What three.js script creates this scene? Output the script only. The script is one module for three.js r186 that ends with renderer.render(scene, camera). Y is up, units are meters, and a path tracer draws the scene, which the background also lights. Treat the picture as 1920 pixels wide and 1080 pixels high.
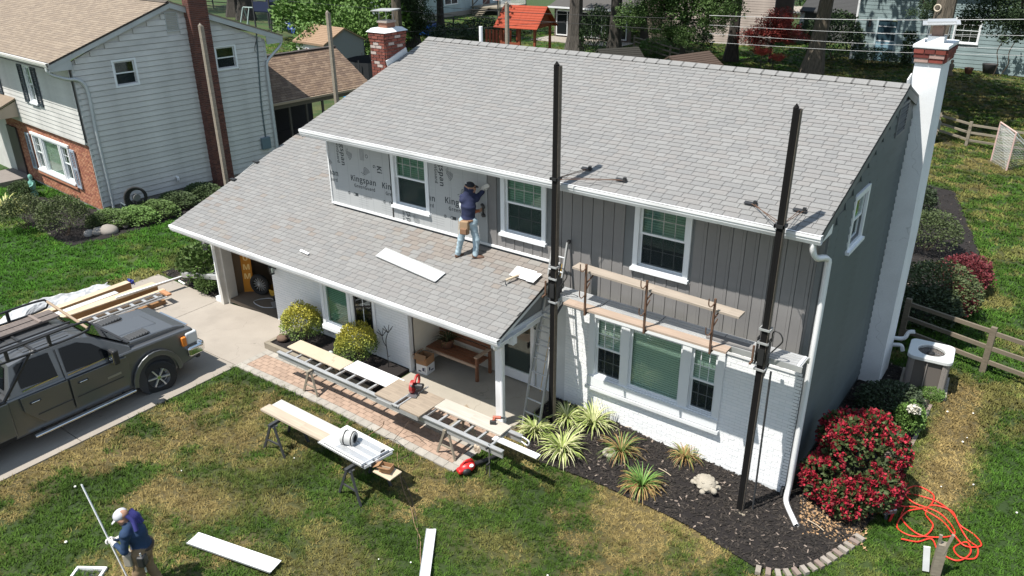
import * as THREE from 'three';
import { mergeGeometries, mergeVertices } from 'three/addons/utils/BufferGeometryUtils.js';
import { RoundedBoxGeometry } from 'three/addons/geometries/RoundedBoxGeometry.js';
import { MarchingCubes } from 'three/addons/objects/MarchingCubes.js';
import { FontLoader } from 'three/addons/loaders/FontLoader.js';
import { TextGeometry } from 'three/addons/geometries/TextGeometry.js';

// ---------------------------------------------------------------- camera, sky, sun, exposure
const scene = new THREE.Scene();
const CAM = { x: 3.0314, y: 9.9046, z: 12.6699, yaw: -0.6382, pitch: -0.4335, roll: -0.0071, f: 1487.75 };
const camera = new THREE.PerspectiveCamera(2 * Math.atan(540 / CAM.f) * 180 / Math.PI, 16 / 9, 0.1, 800);
const sy = Math.sin(CAM.yaw), cy = Math.cos(CAM.yaw), sp = Math.sin(CAM.pitch), cp = Math.cos(CAM.pitch);
const FW = new THREE.Vector3(sy * cp, sp, -cy * cp);
const R0 = new THREE.Vector3(cy, 0, sy), U0 = new THREE.Vector3().crossVectors(R0, FW);
const cr = Math.cos(CAM.roll), sr = Math.sin(CAM.roll);
const RT = R0.clone().multiplyScalar(cr).addScaledVector(U0, sr), UP = U0.clone().multiplyScalar(cr).addScaledVector(R0, -sr);
camera.position.set(CAM.x, CAM.y, CAM.z);
camera.setRotationFromMatrix(new THREE.Matrix4().makeBasis(RT, UP, FW.clone().negate()));
camera.updateMatrixWorld();
const SKYK = 0.95;
const SUN = new THREE.Vector3(-0.46, 2.2, 1).normalize();
{ // a clear summer sky with a little high haze, the same all round
  const w = 256, h = 128, d = new Float32Array(w * h * 4), S = SUN.clone();
  for (let j = 0; j < h; j++) for (let i = 0; i < w; i++) {
    const el = ((j + .5) / h - .5) * Math.PI, az = ((i + .5) / w - .5) * 2 * Math.PI, t = Math.pow(Math.max(0, Math.sin(el)), .55), k = (j * w + i) * 4;
    const c = Math.cos(el) * Math.cos(az) * S.x + Math.sin(el) * S.y + Math.cos(el) * Math.sin(az) * S.z, glow = .35 * Math.pow(Math.max(0, c), 24) + .1 * Math.pow(Math.max(0, c), 4);
    const hz = [.56, .6, .63], zn = [.2, .31, .47];
    for (let q = 0; q < 3; q++) d[k + q] = SKYK * (hz[q] + (zn[q] - hz[q]) * t + glow);
    d[k + 3] = 1;
  }
  const t = new THREE.DataTexture(d, w, h, THREE.RGBAFormat, THREE.FloatType); t.mapping = THREE.EquirectangularReflectionMapping; t.magFilter = t.minFilter = THREE.LinearFilter; t.needsUpdate = true;
  scene.background = t; scene.environment = t;
}
const sun = new THREE.DirectionalLight(new THREE.Color(1, 0.955, 0.88), 5);
sun.name = 'sun';
sun.position.copy(SUN).multiplyScalar(80).add(new THREE.Vector3(-8, 0, -10)); sun.target.position.set(-8, 0, -10);
sun.castShadow = true; sun.shadow.mapSize.set(4096, 4096); sun.shadow.radius = 1;
Object.assign(sun.shadow.camera, { left: -70, right: 70, top: 70, bottom: -70, near: 1, far: 220 });
scene.add(sun, sun.target);
const renderer = new THREE.WebGLRenderer({ antialias: true });
renderer.toneMapping = THREE.LinearToneMapping;
renderer.toneMappingExposure = 1.5;
renderer.shadowMap.enabled = true;

// ---------------------------------------------------------------- helpers
const V = (x, y, z) => new THREE.Vector3(x, y, z);
let seed_ = 7;
function rnd() { seed_ = (seed_ * 1664525 + 1013904223) >>> 0; return seed_ / 4294967296; }
const rr = (a, b) => a + (b - a) * rnd();
const reseed = s => { seed_ = s >>> 0; for (let i = 0; i < 4; i++) rnd(); };
const clamp = (x, a = 0, b = 1) => Math.min(b, Math.max(a, x));
const sst = (a, b, x) => { const t = clamp((x - a) / (b - a)); return t * t * (3 - 2 * t); };
const lerp = (a, b, t) => a + (b - a) * t;
function hash(i, j, s) { let h = (i * 374761393 + j * 668265263 + s * 974634529) | 0; h = Math.imul(h ^ (h >>> 13), 1274126177); h ^= h >>> 16; return (h >>> 0) / 4294967296; }
function vnoise(x, y, s = 0, per = 0) {
  let i = Math.floor(x), j = Math.floor(y); const fx = x - i, fy = y - j, w = k => per ? ((k % per) + per) % per : k;
  const u = fx * fx * (3 - 2 * fx), v = fy * fy * (3 - 2 * fy);
  const a = hash(w(i), w(j), s), b = hash(w(i + 1), w(j), s), c = hash(w(i), w(j + 1), s), d = hash(w(i + 1), w(j + 1), s);
  return a + (b - a) * u + (c - a) * v + (a - b - c + d) * u * v;
}
function fbm(x, y, s = 0, o = 4, per = 0) { let t = 0, a = 0.5, n = 0; for (let k = 0; k < o; k++) { t += a * vnoise(x, y, s + k, per); n += a; a *= 0.5; x *= 2; y *= 2; per *= 2; } return t / n; }
// pixel of a 1920 x 1080 frame -> point on a plane of the place
function rayDir(px, py) { return FW.clone().addScaledVector(RT, (px - 960) / CAM.f).addScaledVector(UP, -(py - 540) / CAM.f); }
function hitPlane(px, py, n, c) { const d = rayDir(px, py); return camera.position.clone().addScaledVector(d, (c - n.dot(camera.position)) / n.dot(d)); }
const HX = [[-60, .05], [-16, .05], [-13.5, .22], [-9, .3], [-5, .22], [-2, .06], [0, 0], [60, 0]];
function H(x) { for (let i = 1; i < HX.length; i++) if (x < HX[i][0]) { const [a, b] = HX[i - 1], [c, d] = HX[i]; return b + (d - b) * sst(a, c, clamp(x, a, c)); } return 0; }
function G(px, py, h = 0) { let p = hitPlane(px, py, V(0, 1, 0), h); for (let i = 0; i < 6; i++) p = hitPlane(px, py, V(0, 1, 0), H(p.x) + h); return p; }
const FZ = (px, py, z = 0) => hitPlane(px, py, V(0, 0, 1), z);
const FX = (px, py, x = 0) => hitPlane(px, py, V(1, 0, 0), x);
const FY = (px, py, y = 0) => hitPlane(px, py, V(0, 1, 0), y);

// geometry: everything is non-indexed with position, normal, uv in metres
const M4 = () => new THREE.Matrix4();
function fin(g) { if (g.index) g = g.toNonIndexed(); for (const k of Object.keys(g.attributes)) if (!['position', 'normal', 'uv'].includes(k)) g.deleteAttribute(k); return g; }
function boxG(w, h, d) {
  const g = fin(new THREE.BoxGeometry(w, h, d)), uv = g.attributes.uv, n = g.attributes.normal, p = g.attributes.position;
  for (let i = 0; i < uv.count; i++) {
    const ax = Math.abs(n.getX(i)), ay = Math.abs(n.getY(i));
    if (ax > .5) uv.setXY(i, p.getZ(i), p.getY(i)); else if (ay > .5) uv.setXY(i, p.getX(i), p.getZ(i)); else uv.setXY(i, p.getX(i), p.getY(i));
  }
  return g;
}
function xf(g, x = 0, y = 0, z = 0, rx = 0, ry = 0, rz = 0, s = 1) { return g.applyMatrix4(M4().compose(V(x, y, z), new THREE.Quaternion().setFromEuler(new THREE.Euler(rx, ry, rz, 'YXZ')), typeof s === 'number' ? V(s, s, s) : s)); }
const bx = (w, h, d, x = 0, y = 0, z = 0, rx = 0, ry = 0, rz = 0) => xf(boxG(w, h, d), x, y, z, rx, ry, rz);
const rbx = (w, h, d, r, x = 0, y = 0, z = 0, rx = 0, ry = 0, rz = 0) => xf(fin(new RoundedBoxGeometry(w, h, d, 2, Math.min(r, w / 2.01, h / 2.01, d / 2.01))), x, y, z, rx, ry, rz);
// frame along a->b with a chosen up
function along(g, a, b, up = V(0, 1, 0)) { // g's local z runs a->b, centred
  const z = b.clone().sub(a), L = z.length(); z.normalize(); let u = up.clone(); if (Math.abs(u.dot(z)) > .99) u = V(0, 0, 1);
  const x = u.clone().cross(z).normalize(), y = z.clone().cross(x), m = M4().makeBasis(x, y, z); m.setPosition(a.clone().add(b).multiplyScalar(.5)); return g.applyMatrix4(m);
}
const bar = (a, b, w, h, up) => along(boxG(w, h, a.distanceTo(b)), a, b, up);
const rod = (a, b, r, r2 = r, seg = 8) => along(fin(new THREE.CylinderGeometry(r2, r, a.distanceTo(b), seg).rotateX(Math.PI / 2)), a, b);
const cyl = (r0, r1, h, x, y, z, seg = 14) => fin(new THREE.CylinderGeometry(r1, r0, h, seg).translate(x, y + h / 2, z));
const sph = (r, x, y, z, sx = 1, sy_ = 1, sz = 1, n = 10) => fin(new THREE.SphereGeometry(r, n + 4, n).scale(sx, sy_, sz).translate(x, y, z));
const tor = (R, r, x = 0, y = 0, z = 0, rx = 0, ry = 0, arc = Math.PI * 2, n = 24) => xf(fin(new THREE.TorusGeometry(R, r, 8, n, arc)), x, y, z, rx, ry);
const lathe = (pts, n = 20) => fin(new THREE.LatheGeometry(pts.map(p => new THREE.Vector2(p[0], p[1])), n));
function tube(pts, r, seg = pts.length * 6, n = 7, closed = false) { return fin(new THREE.TubeGeometry(new THREE.CatmullRomCurve3(pts, closed, 'centripetal'), seg, r, n, closed)); }
function shapeOf(pts, holes = []) { const s = new THREE.Shape(pts.map(p => new THREE.Vector2(p[0], p[1]))); for (const h of holes || []) s.holes.push(new THREE.Path(h.map(p => new THREE.Vector2(p[0], p[1])))); return s; }
const ext = (pts, d, holes, bevel = 0) => fin(new THREE.ExtrudeGeometry(shapeOf(pts, holes), { depth: d, bevelEnabled: bevel > 0, bevelSize: bevel, bevelThickness: bevel, bevelSegments: 2, curveSegments: 10 }));
const rect = (x0, y0, x1, y1) => [[x0, y0], [x1, y0], [x1, y1], [x0, y1]];
function quad(a, b, c, d) { // two triangles a b c d counter-clockwise
  const g = new THREE.BufferGeometry(), P = [a, b, c, a, c, d]; g.setAttribute('position', new THREE.Float32BufferAttribute(P.flatMap(p => [p.x, p.y, p.z]), 3));
  const L = a.distanceTo(b), W = a.distanceTo(d); g.setAttribute('uv', new THREE.Float32BufferAttribute([0, 0, L, 0, L, W, 0, 0, L, W, 0, W], 2)); g.computeVertexNormals(); return g;
}
function triSoup(P, uvs) { const g = new THREE.BufferGeometry(); g.setAttribute('position', new THREE.Float32BufferAttribute(P, 3)); g.setAttribute('uv', new THREE.Float32BufferAttribute(uvs || new Float32Array(P.length / 3 * 2), 2)); g.computeVertexNormals(); return g; }
const merge = gs => gs.length === 1 ? gs[0] : mergeGeometries(gs, false);

const used = new Map();
function numbered(n) { const k = used.get(n) || 0; used.set(n, k + 1); return k ? `${n}_${String(k).padStart(3, '0')}` : n; }
function mesh(name, gs, mat, parent) { const m = new THREE.Mesh(Array.isArray(gs) ? merge(gs) : gs, mat); m.name = name; m.castShadow = m.receiveShadow = true; if (parent) parent.add(m); return m; }
function tag(o, label, category, group) { o.userData.label = label; o.userData.category = category; if (group) o.userData.group = group; return o; }
function thing(name, label, category, pos = V(0, 0, 0), ry = 0, group) { const o = new THREE.Group(); o.name = numbered(name); o.position.copy(pos); o.rotation.y = ry; scene.add(o); return tag(o, label, category, group); }
function solo(name, label, category, gs, mat, group) { const m = mesh(numbered(name), gs, mat, scene); return tag(m, label, category, group); }
function struct(name, gs, mat) { const m = mesh(numbered(name), gs, mat, scene); m.userData.kind = 'structure'; return m; }
function part(name, parent, pos) { const o = new THREE.Group(); o.name = name; if (pos) o.position.copy(pos); parent.add(o); return o; }
function stuff(m) { m.userData.kind = 'stuff'; return m; }
function copyOf(o, pos, ry, label, group) { const c = o.clone(); c.name = numbered(o.name.replace(/_\d{3}$/, '')); c.userData = { ...o.userData, label }; if (group) c.userData.group = group; if (pos) c.position.copy(pos); if (ry !== undefined) c.rotation.y = ry; scene.add(c); return c; }
// many alike pieces: the `n` nearest the camera are meshes of their own, the rest one joined part
function pieces(parent, name, items, mats, n = 300) {
  parent.updateWorldMatrix(true, false);
  for (const it of items) it.d = V(0, 0, 0).setFromMatrixPosition(it.m).applyMatrix4(parent.matrixWorld).distanceTo(camera.position);
  items.sort((a, b) => a.d - b.d);
  for (const it of items.slice(0, n)) { const m = mesh(name, it.g, mats[it.k], parent); it.m.decompose(m.position, m.quaternion, m.scale); }
  const rest = items.slice(n);
  if (rest.length) {
    const gs = rest.map(it => { const g = it.g.clone().applyMatrix4(it.m), c = mats[it.k].color, a = new Float32Array(g.attributes.position.count * 3); for (let i = 0; i < a.length; i += 3) { a[i] = c.r; a[i + 1] = c.g; a[i + 2] = c.b; } g.setAttribute('color', new THREE.BufferAttribute(a, 3)); return g; });
    const base = mats[0].clone(); base.color.setRGB(1, 1, 1); base.vertexColors = true;
    stuff(mesh(name + 's', gs, base, parent));
  }
}

// ---------------------------------------------------------------- materials
function tex(w, h, fn, srgb = true, rep) {
  const d = new Uint8Array(w * h * 4);
  for (let j = 0; j < h; j++) for (let i = 0; i < w; i++) { const c = fn(i / w, j / h, i, j), k = (j * w + i) * 4; for (let q = 0; q < 3; q++) { const v = clamp(Array.isArray(c) ? c[q] : c); d[k + q] = 255 * (srgb ? (v <= .0031308 ? v * 12.92 : 1.055 * Math.pow(v, 1 / 2.4) - .055) : v); } d[k + 3] = 255; }
  const t = new THREE.DataTexture(d, w, h); t.wrapS = t.wrapT = THREE.RepeatWrapping; t.magFilter = THREE.LinearFilter; t.minFilter = THREE.LinearMipmapLinearFilter; t.generateMipmaps = true; t.anisotropy = 8; if (srgb) t.colorSpace = THREE.SRGBColorSpace; if (rep) t.repeat.set(rep, rep); t.needsUpdate = true; return t;
}
const N = 256;
const grainT = tex(N, N, (u, v, i, j) => .72 + .2 * fbm(u * 6, v * 6, 3, 4, 6) + .22 * (hash(i, j, 5) - .5) + .1 * (vnoise(u * 64, v * 64, 9, 64) - .5), true, 1);
const softT = tex(N, N, (u, v, i, j) => .86 + .16 * (fbm(u * 4, v * 4, 13, 5, 4) - .5) * 2 + .05 * (hash(i, j, 15) - .5), true, .5);
const bumpT = tex(N, N, (u, v, i, j) => .6 * fbm(u * 16, v * 16, 21, 4, 16) + .4 * hash(i, j, 22), false, 1);
const woodT = tex(N, N, (u, v) => { const w = fbm(u * 3, v * 40, 31, 4, 0), k = vnoise(u * 2, v * 90, 33); return .62 + .34 * w + .12 * (k - .5); }, true, .7);
const stainT = tex(512, 512, (u, v, i, j) => { const a = fbm(u * 4, v * 4, 41, 6, 4), b = fbm(u * 12, v * 12, 47, 4, 12); return .86 + .16 * (a - .5) + .12 * (b - .5) + .1 * (hash(i, j, 43) - .5) - .2 * (Math.abs(fbm(u * 3, v * 3, 61, 5, 3) - .5) < .0022 ? 1 : 0) - .05 * sst(.6, .75, fbm(u * 7, v * 7, 49, 4, 7)); }, true, .25);
const barkT = tex(N, N, (u, v, i, j) => { const r = fbm(u * 24, v * 5, 51, 4, 0); return .45 + .75 * (r - .3) + .1 * (hash(i, j, 53) - .5); }, true, .8);
const mat = (r, g, b, rough = .8, o = {}) => new THREE.MeshStandardMaterial({ color: new THREE.Color().setRGB(r, g, b), roughness: rough, ...o });
const grit = (r, g, b, rough = .9, o = {}) => mat(r, g, b, rough, { map: grainT, bumpMap: bumpT, bumpScale: .002, ...o });
const M = {
  white: mat(.86, .865, .87, .45, { map: softT }), whitePaint: mat(.74, .76, .77, .7, { map: softT, bumpMap: bumpT, bumpScale: .0015 }),
  trim: mat(.76, .78, .8, .4), grey: mat(.17, .18, .185, .6, { map: softT }), board: mat(.235, .226, .223, .62, { map: softT }),
  alu: mat(.62, .63, .64, .42, { metalness: .55, map: softT }), aluDull: mat(.5, .5, .49, .55, { metalness: .4, map: grainT }), steel: mat(.35, .36, .37, .4, { metalness: .8 }),
  black: mat(.02, .02, .021, .5), dark: mat(.035, .037, .04, .7), rust: grit(.14, .075, .045, .85), polePaint: new THREE.MeshPhysicalMaterial({ color: new THREE.Color().setRGB(.012, .0115, .0115), roughness: .9, specularIntensity: .25, map: grainT }), poleWood: mat(.3, .26, .21, .85, { map: woodT }),
  wood: mat(.42, .31, .2, .8, { map: woodT }), woodPale: mat(.62, .5, .36, .8, { map: woodT }), woodPink: mat(.45, .345, .27, .85, { map: woodT, bumpMap: bumpT, bumpScale: .001 }), woodGrey: mat(.3, .26, .2, .9, { map: woodT, bumpMap: bumpT, bumpScale: .002 }), woodBrown: mat(.24, .1, .05, .6, { map: woodT }),
  concrete: mat(.35, .31, .265, .9, { map: stainT, bumpMap: bumpT, bumpScale: .001 }), slab: mat(.38, .345, .29, .9, { map: stainT, bumpMap: bumpT, bumpScale: .001 }),
  red: mat(.55, .02, .02, .4), orange: mat(.72, .04, .022, .5), yellow: mat(.55, .32, .03, .6), blue: mat(.01, .09, .4, .5), card: mat(.36, .2, .1, .9, { map: softT }), navy: mat(.012, .018, .06, .9), 
  glass: new THREE.MeshPhysicalMaterial({ color: 0xeef6f2, roughness: .03, transmission: 1, thickness: 0, ior: 1.5 }),
  mesh_: new THREE.MeshStandardMaterial({ color: 0x242e31, roughness: 1, transparent: true, opacity: .42 }), darkRoom: mat(.02, .022, .024, .9), blind: mat(.5, .56, .52, .7), screen: mat(.04, .045, .05, .8),
  mortar: grit(.55, .52, .48), rubber: mat(.018, .018, .018, .85), chrome: mat(.75, .75, .75, .12, { metalness: 1 }), stone: grit(.36, .33, .29), soil: grit(.035, .024, .018, .95),
};

// ---------------------------------------------------------------- ground
function inPoly(x, z, P) { let c = false; for (let i = 0, j = P.length - 1; i < P.length; j = i++) if ((P[i][1] > z) !== (P[j][1] > z) && x < (P[j][0] - P[i][0]) * (z - P[i][1]) / (P[j][1] - P[i][1]) + P[i][0]) c = !c; return c; }
const gp = (list, h = 0) => list.map(([a, b]) => { const p = G(a, b, h); return [p.x, p.z]; });
const BED = [[-5.3, 1.0], ...gp([[985, 838], [1012, 868], [1060, 885], [1130, 912], [1200, 945], [1290, 988], [1350, 1025], [1412, 1064], [1460, 1073], [1520, 1062], [1575, 1030], [1612, 1004]]), ...gp([[1668, 930], [1690, 860], [1722, 800], [1745, 750], [1735, 722]]), [1.2, -6.2], [.2, -6.3], [0.02, -6], [0.02, 0.02], [-5.2, 0.02]];
const BEDL = [[-19.2, 1.0], [-16.2, 1.22], [-15.95, 1.2], [-15.95, -1.2], [-18.5, -1.2]];
const BEDR = gp([[1700, 600], [1690, 560], [1700, 430], [1725, 345], [1790, 360], [1835, 470], [1840, 560], [1800, 600]]);
const BEDN = gp([[15, 395], [60, 425], [130, 462], [190, 450], [300, 420], [400, 380], [330, 350], [205, 400], [60, 365]]);
const DRIVE = [-19.1, -12.1, 1.15, 14], WALK = [-12.15, -5.3, 2.42, 3.38];
const DIRT = [G(1808, 735), G(1757, 925)];
function lawnDry(x, z) { // 0 green .. 1 straw
  const n = fbm(x * .5 + 3, z * .5, 71, 3), m = fbm(x * 2.3, z * 2.3, 75, 4);
  let d = .9 * sst(.515, .64, n * .55 + m * .45);
  const spot = (cx, cz, rx, rz, k) => { const q = Math.hypot((x - cx) / rx, (z - cz) / rz) + .5 * (m - .5); d = Math.max(d, .9 * k * (1 - sst(.4, 1.1, q)) * sst(.36, .6, m + .06)); };
  if (x < -15 || (x < -12 && z < 1)) d *= .12 + .25 * sst(.5, .7, m);
  else if (x > .5) { d = d * .6; { const a = DIRT[0], b = DIRT[1], t = clamp(((x - a.x) * (b.x - a.x) + (z - a.z) * (b.z - a.z)) / ((b.x - a.x) ** 2 + (b.z - a.z) ** 2)), q = Math.hypot(x - lerp(a.x, b.x, t), z - lerp(a.z, b.z, t)); d = Math.max(d, 1.0 * (1 - sst(.2, .75, q + .5 * (m - .5)))); } spot(2.4, 1.2, 1.3, 1.0, .4); }
  else { spot(-9.6, 5.2, 2.2, 1.2, .85); spot(-8.3, 6.9, 1.2, 1, .8); spot(-11.2, 4.3, .8, .7, .7); spot(-5.6, 6.5, 1.6, 1, .65); spot(-3.4, 4.5, 1.5, .7, .5); spot(-4.3, 3.5, .5, .4, .7); spot(-6.8, 6, 1.5, .6, .7); }
  if (z < -14) d = Math.max(d * .7, .45 * sst(.45, .6, m));
  if (x > -19.9 && x < -18.9 && z > 1) d = Math.max(d, .55);
  return d;
}
const cG = new THREE.Color();
function lawnCol(x, z, k, out = cG) {
  const d = lawnDry(x, z), lush = (x < -15 ? 1 : x > .5 ? .55 : .25), s = fbm(x * 1.3, z * 1.3, 81, 3);
  const g = [lerp(.052, .047, lush) , lerp(.085, .125, lush), lerp(.016, .014, lush)], y = [.25, .185, .075];
  const w = .5 + .8 * s;
  return out.setRGB(lerp(g[0], y[0], d) * k * w, lerp(g[1], y[1], d) * k * w, lerp(g[2], y[2], d) * k * w);
}
{
  const xs = [], zs = []; for (let x = -320; x < -45; x += 25) xs.push(x); for (let x = -45; x < 16; x += .5) xs.push(x); for (let x = 16; x <= 320; x += 19) xs.push(x);
  for (let z = -420; z < -70; z += 25) zs.push(z); for (let z = -70; z < 12; z += .5) zs.push(z); for (let z = 12; z <= 100; z += 11) zs.push(z);
  const P = [], C = [], U = [], I = [], c = new THREE.Color();
  zs.forEach(z => xs.forEach(x => { P.push(x, H(x), z); U.push(x, z); lawnCol(x, z, .6, c); C.push(c.r, c.g, c.b); }));
  for (let j = 0; j + 1 < zs.length; j++) for (let i = 0; i + 1 < xs.length; i++) { const a = j * xs.length + i, b = a + xs.length; I.push(a, b, a + 1, a + 1, b, b + 1); }
  const g = new THREE.BufferGeometry(); g.setAttribute('position', new THREE.Float32BufferAttribute(P, 3)); g.setAttribute('uv', new THREE.Float32BufferAttribute(U, 2)); g.setAttribute('color', new THREE.Float32BufferAttribute(C, 3)); g.setIndex(I); g.computeVertexNormals();
  struct('lawn', g, grit(1, 1, 1, .95, { vertexColors: true, bumpScale: .02 }));
}
// a sheet or slab that follows the ground: cells of a rectangle
function slabG(x0, x1, z0, z1, h, t, n = 6) {
  const top = (x, z) => V(x, H(x) + h, z), gs = [];
  for (let i = 0; i < n; i++) { const a = lerp(x0, x1, i / n), b = lerp(x0, x1, (i + 1) / n); gs.push(quad(top(a, z1), top(b, z1), top(b, z0), top(a, z0))); const dn = V(0, -t, 0); gs.push(quad(top(a, z1).add(dn), top(b, z1).add(dn), top(b, z1), top(a, z1)), quad(top(b, z0).add(dn), top(a, z0).add(dn), top(a, z0), top(b, z0))); }
  gs.push(quad(top(x1, z1).setY(H(x1) + h - t), top(x1, z0).setY(H(x1) + h - t), top(x1, z0), top(x1, z1)), quad(top(x0, z0).setY(H(x0) + h - t), top(x0, z1).setY(H(x0) + h - t), top(x0, z1), top(x0, z0)));
  const g = merge(gs), p = g.attributes.position, uv = g.attributes.uv; for (let i = 0; i < p.count; i++) uv.setXY(i, p.getX(i), p.getZ(i)); return g;
}
{
  const dr = part('driveway', scene); dr.userData.kind = 'structure';
  const jx = [-19.1, -15.95, -12.1], jz = [1.15, 3.35, 7.12, 10.9, 15.5], tint = [1, .95, 1.04, .98, 1.02, .93, 1, .97];
  let k = 0; for (let i = 0; i < 2; i++) for (let j = 0; j < 4; j++) { const m = M.concrete.clone(); m.color.multiplyScalar(tint[k++]); mesh('slab', slabG(jx[i] + .008, jx[i + 1] - .008, jz[j] + .008, jz[j + 1] - .008, .03, .12), m, dr); }
  // paved walk: grey border stones round a reddish field
  const wk = part('walkway', scene); wk.userData.kind = 'structure'; reseed(11);
  mesh('sand_bed', slabG(WALK[0], WALK[1], WALK[2], WALK[3], .012, .05), grit(.2, .17, .14), wk);
  const red = [0, 1, 2, 3, 4].map(i => ((k) => grit(.4 * k, .285 * k, .215 * k, .9))(rr(.88, 1.1))), gry = [0, 1, 2, 3].map(i => ((k) => grit(.4 * k, .37 * k, .325 * k, .9))(rr(.88, 1.12)));
  const it = [], gc = new Map(); const blk = (w, d) => { const key = w.toFixed(3) + d.toFixed(3); if (!gc.has(key)) gc.set(key, boxG(w - .008, .05, d - .008)); return gc.get(key); };
  const put = (x, z, w, d, set) => it.push({ g: blk(w, d), k: set ? 5 + (rnd() * 4 | 0) : rnd() * 5 | 0, m: M4().makeRotationZ((H(x + .1) - H(x - .1)) / .2).setPosition(x, H(x) + .012 + rr(-.002, .002), z) });
  const bw = .19, X0 = WALK[0], X1 = WALK[1], Z0 = WALK[2], Z1 = WALK[3];
  const nB = 26; for (let i = 0; i < nB; i++) { const w = (X1 - X0) / nB; put(X0 + w * (i + .5), Z1 - bw / 2, w, bw, 1); put(X0 + w * (i + .5), Z0 + bw / 2, w, bw, 1); }
  for (let i = 0; i < 3; i++) { const d = (Z1 - Z0 - 2 * bw) / 3; put(X0 + bw / 2, Z0 + bw + d * (i + .5), bw, d, 1); put(X1 - bw / 2, Z0 + bw + d * (i + .5), bw, d, 1); }
  const rows = 5, rd = (Z1 - Z0 - 2 * bw) / rows, bl = .235; for (let j = 0; j < rows; j++) { let x = X0 + bw; const off = (j % 2) * bl / 2; let first = off > 0; while (x < X1 - bw - .02) { let w = first ? off : bl; first = false; w = Math.min(w, X1 - bw - x); put(x + w / 2, Z0 + bw + rd * (j + .5), w, rd, 0); x += w; } }
  for (let j = 0; j < 5; j++) for (let x = -8.4 + (j % 2) * .118, n_ = 0; x < X1 - .02; x += .235, n_++) { const w = Math.min(.235, X1 - x); put(x + w / 2, 1.68 + .148 * (j + .5), w, .148, 0); }
  mesh('sand_bed', slabG(-8.42, WALK[1], 1.66, WALK[2] - .003, .01, .05), grit(.2, .17, .14), wk);
  pieces(wk, 'paver', it, [...red, ...gry]);
}
// mulch beds
const mulchM = grit(.016, .012, .011, .95, { bumpScale: .03 });
function bedMesh(poly, name, lift) {
  const xs = poly.map(p => p[0]), zs = poly.map(p => p[1]), x0 = Math.min(...xs), x1 = Math.max(...xs), z0 = Math.min(...zs), z1 = Math.max(...zs);
  const tri = THREE.ShapeUtils.triangulateShape(poly.map(p => new THREE.Vector2(p[0], p[1])), []); const P = [], U = [];
  const hgt = (x, z) => H(x) + lift + .05 * (fbm(x * 1.5, z * 1.5, 91, 3) - .5);
  const emit = (a, b, c, n) => { if (n > 0 && Math.max(Math.hypot(a[0] - b[0], a[1] - b[1]), Math.hypot(c[0] - b[0], c[1] - b[1]), Math.hypot(a[0] - c[0], a[1] - c[1])) > .35) { const m = (p, q) => [(p[0] + q[0]) / 2, (p[1] + q[1]) / 2], ab = m(a, b), bc = m(b, c), ca = m(c, a); emit(a, ab, ca, n - 1); emit(ab, b, bc, n - 1); emit(ca, bc, c, n - 1); emit(ab, bc, ca, n - 1); return; } let T = [a, b, c]; if ((b[0] - a[0]) * (c[1] - a[1]) - (b[1] - a[1]) * (c[0] - a[0]) > 0) T = [a, c, b]; for (const q of T) { P.push(q[0], hgt(q[0], q[1]), q[1]); U.push(q[0], q[1]); } };
  for (const t of tri) emit(poly[t[0]], poly[t[1]], poly[t[2]], 5);
  struct(name, triSoup(P, U), mulchM);
  return [x0, x1, z0, z1, hgt];
}
const bedBoxes = [[BED, bedMesh(BED, 'mulch_bed', .04)], [BEDL, bedMesh(BEDL, 'mulch_bed', .03)], [BEDR, bedMesh(BEDR, 'mulch_bed', .02)], [BEDN, bedMesh(BEDN, 'mulch_bed', .02)]];
{ // chips, thousands of them
  reseed(21); const chip = boxG(.075, .01, .02), L = [], c = new THREE.Color();
  for (const [poly, [x0, x1, z0, z1, hgt], n] of [[BED, bedBoxes[0][1], 24000], [BEDL, bedBoxes[1][1], 2500], [BEDR, bedBoxes[2][1], 2000]])
    for (let i = 0; i < n; i++) { const x = rr(x0, x1), z = rr(z0, z1); if (!inPoly(x, z, poly)) continue; L.push([x, hgt(x, z) + rr(.002, .014), z]); }
  const im = new THREE.InstancedMesh(chip, mat(1, 1, 1, .95), L.length); im.name = 'mulch_chips'; im.castShadow = im.receiveShadow = true;
  L.forEach((p, i) => { im.setMatrixAt(i, M4().compose(V(...p), new THREE.Quaternion().setFromEuler(new THREE.Euler(rr(-.5, .5), rr(0, 6.3), rr(-.4, .4))), V(rr(.4, 1.3), 1, rr(.6, 1.6)))); const b = rnd() < .05 ? rr(.12, .3) : rr(.007, .042); im.setColorAt(i, c.setRGB(b, b * .8, b * .66)); });
  im.userData.kind = 'stuff'; tag(im, 'dark brown shredded bark mulch covering the planting beds', 'mulch'); scene.add(im);
}
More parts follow.
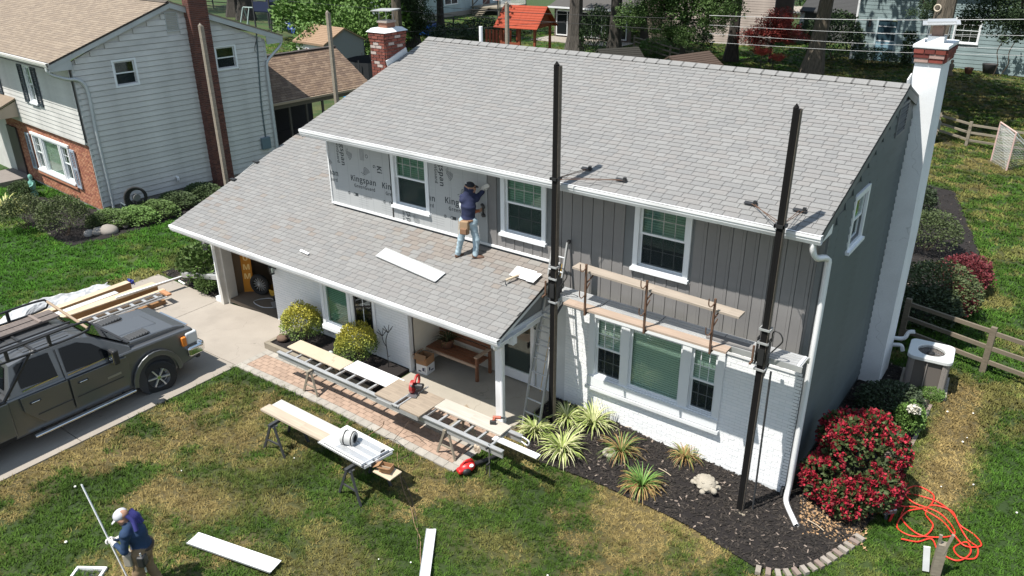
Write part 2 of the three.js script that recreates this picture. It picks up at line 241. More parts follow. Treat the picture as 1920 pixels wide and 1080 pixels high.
// grass
const HOUSE_RECT = [-16, .05, -8.1, 1.2];
function bare(x, z) {
  if (x > DRIVE[0] - .02 && x < DRIVE[1] + .02 && z > DRIVE[2]) return true;
  if (x > WALK[0] && x < WALK[1] && z > 1 && z < WALK[3]) return true;
  if (x > -16 && x < 0 && z < 1.6 && z > -8.1) return true; if (x > -8.5 && x < -5.25 && z > 1 && z < 2.5) return true;
  if (x < -26 && x > -50 && z < -1.3 && z > -9.5) return true;
  return inPoly(x, z, BED) || inPoly(x, z, BEDL) || inPoly(x, z, BEDN) || inPoly(x, z, BEDR);
}
{
  reseed(31);
  const P = []; for (let i = 0; i < 9; i++) { const a = rr(0, 6.3), r = rr(0, .05), bx_ = Math.cos(a) * r, bz = Math.sin(a) * r, t = rr(0, 6.3), w = .0095, l = rr(.5, 1.15), dx = Math.cos(t), dz = Math.sin(t), ln = rr(.03, .09); P.push(bx_ - dz * w, 0, bz + dx * w, bx_ + dz * w, 0, bz - dx * w, bx_ + dx * ln, l * .06, bz + dz * ln); }
  const tuft = triSoup(P); const L = [];
  const area = (x0, x1, z0, z1) => { const n = (x1 - x0) * (z1 - z0); for (let i = 0; i < n * 260; i++) { const x = rr(x0, x1), z = rr(z0, z1), d = Math.hypot(x - CAM.x, z - CAM.z, 9.9); if (rnd() > Math.min(1, (15.5 / d) ** 2)) continue; if (bare(x, z)) continue; L.push([x, z, d]); } };
  area(-14, 4.5, 1.4, 10); area(.2, 14, -34, 1.4); area(-42, -15, -2, 13); area(-16, .2, -30, -8.1); area(-60, 10, -60, -30);
  const im = new THREE.InstancedMesh(tuft, new THREE.MeshPhysicalMaterial({ roughness: .9, specularIntensity: .25, side: THREE.DoubleSide }), L.length); im.name = 'grass'; im.castShadow = im.receiveShadow = true;
  const c = new THREE.Color(), q = new THREE.Quaternion(), Y = V(0, 1, 0);
  L.forEach(([x, z, d], i) => { const s = clamp(d / 15, .95, 3) * rr(.75, 1.25); q.setFromAxisAngle(Y, rr(0, 6.3)); im.setMatrixAt(i, M4().compose(V(x, H(x) - .004, z), q, V(s, Math.min(s, 1.6) * (lawnDry(x, z) > .6 ? .7 : 1) * rr(.7, 1.1), s))); im.setColorAt(i, lawnCol(x + rr(-.12, .12), z + rr(-.12, .12), rr(.5, 1.5), c)); });
  im.userData.kind = 'stuff'; tag(im, 'patchy mown grass, green with straw coloured dry spots, around the houses', 'grass'); scene.add(im);
  console.log('grass tufts', L.length);
  const fl = fin(new THREE.SphereGeometry(.022, 5, 4)), fm = new THREE.InstancedMesh(fl, mat(.75, .74, .68, .8), 46); fm.name = 'clover_flowers'; for (let i = 0; i < 46; i++) { let x, z; do { x = rr(-11, 7); z = rr(-8, 9); } while (bare(x, z)); const k = rr(.5, 1.3); fm.setMatrixAt(i, M4().compose(V(x, H(x) + .05, z), new THREE.Quaternion(), V(k, k * .7, k))); } fm.userData.kind = 'stuff'; fm.castShadow = true; tag(fm, 'tiny white clover flowers scattered in the lawn', 'flowers'); scene.add(fm);
}

// ---------------------------------------------------------------- shared building helpers
const shingleGeos = [.2, .235, .27, .31].map(w => { // a tab: thick butt, thin top
  const e = .146, t = .0125, a = w / 2 - .004, q = [[-a, 0, 0], [a, 0, 0], [a, e, 0], [-a, e, 0], [-a, 0, t], [a, 0, t], [a, e, .002], [-a, e, .002]].map(p => V(...p));
  const g = merge([quad(q[4], q[5], q[6], q[7]), quad(q[0], q[1], q[5], q[4]), quad(q[1], q[2], q[6], q[5]), quad(q[3], q[0], q[4], q[7])]); g.userData.w = w; return g; });
// a roof plane of shingles: O lower left corner, u along the eave, v up the slope; lo(v), hi(v) limit each course
function shingles(parent, O, u, v, W, L, mats, n, skip, exp = .132) {
  const nn = u.clone().cross(v), it = [], rows = Math.floor(L / exp);
  for (let r = 0; r < rows; r++) {
    let x = -rr(0, .15);
    while (x < W) {
      const k = rnd() * 4 | 0, w = shingleGeos[k].userData.w; let a = Math.max(0, x), b = Math.min(W, x + w); x += w; if (b - a < .03) continue;
      const p = O.clone().addScaledVector(u, (a + b) / 2).addScaledVector(v, r * exp); if (skip && skip(p)) continue;
      const m = M4().makeBasis(u.clone().multiplyScalar((b - a) / w), v, nn); m.setPosition(p.addScaledVector(nn, rr(0, .001))); it.push({ g: shingleGeos[k], m, k: rnd() * mats.length | 0 });
    }
  }
  return it;
}
// vertical or horizontal strips round openings: list of [a0,a1] left after cutting the holes
function cutSpans(a0, a1, cuts) { let s = [[a0, a1]]; for (const [c0, c1] of cuts) s = s.flatMap(([p, q]) => c1 <= p || c0 >= q ? [[p, q]] : [[p, c0], [c1, q]].filter(([m, n]) => n - m > .01)); return s; }
// a double-hung or fixed window standing in an opening; local x right, y up, z outward, origin at the lower left of the casing
function windowUnit(parent, pos, ry, w, h, o = {}) {
  const c = o.casing ?? .1, g = part('window', parent, pos); g.rotation.y = ry;
  const T = o.mat || M.trim, sashM = o.sash || M.trim, sill = o.sill ?? .06;
  const iw = w - 2 * c, ih = h - c - sill - (o.sill === 0 ? c : .04), y0 = h - c - ih, x0 = c;
  mesh('frame', [bx(c, h - sill, .05, c / 2, sill + (h - sill) / 2, .012), bx(c, h - sill, .05, w - c / 2, sill + (h - sill) / 2, .012), bx(iw, c, .046, w / 2, h - c / 2, .012), bx(iw, y0 - sill, .046, w / 2, sill + (y0 - sill) / 2, .012), bx(.012, ih, .1, x0 + .006, y0 + ih / 2, -.06), bx(.012, ih, .1, w - x0 - .006, y0 + ih / 2, -.06), bx(iw - .03, .012, .1, w / 2, y0 + ih - .006, -.06), bx(iw - .03, .012, .1, w / 2, y0 + .006, -.06)], T, g);
  if (sill) mesh('sill', bx(w + .05, sill - .003, .11, w / 2, sill / 2, .03), T, g);
  const sash = (a, b, d, z, nm) => { const gs = [bx(.035, b - a, .03, x0 + .03, (a + b) / 2, z), bx(.035, b - a, .03, w - x0 - .03, (a + b) / 2, z), bx(iw - .095, .04, .03, w / 2, a + .02, z), bx(iw - .095, .035, .03, w / 2, b - .0175, z)]; mesh(nm, gs, sashM, g); mesh('pane', bx(iw - .09, b - a - .07, .006, w / 2, (a + b) / 2, z), M.glass, g); };
  if (o.fixed) sash(y0 + .012, y0 + ih - .012, 0, -.03, 'sash'); else { sash(y0 + ih * .5 - .02, y0 + ih - .012, 0, -.03, 'upper_sash'); sash(y0 + .012, y0 + ih * .5 + .02, 0, -.064, 'lower_sash'); }
  const mun = (nx, ny, a, b, z) => { const gs = []; for (let i = 1; i < nx; i++) gs.push(bx(.014, b - a, .008, x0 + iw * i / nx, (a + b) / 2, z)); for (let j = 1; j < ny; j++) gs.push(bx(iw - .09, .014, .0078, w / 2, a + (b - a) * j / ny, z)); mesh('muntins', gs, o.munt || M.trim, g); };
  if (o.grid) mun(o.grid[0], o.grid[1], y0 + ih * .5 + .02, y0 + ih - .05, -.022);
  if (o.grid2) mun(o.grid2[0], o.grid2[1], y0 + .05, y0 + ih * .5 - .02, -.056);
  if (o.blind) { const [b0, b1] = o.blind, gs = []; const n = Math.round((b1 - b0) * ih / .05); for (let i = 0; i < n; i++) gs.push(bx(iw - .06, .052, .003, w / 2, y0 + ih * b0 + (i + .5) * .05, -.1, .28)); mesh('blind', gs, o.blindMat || M.blind, g); }
  if (o.screen) mesh('insect_screen', bx(iw - .1, ih * .5 - .06, .004, w / 2, y0 + ih * .25 + .01, -.04), M.mesh_, g);
  mesh('dark_room', [bx(iw, ih, .01, w / 2, y0 + ih / 2, -.28), bx(.01, ih, .17, x0 - .005, y0 + ih / 2, -.195), bx(.01, ih, .17, w - x0 + .005, y0 + ih / 2, -.195), bx(iw, .01, .17, w / 2, y0 + ih + .005, -.195), bx(iw, .01, .17, w / 2, y0 - .005, -.195)], M.darkRoom, g);
  return g;
}
// horizontal lap siding on a wall: local x along the wall, y up, z outward; prof(y) gives [a,b], holes are rects
function lapSiding(parent, y0, y1, exp, prof, holes, mats, lap = .022, name = 'clapboard') {
  const n = Math.ceil((y1 - y0) / exp), gap = lap > .04 ? .022 : 0;
  for (let i = 0; i < n; i++) {
    const y = y0 + i * exp + gap, [a, b] = prof(Math.min(y + exp * .5, y1)); if (b - a < .05) continue;
    for (const [p, q] of cutSpans(a, b, holes.filter(h => h[3] > y + .02 && h[1] < y + exp - .02).map(h => [h[0], h[2]]))) {
      const g = merge([quad(V(p, y, lap), V(q, y, lap), V(q, y + exp - gap, .004 + gap), V(p, y + exp - gap, .004 + gap)), quad(V(p, y, 0), V(q, y, 0), V(q, y, lap), V(p, y, lap)), quad(V(q, y, lap), V(q, y, 0), V(q, y + exp, 0), V(q, y + exp, .004)), quad(V(p, y, 0), V(p, y, lap), V(p, y + exp, .004), V(p, y + exp, 0))]);
      mesh(name, g, mats[rnd() * mats.length | 0], parent);
    }
  }
}
// running-bond bricks on a wall plane
const brickGeo = new Map();
function brickAt(w, h, d) { const k = [w, h, d].map(v => v.toFixed(3)).join(); if (!brickGeo.has(k)) brickGeo.set(k, boxG(w, h, d)); return brickGeo.get(k); }
function brickWall(x0, x1, y0, y1, holes, nm, base = M4(), o = {}) {
  const bl = o.l || .205, bh = o.h || .058, j = o.j || .011, it = [], dep = .03; let r = 0;
  for (let y = y0; y < y1 - .02; y += bh + j, r++) {
    const hh = Math.min(bh, y1 - y);
    for (const [a, b] of cutSpans(x0, x1, holes.filter(h => h[3] > y + .01 && h[1] < y + hh - .01).map(h => [h[0], h[2]]))) {
      let x = a, first = r % 2 === 1; while (x < b - .015) { let w = Math.min(first ? bl / 2 - j / 2 : bl, b - x); first = false; if (w > .015) { const wq = Math.max(.02, Math.round(w * 100) / 100), m = M4().makeTranslation(x + w / 2, y + hh / 2, rr(-.002, .002)).premultiply(base); it.push({ g: brickAt(wq, Math.round(hh * 1000) / 1000, dep), m, k: rnd() * nm | 0 }); } x += w + j; }
    }
  }
  return it;
}
const gutterG = (x0, x1, y, z) => merge([gutterG0(x0, x1, y, z), bx(x1 - x0, .006, .1, (x0 + x1) / 2, y + .006, z - .056, -.12)]);
const gutterG0 = (x0, x1, y, z) => { // K-style gutter along x, outer lip at z, top at y
  const pr = [[0, 0], [0, -.15], [-.08, -.15], [-.105, -.09], [-.105, -.06], [-.12, -.045], [-.12, 0], [-.112, 0], [-.11, -.04], [-.097, -.055], [-.097, -.09], [-.075, -.14], [-.008, -.14], [-.008, 0]].map(([a, b]) => [a, b]);
  const g = ext(pr, x1 - x0); g.applyMatrix4(M4().makeBasis(V(0, 0, -1), V(0, 1, 0), V(1, 0, 0))); return g.translate(x0, y, z - .12);
};
// ---------------------------------------------------------------- the main house
const house = thing('house', 'grey two storey house being re-sided, with white brick ground floor and grey shingle roof', 'house');
const HW = { L: 11.96, back: -7.99, he: 5.46, o: .714, rz: -3.994, hr: 7.048, s: .3373, lx0: -15.95, lx1: -5.08, ly: 2.6845, lz: 2.248, ls: .341 };
const sunkY = -.25;
{
  const shM = [[.25, .247, .24], [.238, .234, .228], [.262, .258, .251], [.243, .236, .229], [.25, .241, .232], [.23, .228, .224]].map(c => grit(...c, .95, { bumpScale: .003 }));
  const brM = [[.242, .213, .19], [.232, .208, .19], [.25, .223, .2], [.256, .243, .226]].map(c => grit(...c, .95, { bumpScale: .003 }));
  shM.push(...brM);
  // upper roof
  const roof = part('roof', house), s = HW.s, vF = V(0, s, -1).normalize(), X0 = -12.0885, X1 = .0563, uX = V(1, 0, 0), eF = HW.o - .06, yF = HW.he + .005;
  reseed(41);
  const Lu = Math.hypot(eF - HW.rz, HW.hr - yF);
  let it = shingles(roof, V(X0, yF, eF), uX, vF, X1 - X0, Lu, shM.slice(0, 6));
  const lvF = V(0, HW.ls, -1).normalize(), Ll = Math.hypot(HW.lz - .06, (HW.lz - .06) * HW.ls);
  const low = shingles(roof, V(HW.lx0, HW.ly + .012, HW.lz - .07), uX, lvF, HW.lx1 - HW.lx0, Ll + 2.4, shM, 0, p => p.x > -11.9 && p.z < .14);
  for (const q of low) { const p = V(0, 0, 0).setFromMatrixPosition(q.m), t = sst(1.4, .2, p.z) * sst(-10.5, -8, p.x) + .8 * (fbm(p.x * .9, p.z * .9, 5) - .5); q.k = rnd() < t ? 6 + (rnd() * 4 | 0) : rnd() * 6 | 0; }
  it = it.concat(low);
  pieces(roof, 'shingle', it, shM);
  const deck = grit(.05, .05, .05);
  const slabR = (x0, x1, z0, y0, z1, y1, t) => ext([[0, 0], [z1 - z0, y1 - y0], [z1 - z0, y1 - y0 - t], [0, -t]], x1 - x0).applyMatrix4(M4().makeBasis(V(0, 0, 1), V(0, 1, 0), V(-1, 0, 0))).translate(x1, y0, z0);
  mesh('roof_deck', [slabR(X0, X1, eF, yF - .006, HW.rz, yF + s * (eF - HW.rz) - .006, .05), slabR(HW.lx0, HW.lx1, HW.lz - .07, HW.ly + .006, .03, HW.ly + (HW.lz - .1) * HW.ls + .006, .05), slabR(HW.lx0, -11.97, .028, HW.ly + (HW.lz - .102) * HW.ls + .006, -2.4, HW.ly + (HW.lz + 2.33) * HW.ls + .006, .05)], deck, roof);
  mesh('rear_slope', [slabR(X0, X1, HW.rz - .002, HW.hr, 2 * HW.rz - HW.o, HW.he, .05), slabR(HW.lx0, -11.97, -2.402, HW.ly + (HW.lz + 2.33) * HW.ls, -6.5, 2.6, .05)], shM[0], roof);
  // ridge caps
  const rg = []; for (let x = X0; x < X1 - .05; x += .3) { const a = Math.min(.34, X1 - x); rg.push(slabR(x, x + a, HW.rz + .16, HW.hr - .16 * s + .012, HW.rz, HW.hr + .022, .014), slabR(x, x + a, HW.rz, HW.hr + .022, HW.rz - .16, HW.hr - .16 * s + .012, .014)); }
  stuff(mesh('ridge_caps', rg, shM[2], roof));
  // rakes, fascia, soffit
  mesh('rake_board', [slabR(X1 - .025, X1 - .002, eF - .01, yF - .055, HW.rz, HW.hr - .055, .15), slabR(X1 - .025, X1 - .002, HW.rz, HW.hr - .055, 2 * HW.rz - HW.o, HW.he - .055, .15)], M.grey, roof);
  mesh('rake_board', slabR(X0 + .002, X0 + .025, eF - .01, yF - .055, HW.rz, HW.hr - .055, .15), M.white, roof);
  mesh('rake_board', slabR(HW.lx0 + .002, HW.lx0 + .025, HW.lz - .08, HW.ly - .045, -2.4, HW.ly + (HW.lz + 2.33) * HW.ls - .045, .15), M.white, roof);
  mesh('soffit', [bx(X1 - X0 - .06, .02, .6, (X0 + X1) / 2, HW.he - .15, .3), bx(HW.lx1 - HW.lx0 - .06, .02, 1.0, (HW.lx0 + HW.lx1) / 2, HW.ly - .15, 1.68), bx(3.2, .02, 1.1, -6.75, HW.ly - .15, .63)], M.white, roof);
  mesh('soffit_return', ext([[0, 0], [.68, 0], [.68, -.16], [.05, -.16]], .05).applyMatrix4(M4().makeBasis(V(0, 0, -1), V(0, 1, 0), V(1, 0, 0))).translate(-.0, HW.he - .005, .66), M.white, roof);
  mesh('gutter', gutterG(X0 - .01, X1 + .02, HW.he, HW.o), M.white, house);
  mesh('gutter', gutterG(HW.lx0 - .01, HW.lx1 + .01, HW.ly, HW.lz), M.white, house);
  // porch gable beam at the open right end of the lower roof
  const pe = part('porch_gable', house);
  mesh('gable_panel', ext([[0, 0], [2.1, 0], [2.1, -.02], [0, .68]], .03).applyMatrix4(M4().makeBasis(V(0, 0, 1), V(0, 1, 0), V(-1, 0, 0))).translate(HW.lx1 - .14, 2.62, .02), M.grey, pe);
  mesh('rake_board', slabR(HW.lx1 - .05, HW.lx1 - .02, HW.lz - .08, HW.ly - .03, .02, HW.ly + (HW.lz - .08) * HW.ls - .03, .11), M.whitePaint, pe);
  mesh('beam', bx(.14, .24, 2.05, HW.lx1 - .19, 2.5, 1.06), M.whitePaint, pe);
  mesh('beam', bx(3.3, .22, .13, -6.75, 2.44, 1.62), M.whitePaint, pe);
  // upper front wall
  const uw = part('upper_wall', house);
  const wins = [[-9.81], [-6.63], [-3.47]].map(([x]) => [x, 3.8, x + 1.15, 5.32]);
  const pic = [-4.35, .93, -1.42, 2.66];
  const hole = (h, c = .1, b = .1) => rect(h[0] + c, h[1] + b, h[2] - c, h[3] - c);
  mesh('sheathing', ext(rect(-HW.L, 2.64, 0, 5.44), .16, wins.map(w => rect(w[0] + .1, w[1] + .1, w[2] - .1, w[3] - .1))).translate(0, 0, -.165), M.grey, uw);
  reseed(43);
  const bm = [1, .96, 1.04, .98].map(k => { const m = M.board.clone(); m.color.multiplyScalar(k); return m; });
  for (let x = -6.98; x < -.06; x += .236) {
    const w = Math.min(.236, -.03 - x), y0 = x + w / 2 > -5.1 ? 2.66 : 3.5;
    for (const [a, b] of cutSpans(y0, 5.32, wins.filter(h => h[2] > x + .02 && h[0] < x + w - .02).map(h => [h[1], h[3]]))) {
      // a board may be partly covered by a casing: trim its width
      mesh('siding_board', [bx(w - .07, b - a, .014, x + (w - .07) / 2, (a + b) / 2, .004), bx(.056, b - a, .03, x + w - .037, (a + b) / 2, .004)], bm[rnd() * 4 | 0], uw);
    }
  }
  mesh('corner_board', bx(.09, 2.66, .035, -.045, 3.99, .012), M.grey, uw);
  mesh('starter_strip', [bx(5.06, .05, .03, -2.55, 2.63, .012), bx(6.86, .05, .03, -8.55, HW.ly + (HW.lz - .0) * HW.ls + .045, .025)], M.white, uw);
  // printed foam boards left of the siding, lettering drawn into their face
  const cv = document.createElement('canvas'); cv.width = 2048; cv.height = 780; const k = 2048 / 5, cx = cv.getContext('2d');
  const wx = x => (x + 11.96) * k, wy = y => (5.36 - y) * k;
  cx.fillStyle = '#a8aaab'; cx.fillRect(0, 0, 2048, 780);
  for (let i = 0; i < 900; i++) { cx.fillStyle = `rgba(${rnd() < .5 ? '255,255,255' : '90,95,98'},${.03 + .04 * rnd()})`; cx.fillRect(rnd() * 2048, rnd() * 780, 20 + rnd() * 160, 1 + rnd() * 3); }
  const ink = '#30363b'; cx.fillStyle = ink; cx.strokeStyle = ink; cx.textAlign = 'center'; cx.textBaseline = 'middle';
  const wing = (x, y, r, a) => { cx.save(); cx.translate(x, y); cx.rotate(a); cx.lineWidth = r * .09; for (let i = 0; i < 6; i++) { cx.beginPath(); cx.arc(-r * .2 + i * r * .05, r * (.7 - i * .06), r * (.55 + i * .16), -1.9 + i * .05, -.6 + i * .02); cx.stroke(); } cx.lineWidth = r * .07; for (let i = 0; i < 3; i++) { cx.beginPath(); cx.moveTo(-r * .9 + i * r * .2, r * .1 + i * r * .2); cx.lineTo(-r * .5 + i * r * .3, -r * .05 + i * r * .15); cx.stroke(); } cx.restore(); };
  const logo = (x, y, sc, a, t1 = 'Kingspan', t2 = 'GreenGuard') => { cx.save(); cx.translate(wx(x), wy(y)); cx.rotate(a); cx.font = `bold ${82 * sc}px sans-serif`; cx.fillText(t1, 0, 0); cx.font = `bold ${50 * sc}px sans-serif`; cx.fillText(t2, 12, 72 * sc); cx.restore(); const c = Math.cos(a), q = Math.sin(a); wing(wx(x) + (30 * c + 82 * q) * sc, wy(y) + (30 * q - 82 * c) * sc, 58 * sc, a); };
  const icons = (x, y) => { cx.lineWidth = 5; cx.beginPath(); cx.arc(wx(x), wy(y), 14, 0, 7); cx.stroke(); cx.fillRect(wx(x) - 3, wy(y) - 12, 6, 24); cx.beginPath(); cx.arc(wx(x + .2), wy(y), 16, 0, 7); cx.stroke(); cx.fillRect(wx(x + .2) + 6, wy(y) - 16, 44, 32); for (let i = 0; i < 3; i++) cx.fillRect(wx(x + .5), wy(y) - 10 + i * 9, 120, 3); };
  const hl = (x, y, a) => { cx.save(); cx.translate(wx(x), wy(y)); cx.rotate(a); cx.font = 'bold 78px sans-serif'; cx.fillText('Kingspan', 0, 0); cx.font = 'bold 44px sans-serif'; cx.fillText('GreenGuard', 12, 66); cx.restore(); };
  for (const [px, py] of [[682, 338], [863, 381]]) { const p = FZ(px, py); logo(p.x, p.y, 1, 0); }
  for (const [px, py] of [[613, 320], [742, 353], [790, 366]]) { const p = FZ(px, py); logo(p.x, p.y, 1, 0); }
  for (const [px, py] of [[643, 285], [829, 322]]) { const p = FZ(px, py); logo(p.x, p.y + .08, .95, Math.PI / 2); }
  { const p = FZ(712, 318); cx.save(); cx.translate(wx(p.x), wy(p.y)); cx.rotate(Math.PI / 2); cx.font = 'bold 88px sans-serif'; cx.fillText('Ki', 0, 0); cx.font = 'bold 48px sans-serif'; cx.fillText('G', -20, 66); cx.restore(); const q = FZ(768, 402); logo(q.x, q.y, .95, Math.PI / 2); }
  for (const [px, py] of [[656, 361], [722, 378], [836, 405]]) { const p = FZ(px, py); icons(p.x, p.y); }
  { const p = FZ(688, 293); cx.lineWidth = 5; cx.beginPath(); cx.arc(wx(p.x), wy(p.y), 16, 0, 7); cx.stroke(); for (let i = 0; i < 4; i++) cx.fillRect(wx(p.x) - 90 + i * 16, wy(p.y) - 60, 4, 110); }
  cx.strokeStyle = 'rgba(70,76,80,.5)'; cx.lineWidth = 2; for (let x = -11.7; x < -7; x += .405) { cx.beginPath(); cx.moveTo(wx(x), 0); cx.lineTo(wx(x), 780); cx.stroke(); }
  cx.fillStyle = 'rgba(80,84,88,.6)'; for (let x = -11.8; x < -7; x += .8) for (let j = 0; j < 5; j++) cx.fillRect(wx(x), wy(3.86) + j * 22, 150, 2);
  const ft = new THREE.CanvasTexture(cv); ft.colorSpace = THREE.SRGBColorSpace; ft.anisotropy = 8; ft.magFilter = THREE.LinearFilter;
  const foam = new THREE.MeshStandardMaterial({ map: ft, roughness: .5, metalness: 0 });
  const fb = (x0, y0, x1, y1) => { const g = bx(x1 - x0, y1 - y0, .022, (x0 + x1) / 2, (y0 + y1) / 2, .008), p = g.attributes.position, uv = g.attributes.uv; for (let i = 0; i < p.count; i++) uv.setXY(i, (p.getX(i) + 11.96) / 5, 1 - (5.36 - p.getY(i)) / (780 / k)); mesh('insulation_board', g, foam, uw); };
  fb(-11.93, 3.5, -10.72, 5.32); fb(-10.716, 3.5, -9.82, 5.32); fb(-9.816, 3.5, -8.65, 3.79); fb(-8.646, 3.5, -8.0, 5.32); fb(-7.996, 3.5, -7.0, 5.32);
  mesh('corner_board', bx(.035, 1.85, .05, -11.945, 4.4, .02), M.white, uw); mesh('tape_strip', bx(.045, 1.83, .003, -9.835, 4.41, .022), M.black, uw);
  const gG = mat(.26, .36, .33, .7);
  windowUnit(house, V(wins[0][0], wins[0][1], 0), 0, 1.15, 1.52, { grid: [4, 2], blind: [0, 1], blindMat: gG, munt: M.aluDull, screen: 1 });
  windowUnit(house, V(wins[1][0], wins[1][1], 0), 0, 1.15, 1.52, { grid: [4, 2], grid2: [3, 2], blind: [0, 1], blindMat: mat(.33, .46, .38, .7), munt: M.aluDull, screen: 1 });
  windowUnit(house, V(wins[2][0], wins[2][1], 0), 0, 1.15, 1.52, { grid: [4, 2], grid2: [4, 2], blind: [.3, 1], blindMat: gG, munt: M.aluDull, screen: 1 });
  // lower right front: painted brick with the picture window
  const lw = part('brick_wall', house); reseed(47);
  mesh('backing', ext(rect(-5.7, sunkY, 0, 2.6), .18, [rect(pic[0] + .12, pic[1] + .22, pic[2] - .12, pic[3] - .12)]).translate(0, 0, -.184), M.whitePaint, lw);
  const wb = [[.82, .83, .84], [.8, .815, .825], [.84, .845, .85], [.81, .82, .825]].map(c => mat(...c, .75, { bumpMap: bumpT, bumpScale: .002 }));
  pieces(lw, 'brick', brickWall(-4.95, -.0, .1, 2.6, [[pic[0], pic[1] - .02, pic[2], pic[3]]], 4, M4().makeTranslation(0, 0, -.013)), wb);
  mesh('foundation', bx(4.9, .35, .03, -2.45, -.07, -.01), M.whitePaint, lw);
  mesh('brick_sill', ext(rect(0, 0, 3.0, .07), .1).translate(pic[0] - .03, pic[1] - .09, 0), M.whitePaint, lw);
  const pw = part('picture_window_trim', house, V(pic[0], pic[1], 0)); const PW = pic[2] - pic[0], PH = pic[3] - pic[1];
  mesh('casing', [bx(.12, PH - .23, .06, .06, PH / 2 + .11, .02), bx(.12, PH - .23, .06, PW - .06, PH / 2 + .11, .02), bx(PW, .12, .062, PW / 2, PH - .06, .02), bx(PW, .22, .1, PW / 2, .11, .03), bx(.15, PH - .34, .058, .84, PH / 2 + .05, .01), bx(.15, PH - .34, .058, 2.17, PH / 2 + .05, .01)], M.trim, pw);
  const bl = { blindMat: mat(.7, .76, .72, .7), casing: .02, sill: 0 };
  windowUnit(house, V(pic[0] + .12, pic[1] + .22, 0), 0, .645, PH - .34, { ...bl, grid: [3, 2], grid2: [3, 2], blind: [.45, 1], screen: 1 });
  windowUnit(house, V(pic[0] + .915, pic[1] + .22, 0), 0, 1.18, PH - .34, { ...bl, fixed: 1, blind: [0, 1], blindMat: mat(.6, .68, .63, .7) });
  windowUnit(house, V(pic[0] + 2.245, pic[1] + .22, 0), 0, .565, PH - .34, { ...bl, grid: [3, 2], grid2: [3, 2], blind: [.4, 1], screen: 1 });
  // right gable wall: local x runs front to back, outward is +x
  const gw = part('gable_wall', house); gw.rotation.y = Math.PI / 2; // local x -> -z, z -> +x
  const prof = y => { const t = y > HW.he - .2 ? (y - (HW.he - .2)) / (HW.hr - HW.he - .05) * 4 : 0; return [t, 7.99 - t]; };
  mesh('sheathing', ext([[0, sunkY], [7.99, sunkY], [7.99, 5.3], [3.994, 6.92], [0, 5.3]], .1, [rect(1.5, 4.6, 2.22, 5.4)]).translate(0, 0, -.105), M.grey, gw);
  reseed(53);
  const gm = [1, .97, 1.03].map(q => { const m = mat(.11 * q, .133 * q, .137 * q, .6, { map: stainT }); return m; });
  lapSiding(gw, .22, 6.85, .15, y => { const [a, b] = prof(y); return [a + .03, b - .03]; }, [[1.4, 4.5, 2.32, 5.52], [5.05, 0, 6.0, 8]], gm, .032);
  mesh('corner_board', [bx(.07, 5.2, .03, .035, 2.75, .012)], M.grey, gw);
  mesh('foundation', bx(8.2, .45, .05, 4, -.02, -.02), M.dark, gw);
  windowUnit(gw, V(1.36, 4.46, .005), 0, .98, 1.08, { blind: [.5, 1], blindMat: mat(.06, .13, .07, .8) });
  const lv = part('louvre_vent', gw, V(3.62, 6.1, .02)); mesh('frame', [bx(.04, .62, .05, .02, .31, 0), bx(.04, .62, .05, .74, .31, 0), bx(.68, .04, .05, .38, .6, 0), bx(.68, .04, .05, .38, .02, 0), bx(.68, .6, .01, .38, .31, -.02)], M.grey, lv); for (let i = 0; i < 9; i++) mesh('slat', bx(.68, .06, .008, .38, .07 + i * .06, .005, .7), M.grey, lv);
  // other walls that only the roof and the yard show
  mesh('left_wall', [bx(.15, 5.5, 7.8, -HW.L + .075, 2.6, -4.0), bx(.15, 2.8, 7.4, -15.7, 1.1, -2.6)], M.whitePaint, house);
  mesh('rear_wall', [bx(11.7, 5.5, .15, -5.95, 2.6, -7.92), bx(3.6, 2.8, .15, -13.9, 1.1, -6.3)], M.whitePaint, house);
  // garage and den front
  const zg = 1.18, dg = part('garage_wall', house); reseed(59);
  const door = [-15.6, -13.3], bay = [-11.2, .92, -9.5, 2.5];
  mesh('backing', ext(rect(-15.9, sunkY, -8.45, 2.55), .16, [rect(door[0], -.1, door[1], 2.2), rect(bay[0] + .15, 1.0, bay[2] - .15, 2.4)]).translate(0, 0, zg - .164), M.whitePaint, dg);
  pieces(dg, 'brick', brickWall(-15.88, -8.46, 0, 2.52, [[door[0] - .12, -1, door[1] + .02, 2.3], [bay[0], bay[1], bay[2], bay[3]]], 4, M4().makeTranslation(0, 0, zg - .013)), wb);
  mesh('return_wall', bx(.16, 2.8, 1.1, -8.53, 1.15, .5), mat(.66, .62, .53, .8, { map: softT, bumpMap: bumpT, bumpScale: .002 }), dg);
  mesh('door_jamb', [bx(.12, 2.35, .2, door[0] - .0, 1.1, zg + .02), bx(.09, 2.3, .3, door[0] + .1, 1.1, zg - .16), bx(.08, 2.3, .1, door[1] + .02, 1.1, zg - .1), bx(2.3, .14, .2, -14.45, 2.27, zg - .05)], mat(.62, .6, .55, .6, { map: softT }), dg);
  mesh('pier_base', bx(.42, .2, .1, -15.78, .12, zg + .02), M.whitePaint, dg);
  // garage room
  const gr = part('garage_room', house); mesh('floor', bx(3.5, .1, 6, -14.05, .2, -1.87), mat(.2, .16, .12, .9, { map: stainT }), gr); for (const x of [-15.6, -12.4]) mesh('side_wall', bx(.05, 2.7, 6, x, 1.2, -2), mat(.2, .15, .1, .9, { map: stainT }), gr); mesh('ceiling', bx(3.3, .05, 6, -14, 2.5, -1.9), mat(.3, .26, .2, .9), gr);
  // box bay window
  const bw = part('bay_window', house); const by0 = .98, by1 = 2.46, bz = zg + .36, A = [[-11.2, zg], [-10.92, bz], [-9.92, bz], [-9.5, zg]];
  const base = [[A[0][0] - .05, zg - .02], [A[1][0] - .04, bz + .06], [A[2][0] + .05, bz + .06], [A[3][0] + .06, zg - .02]];
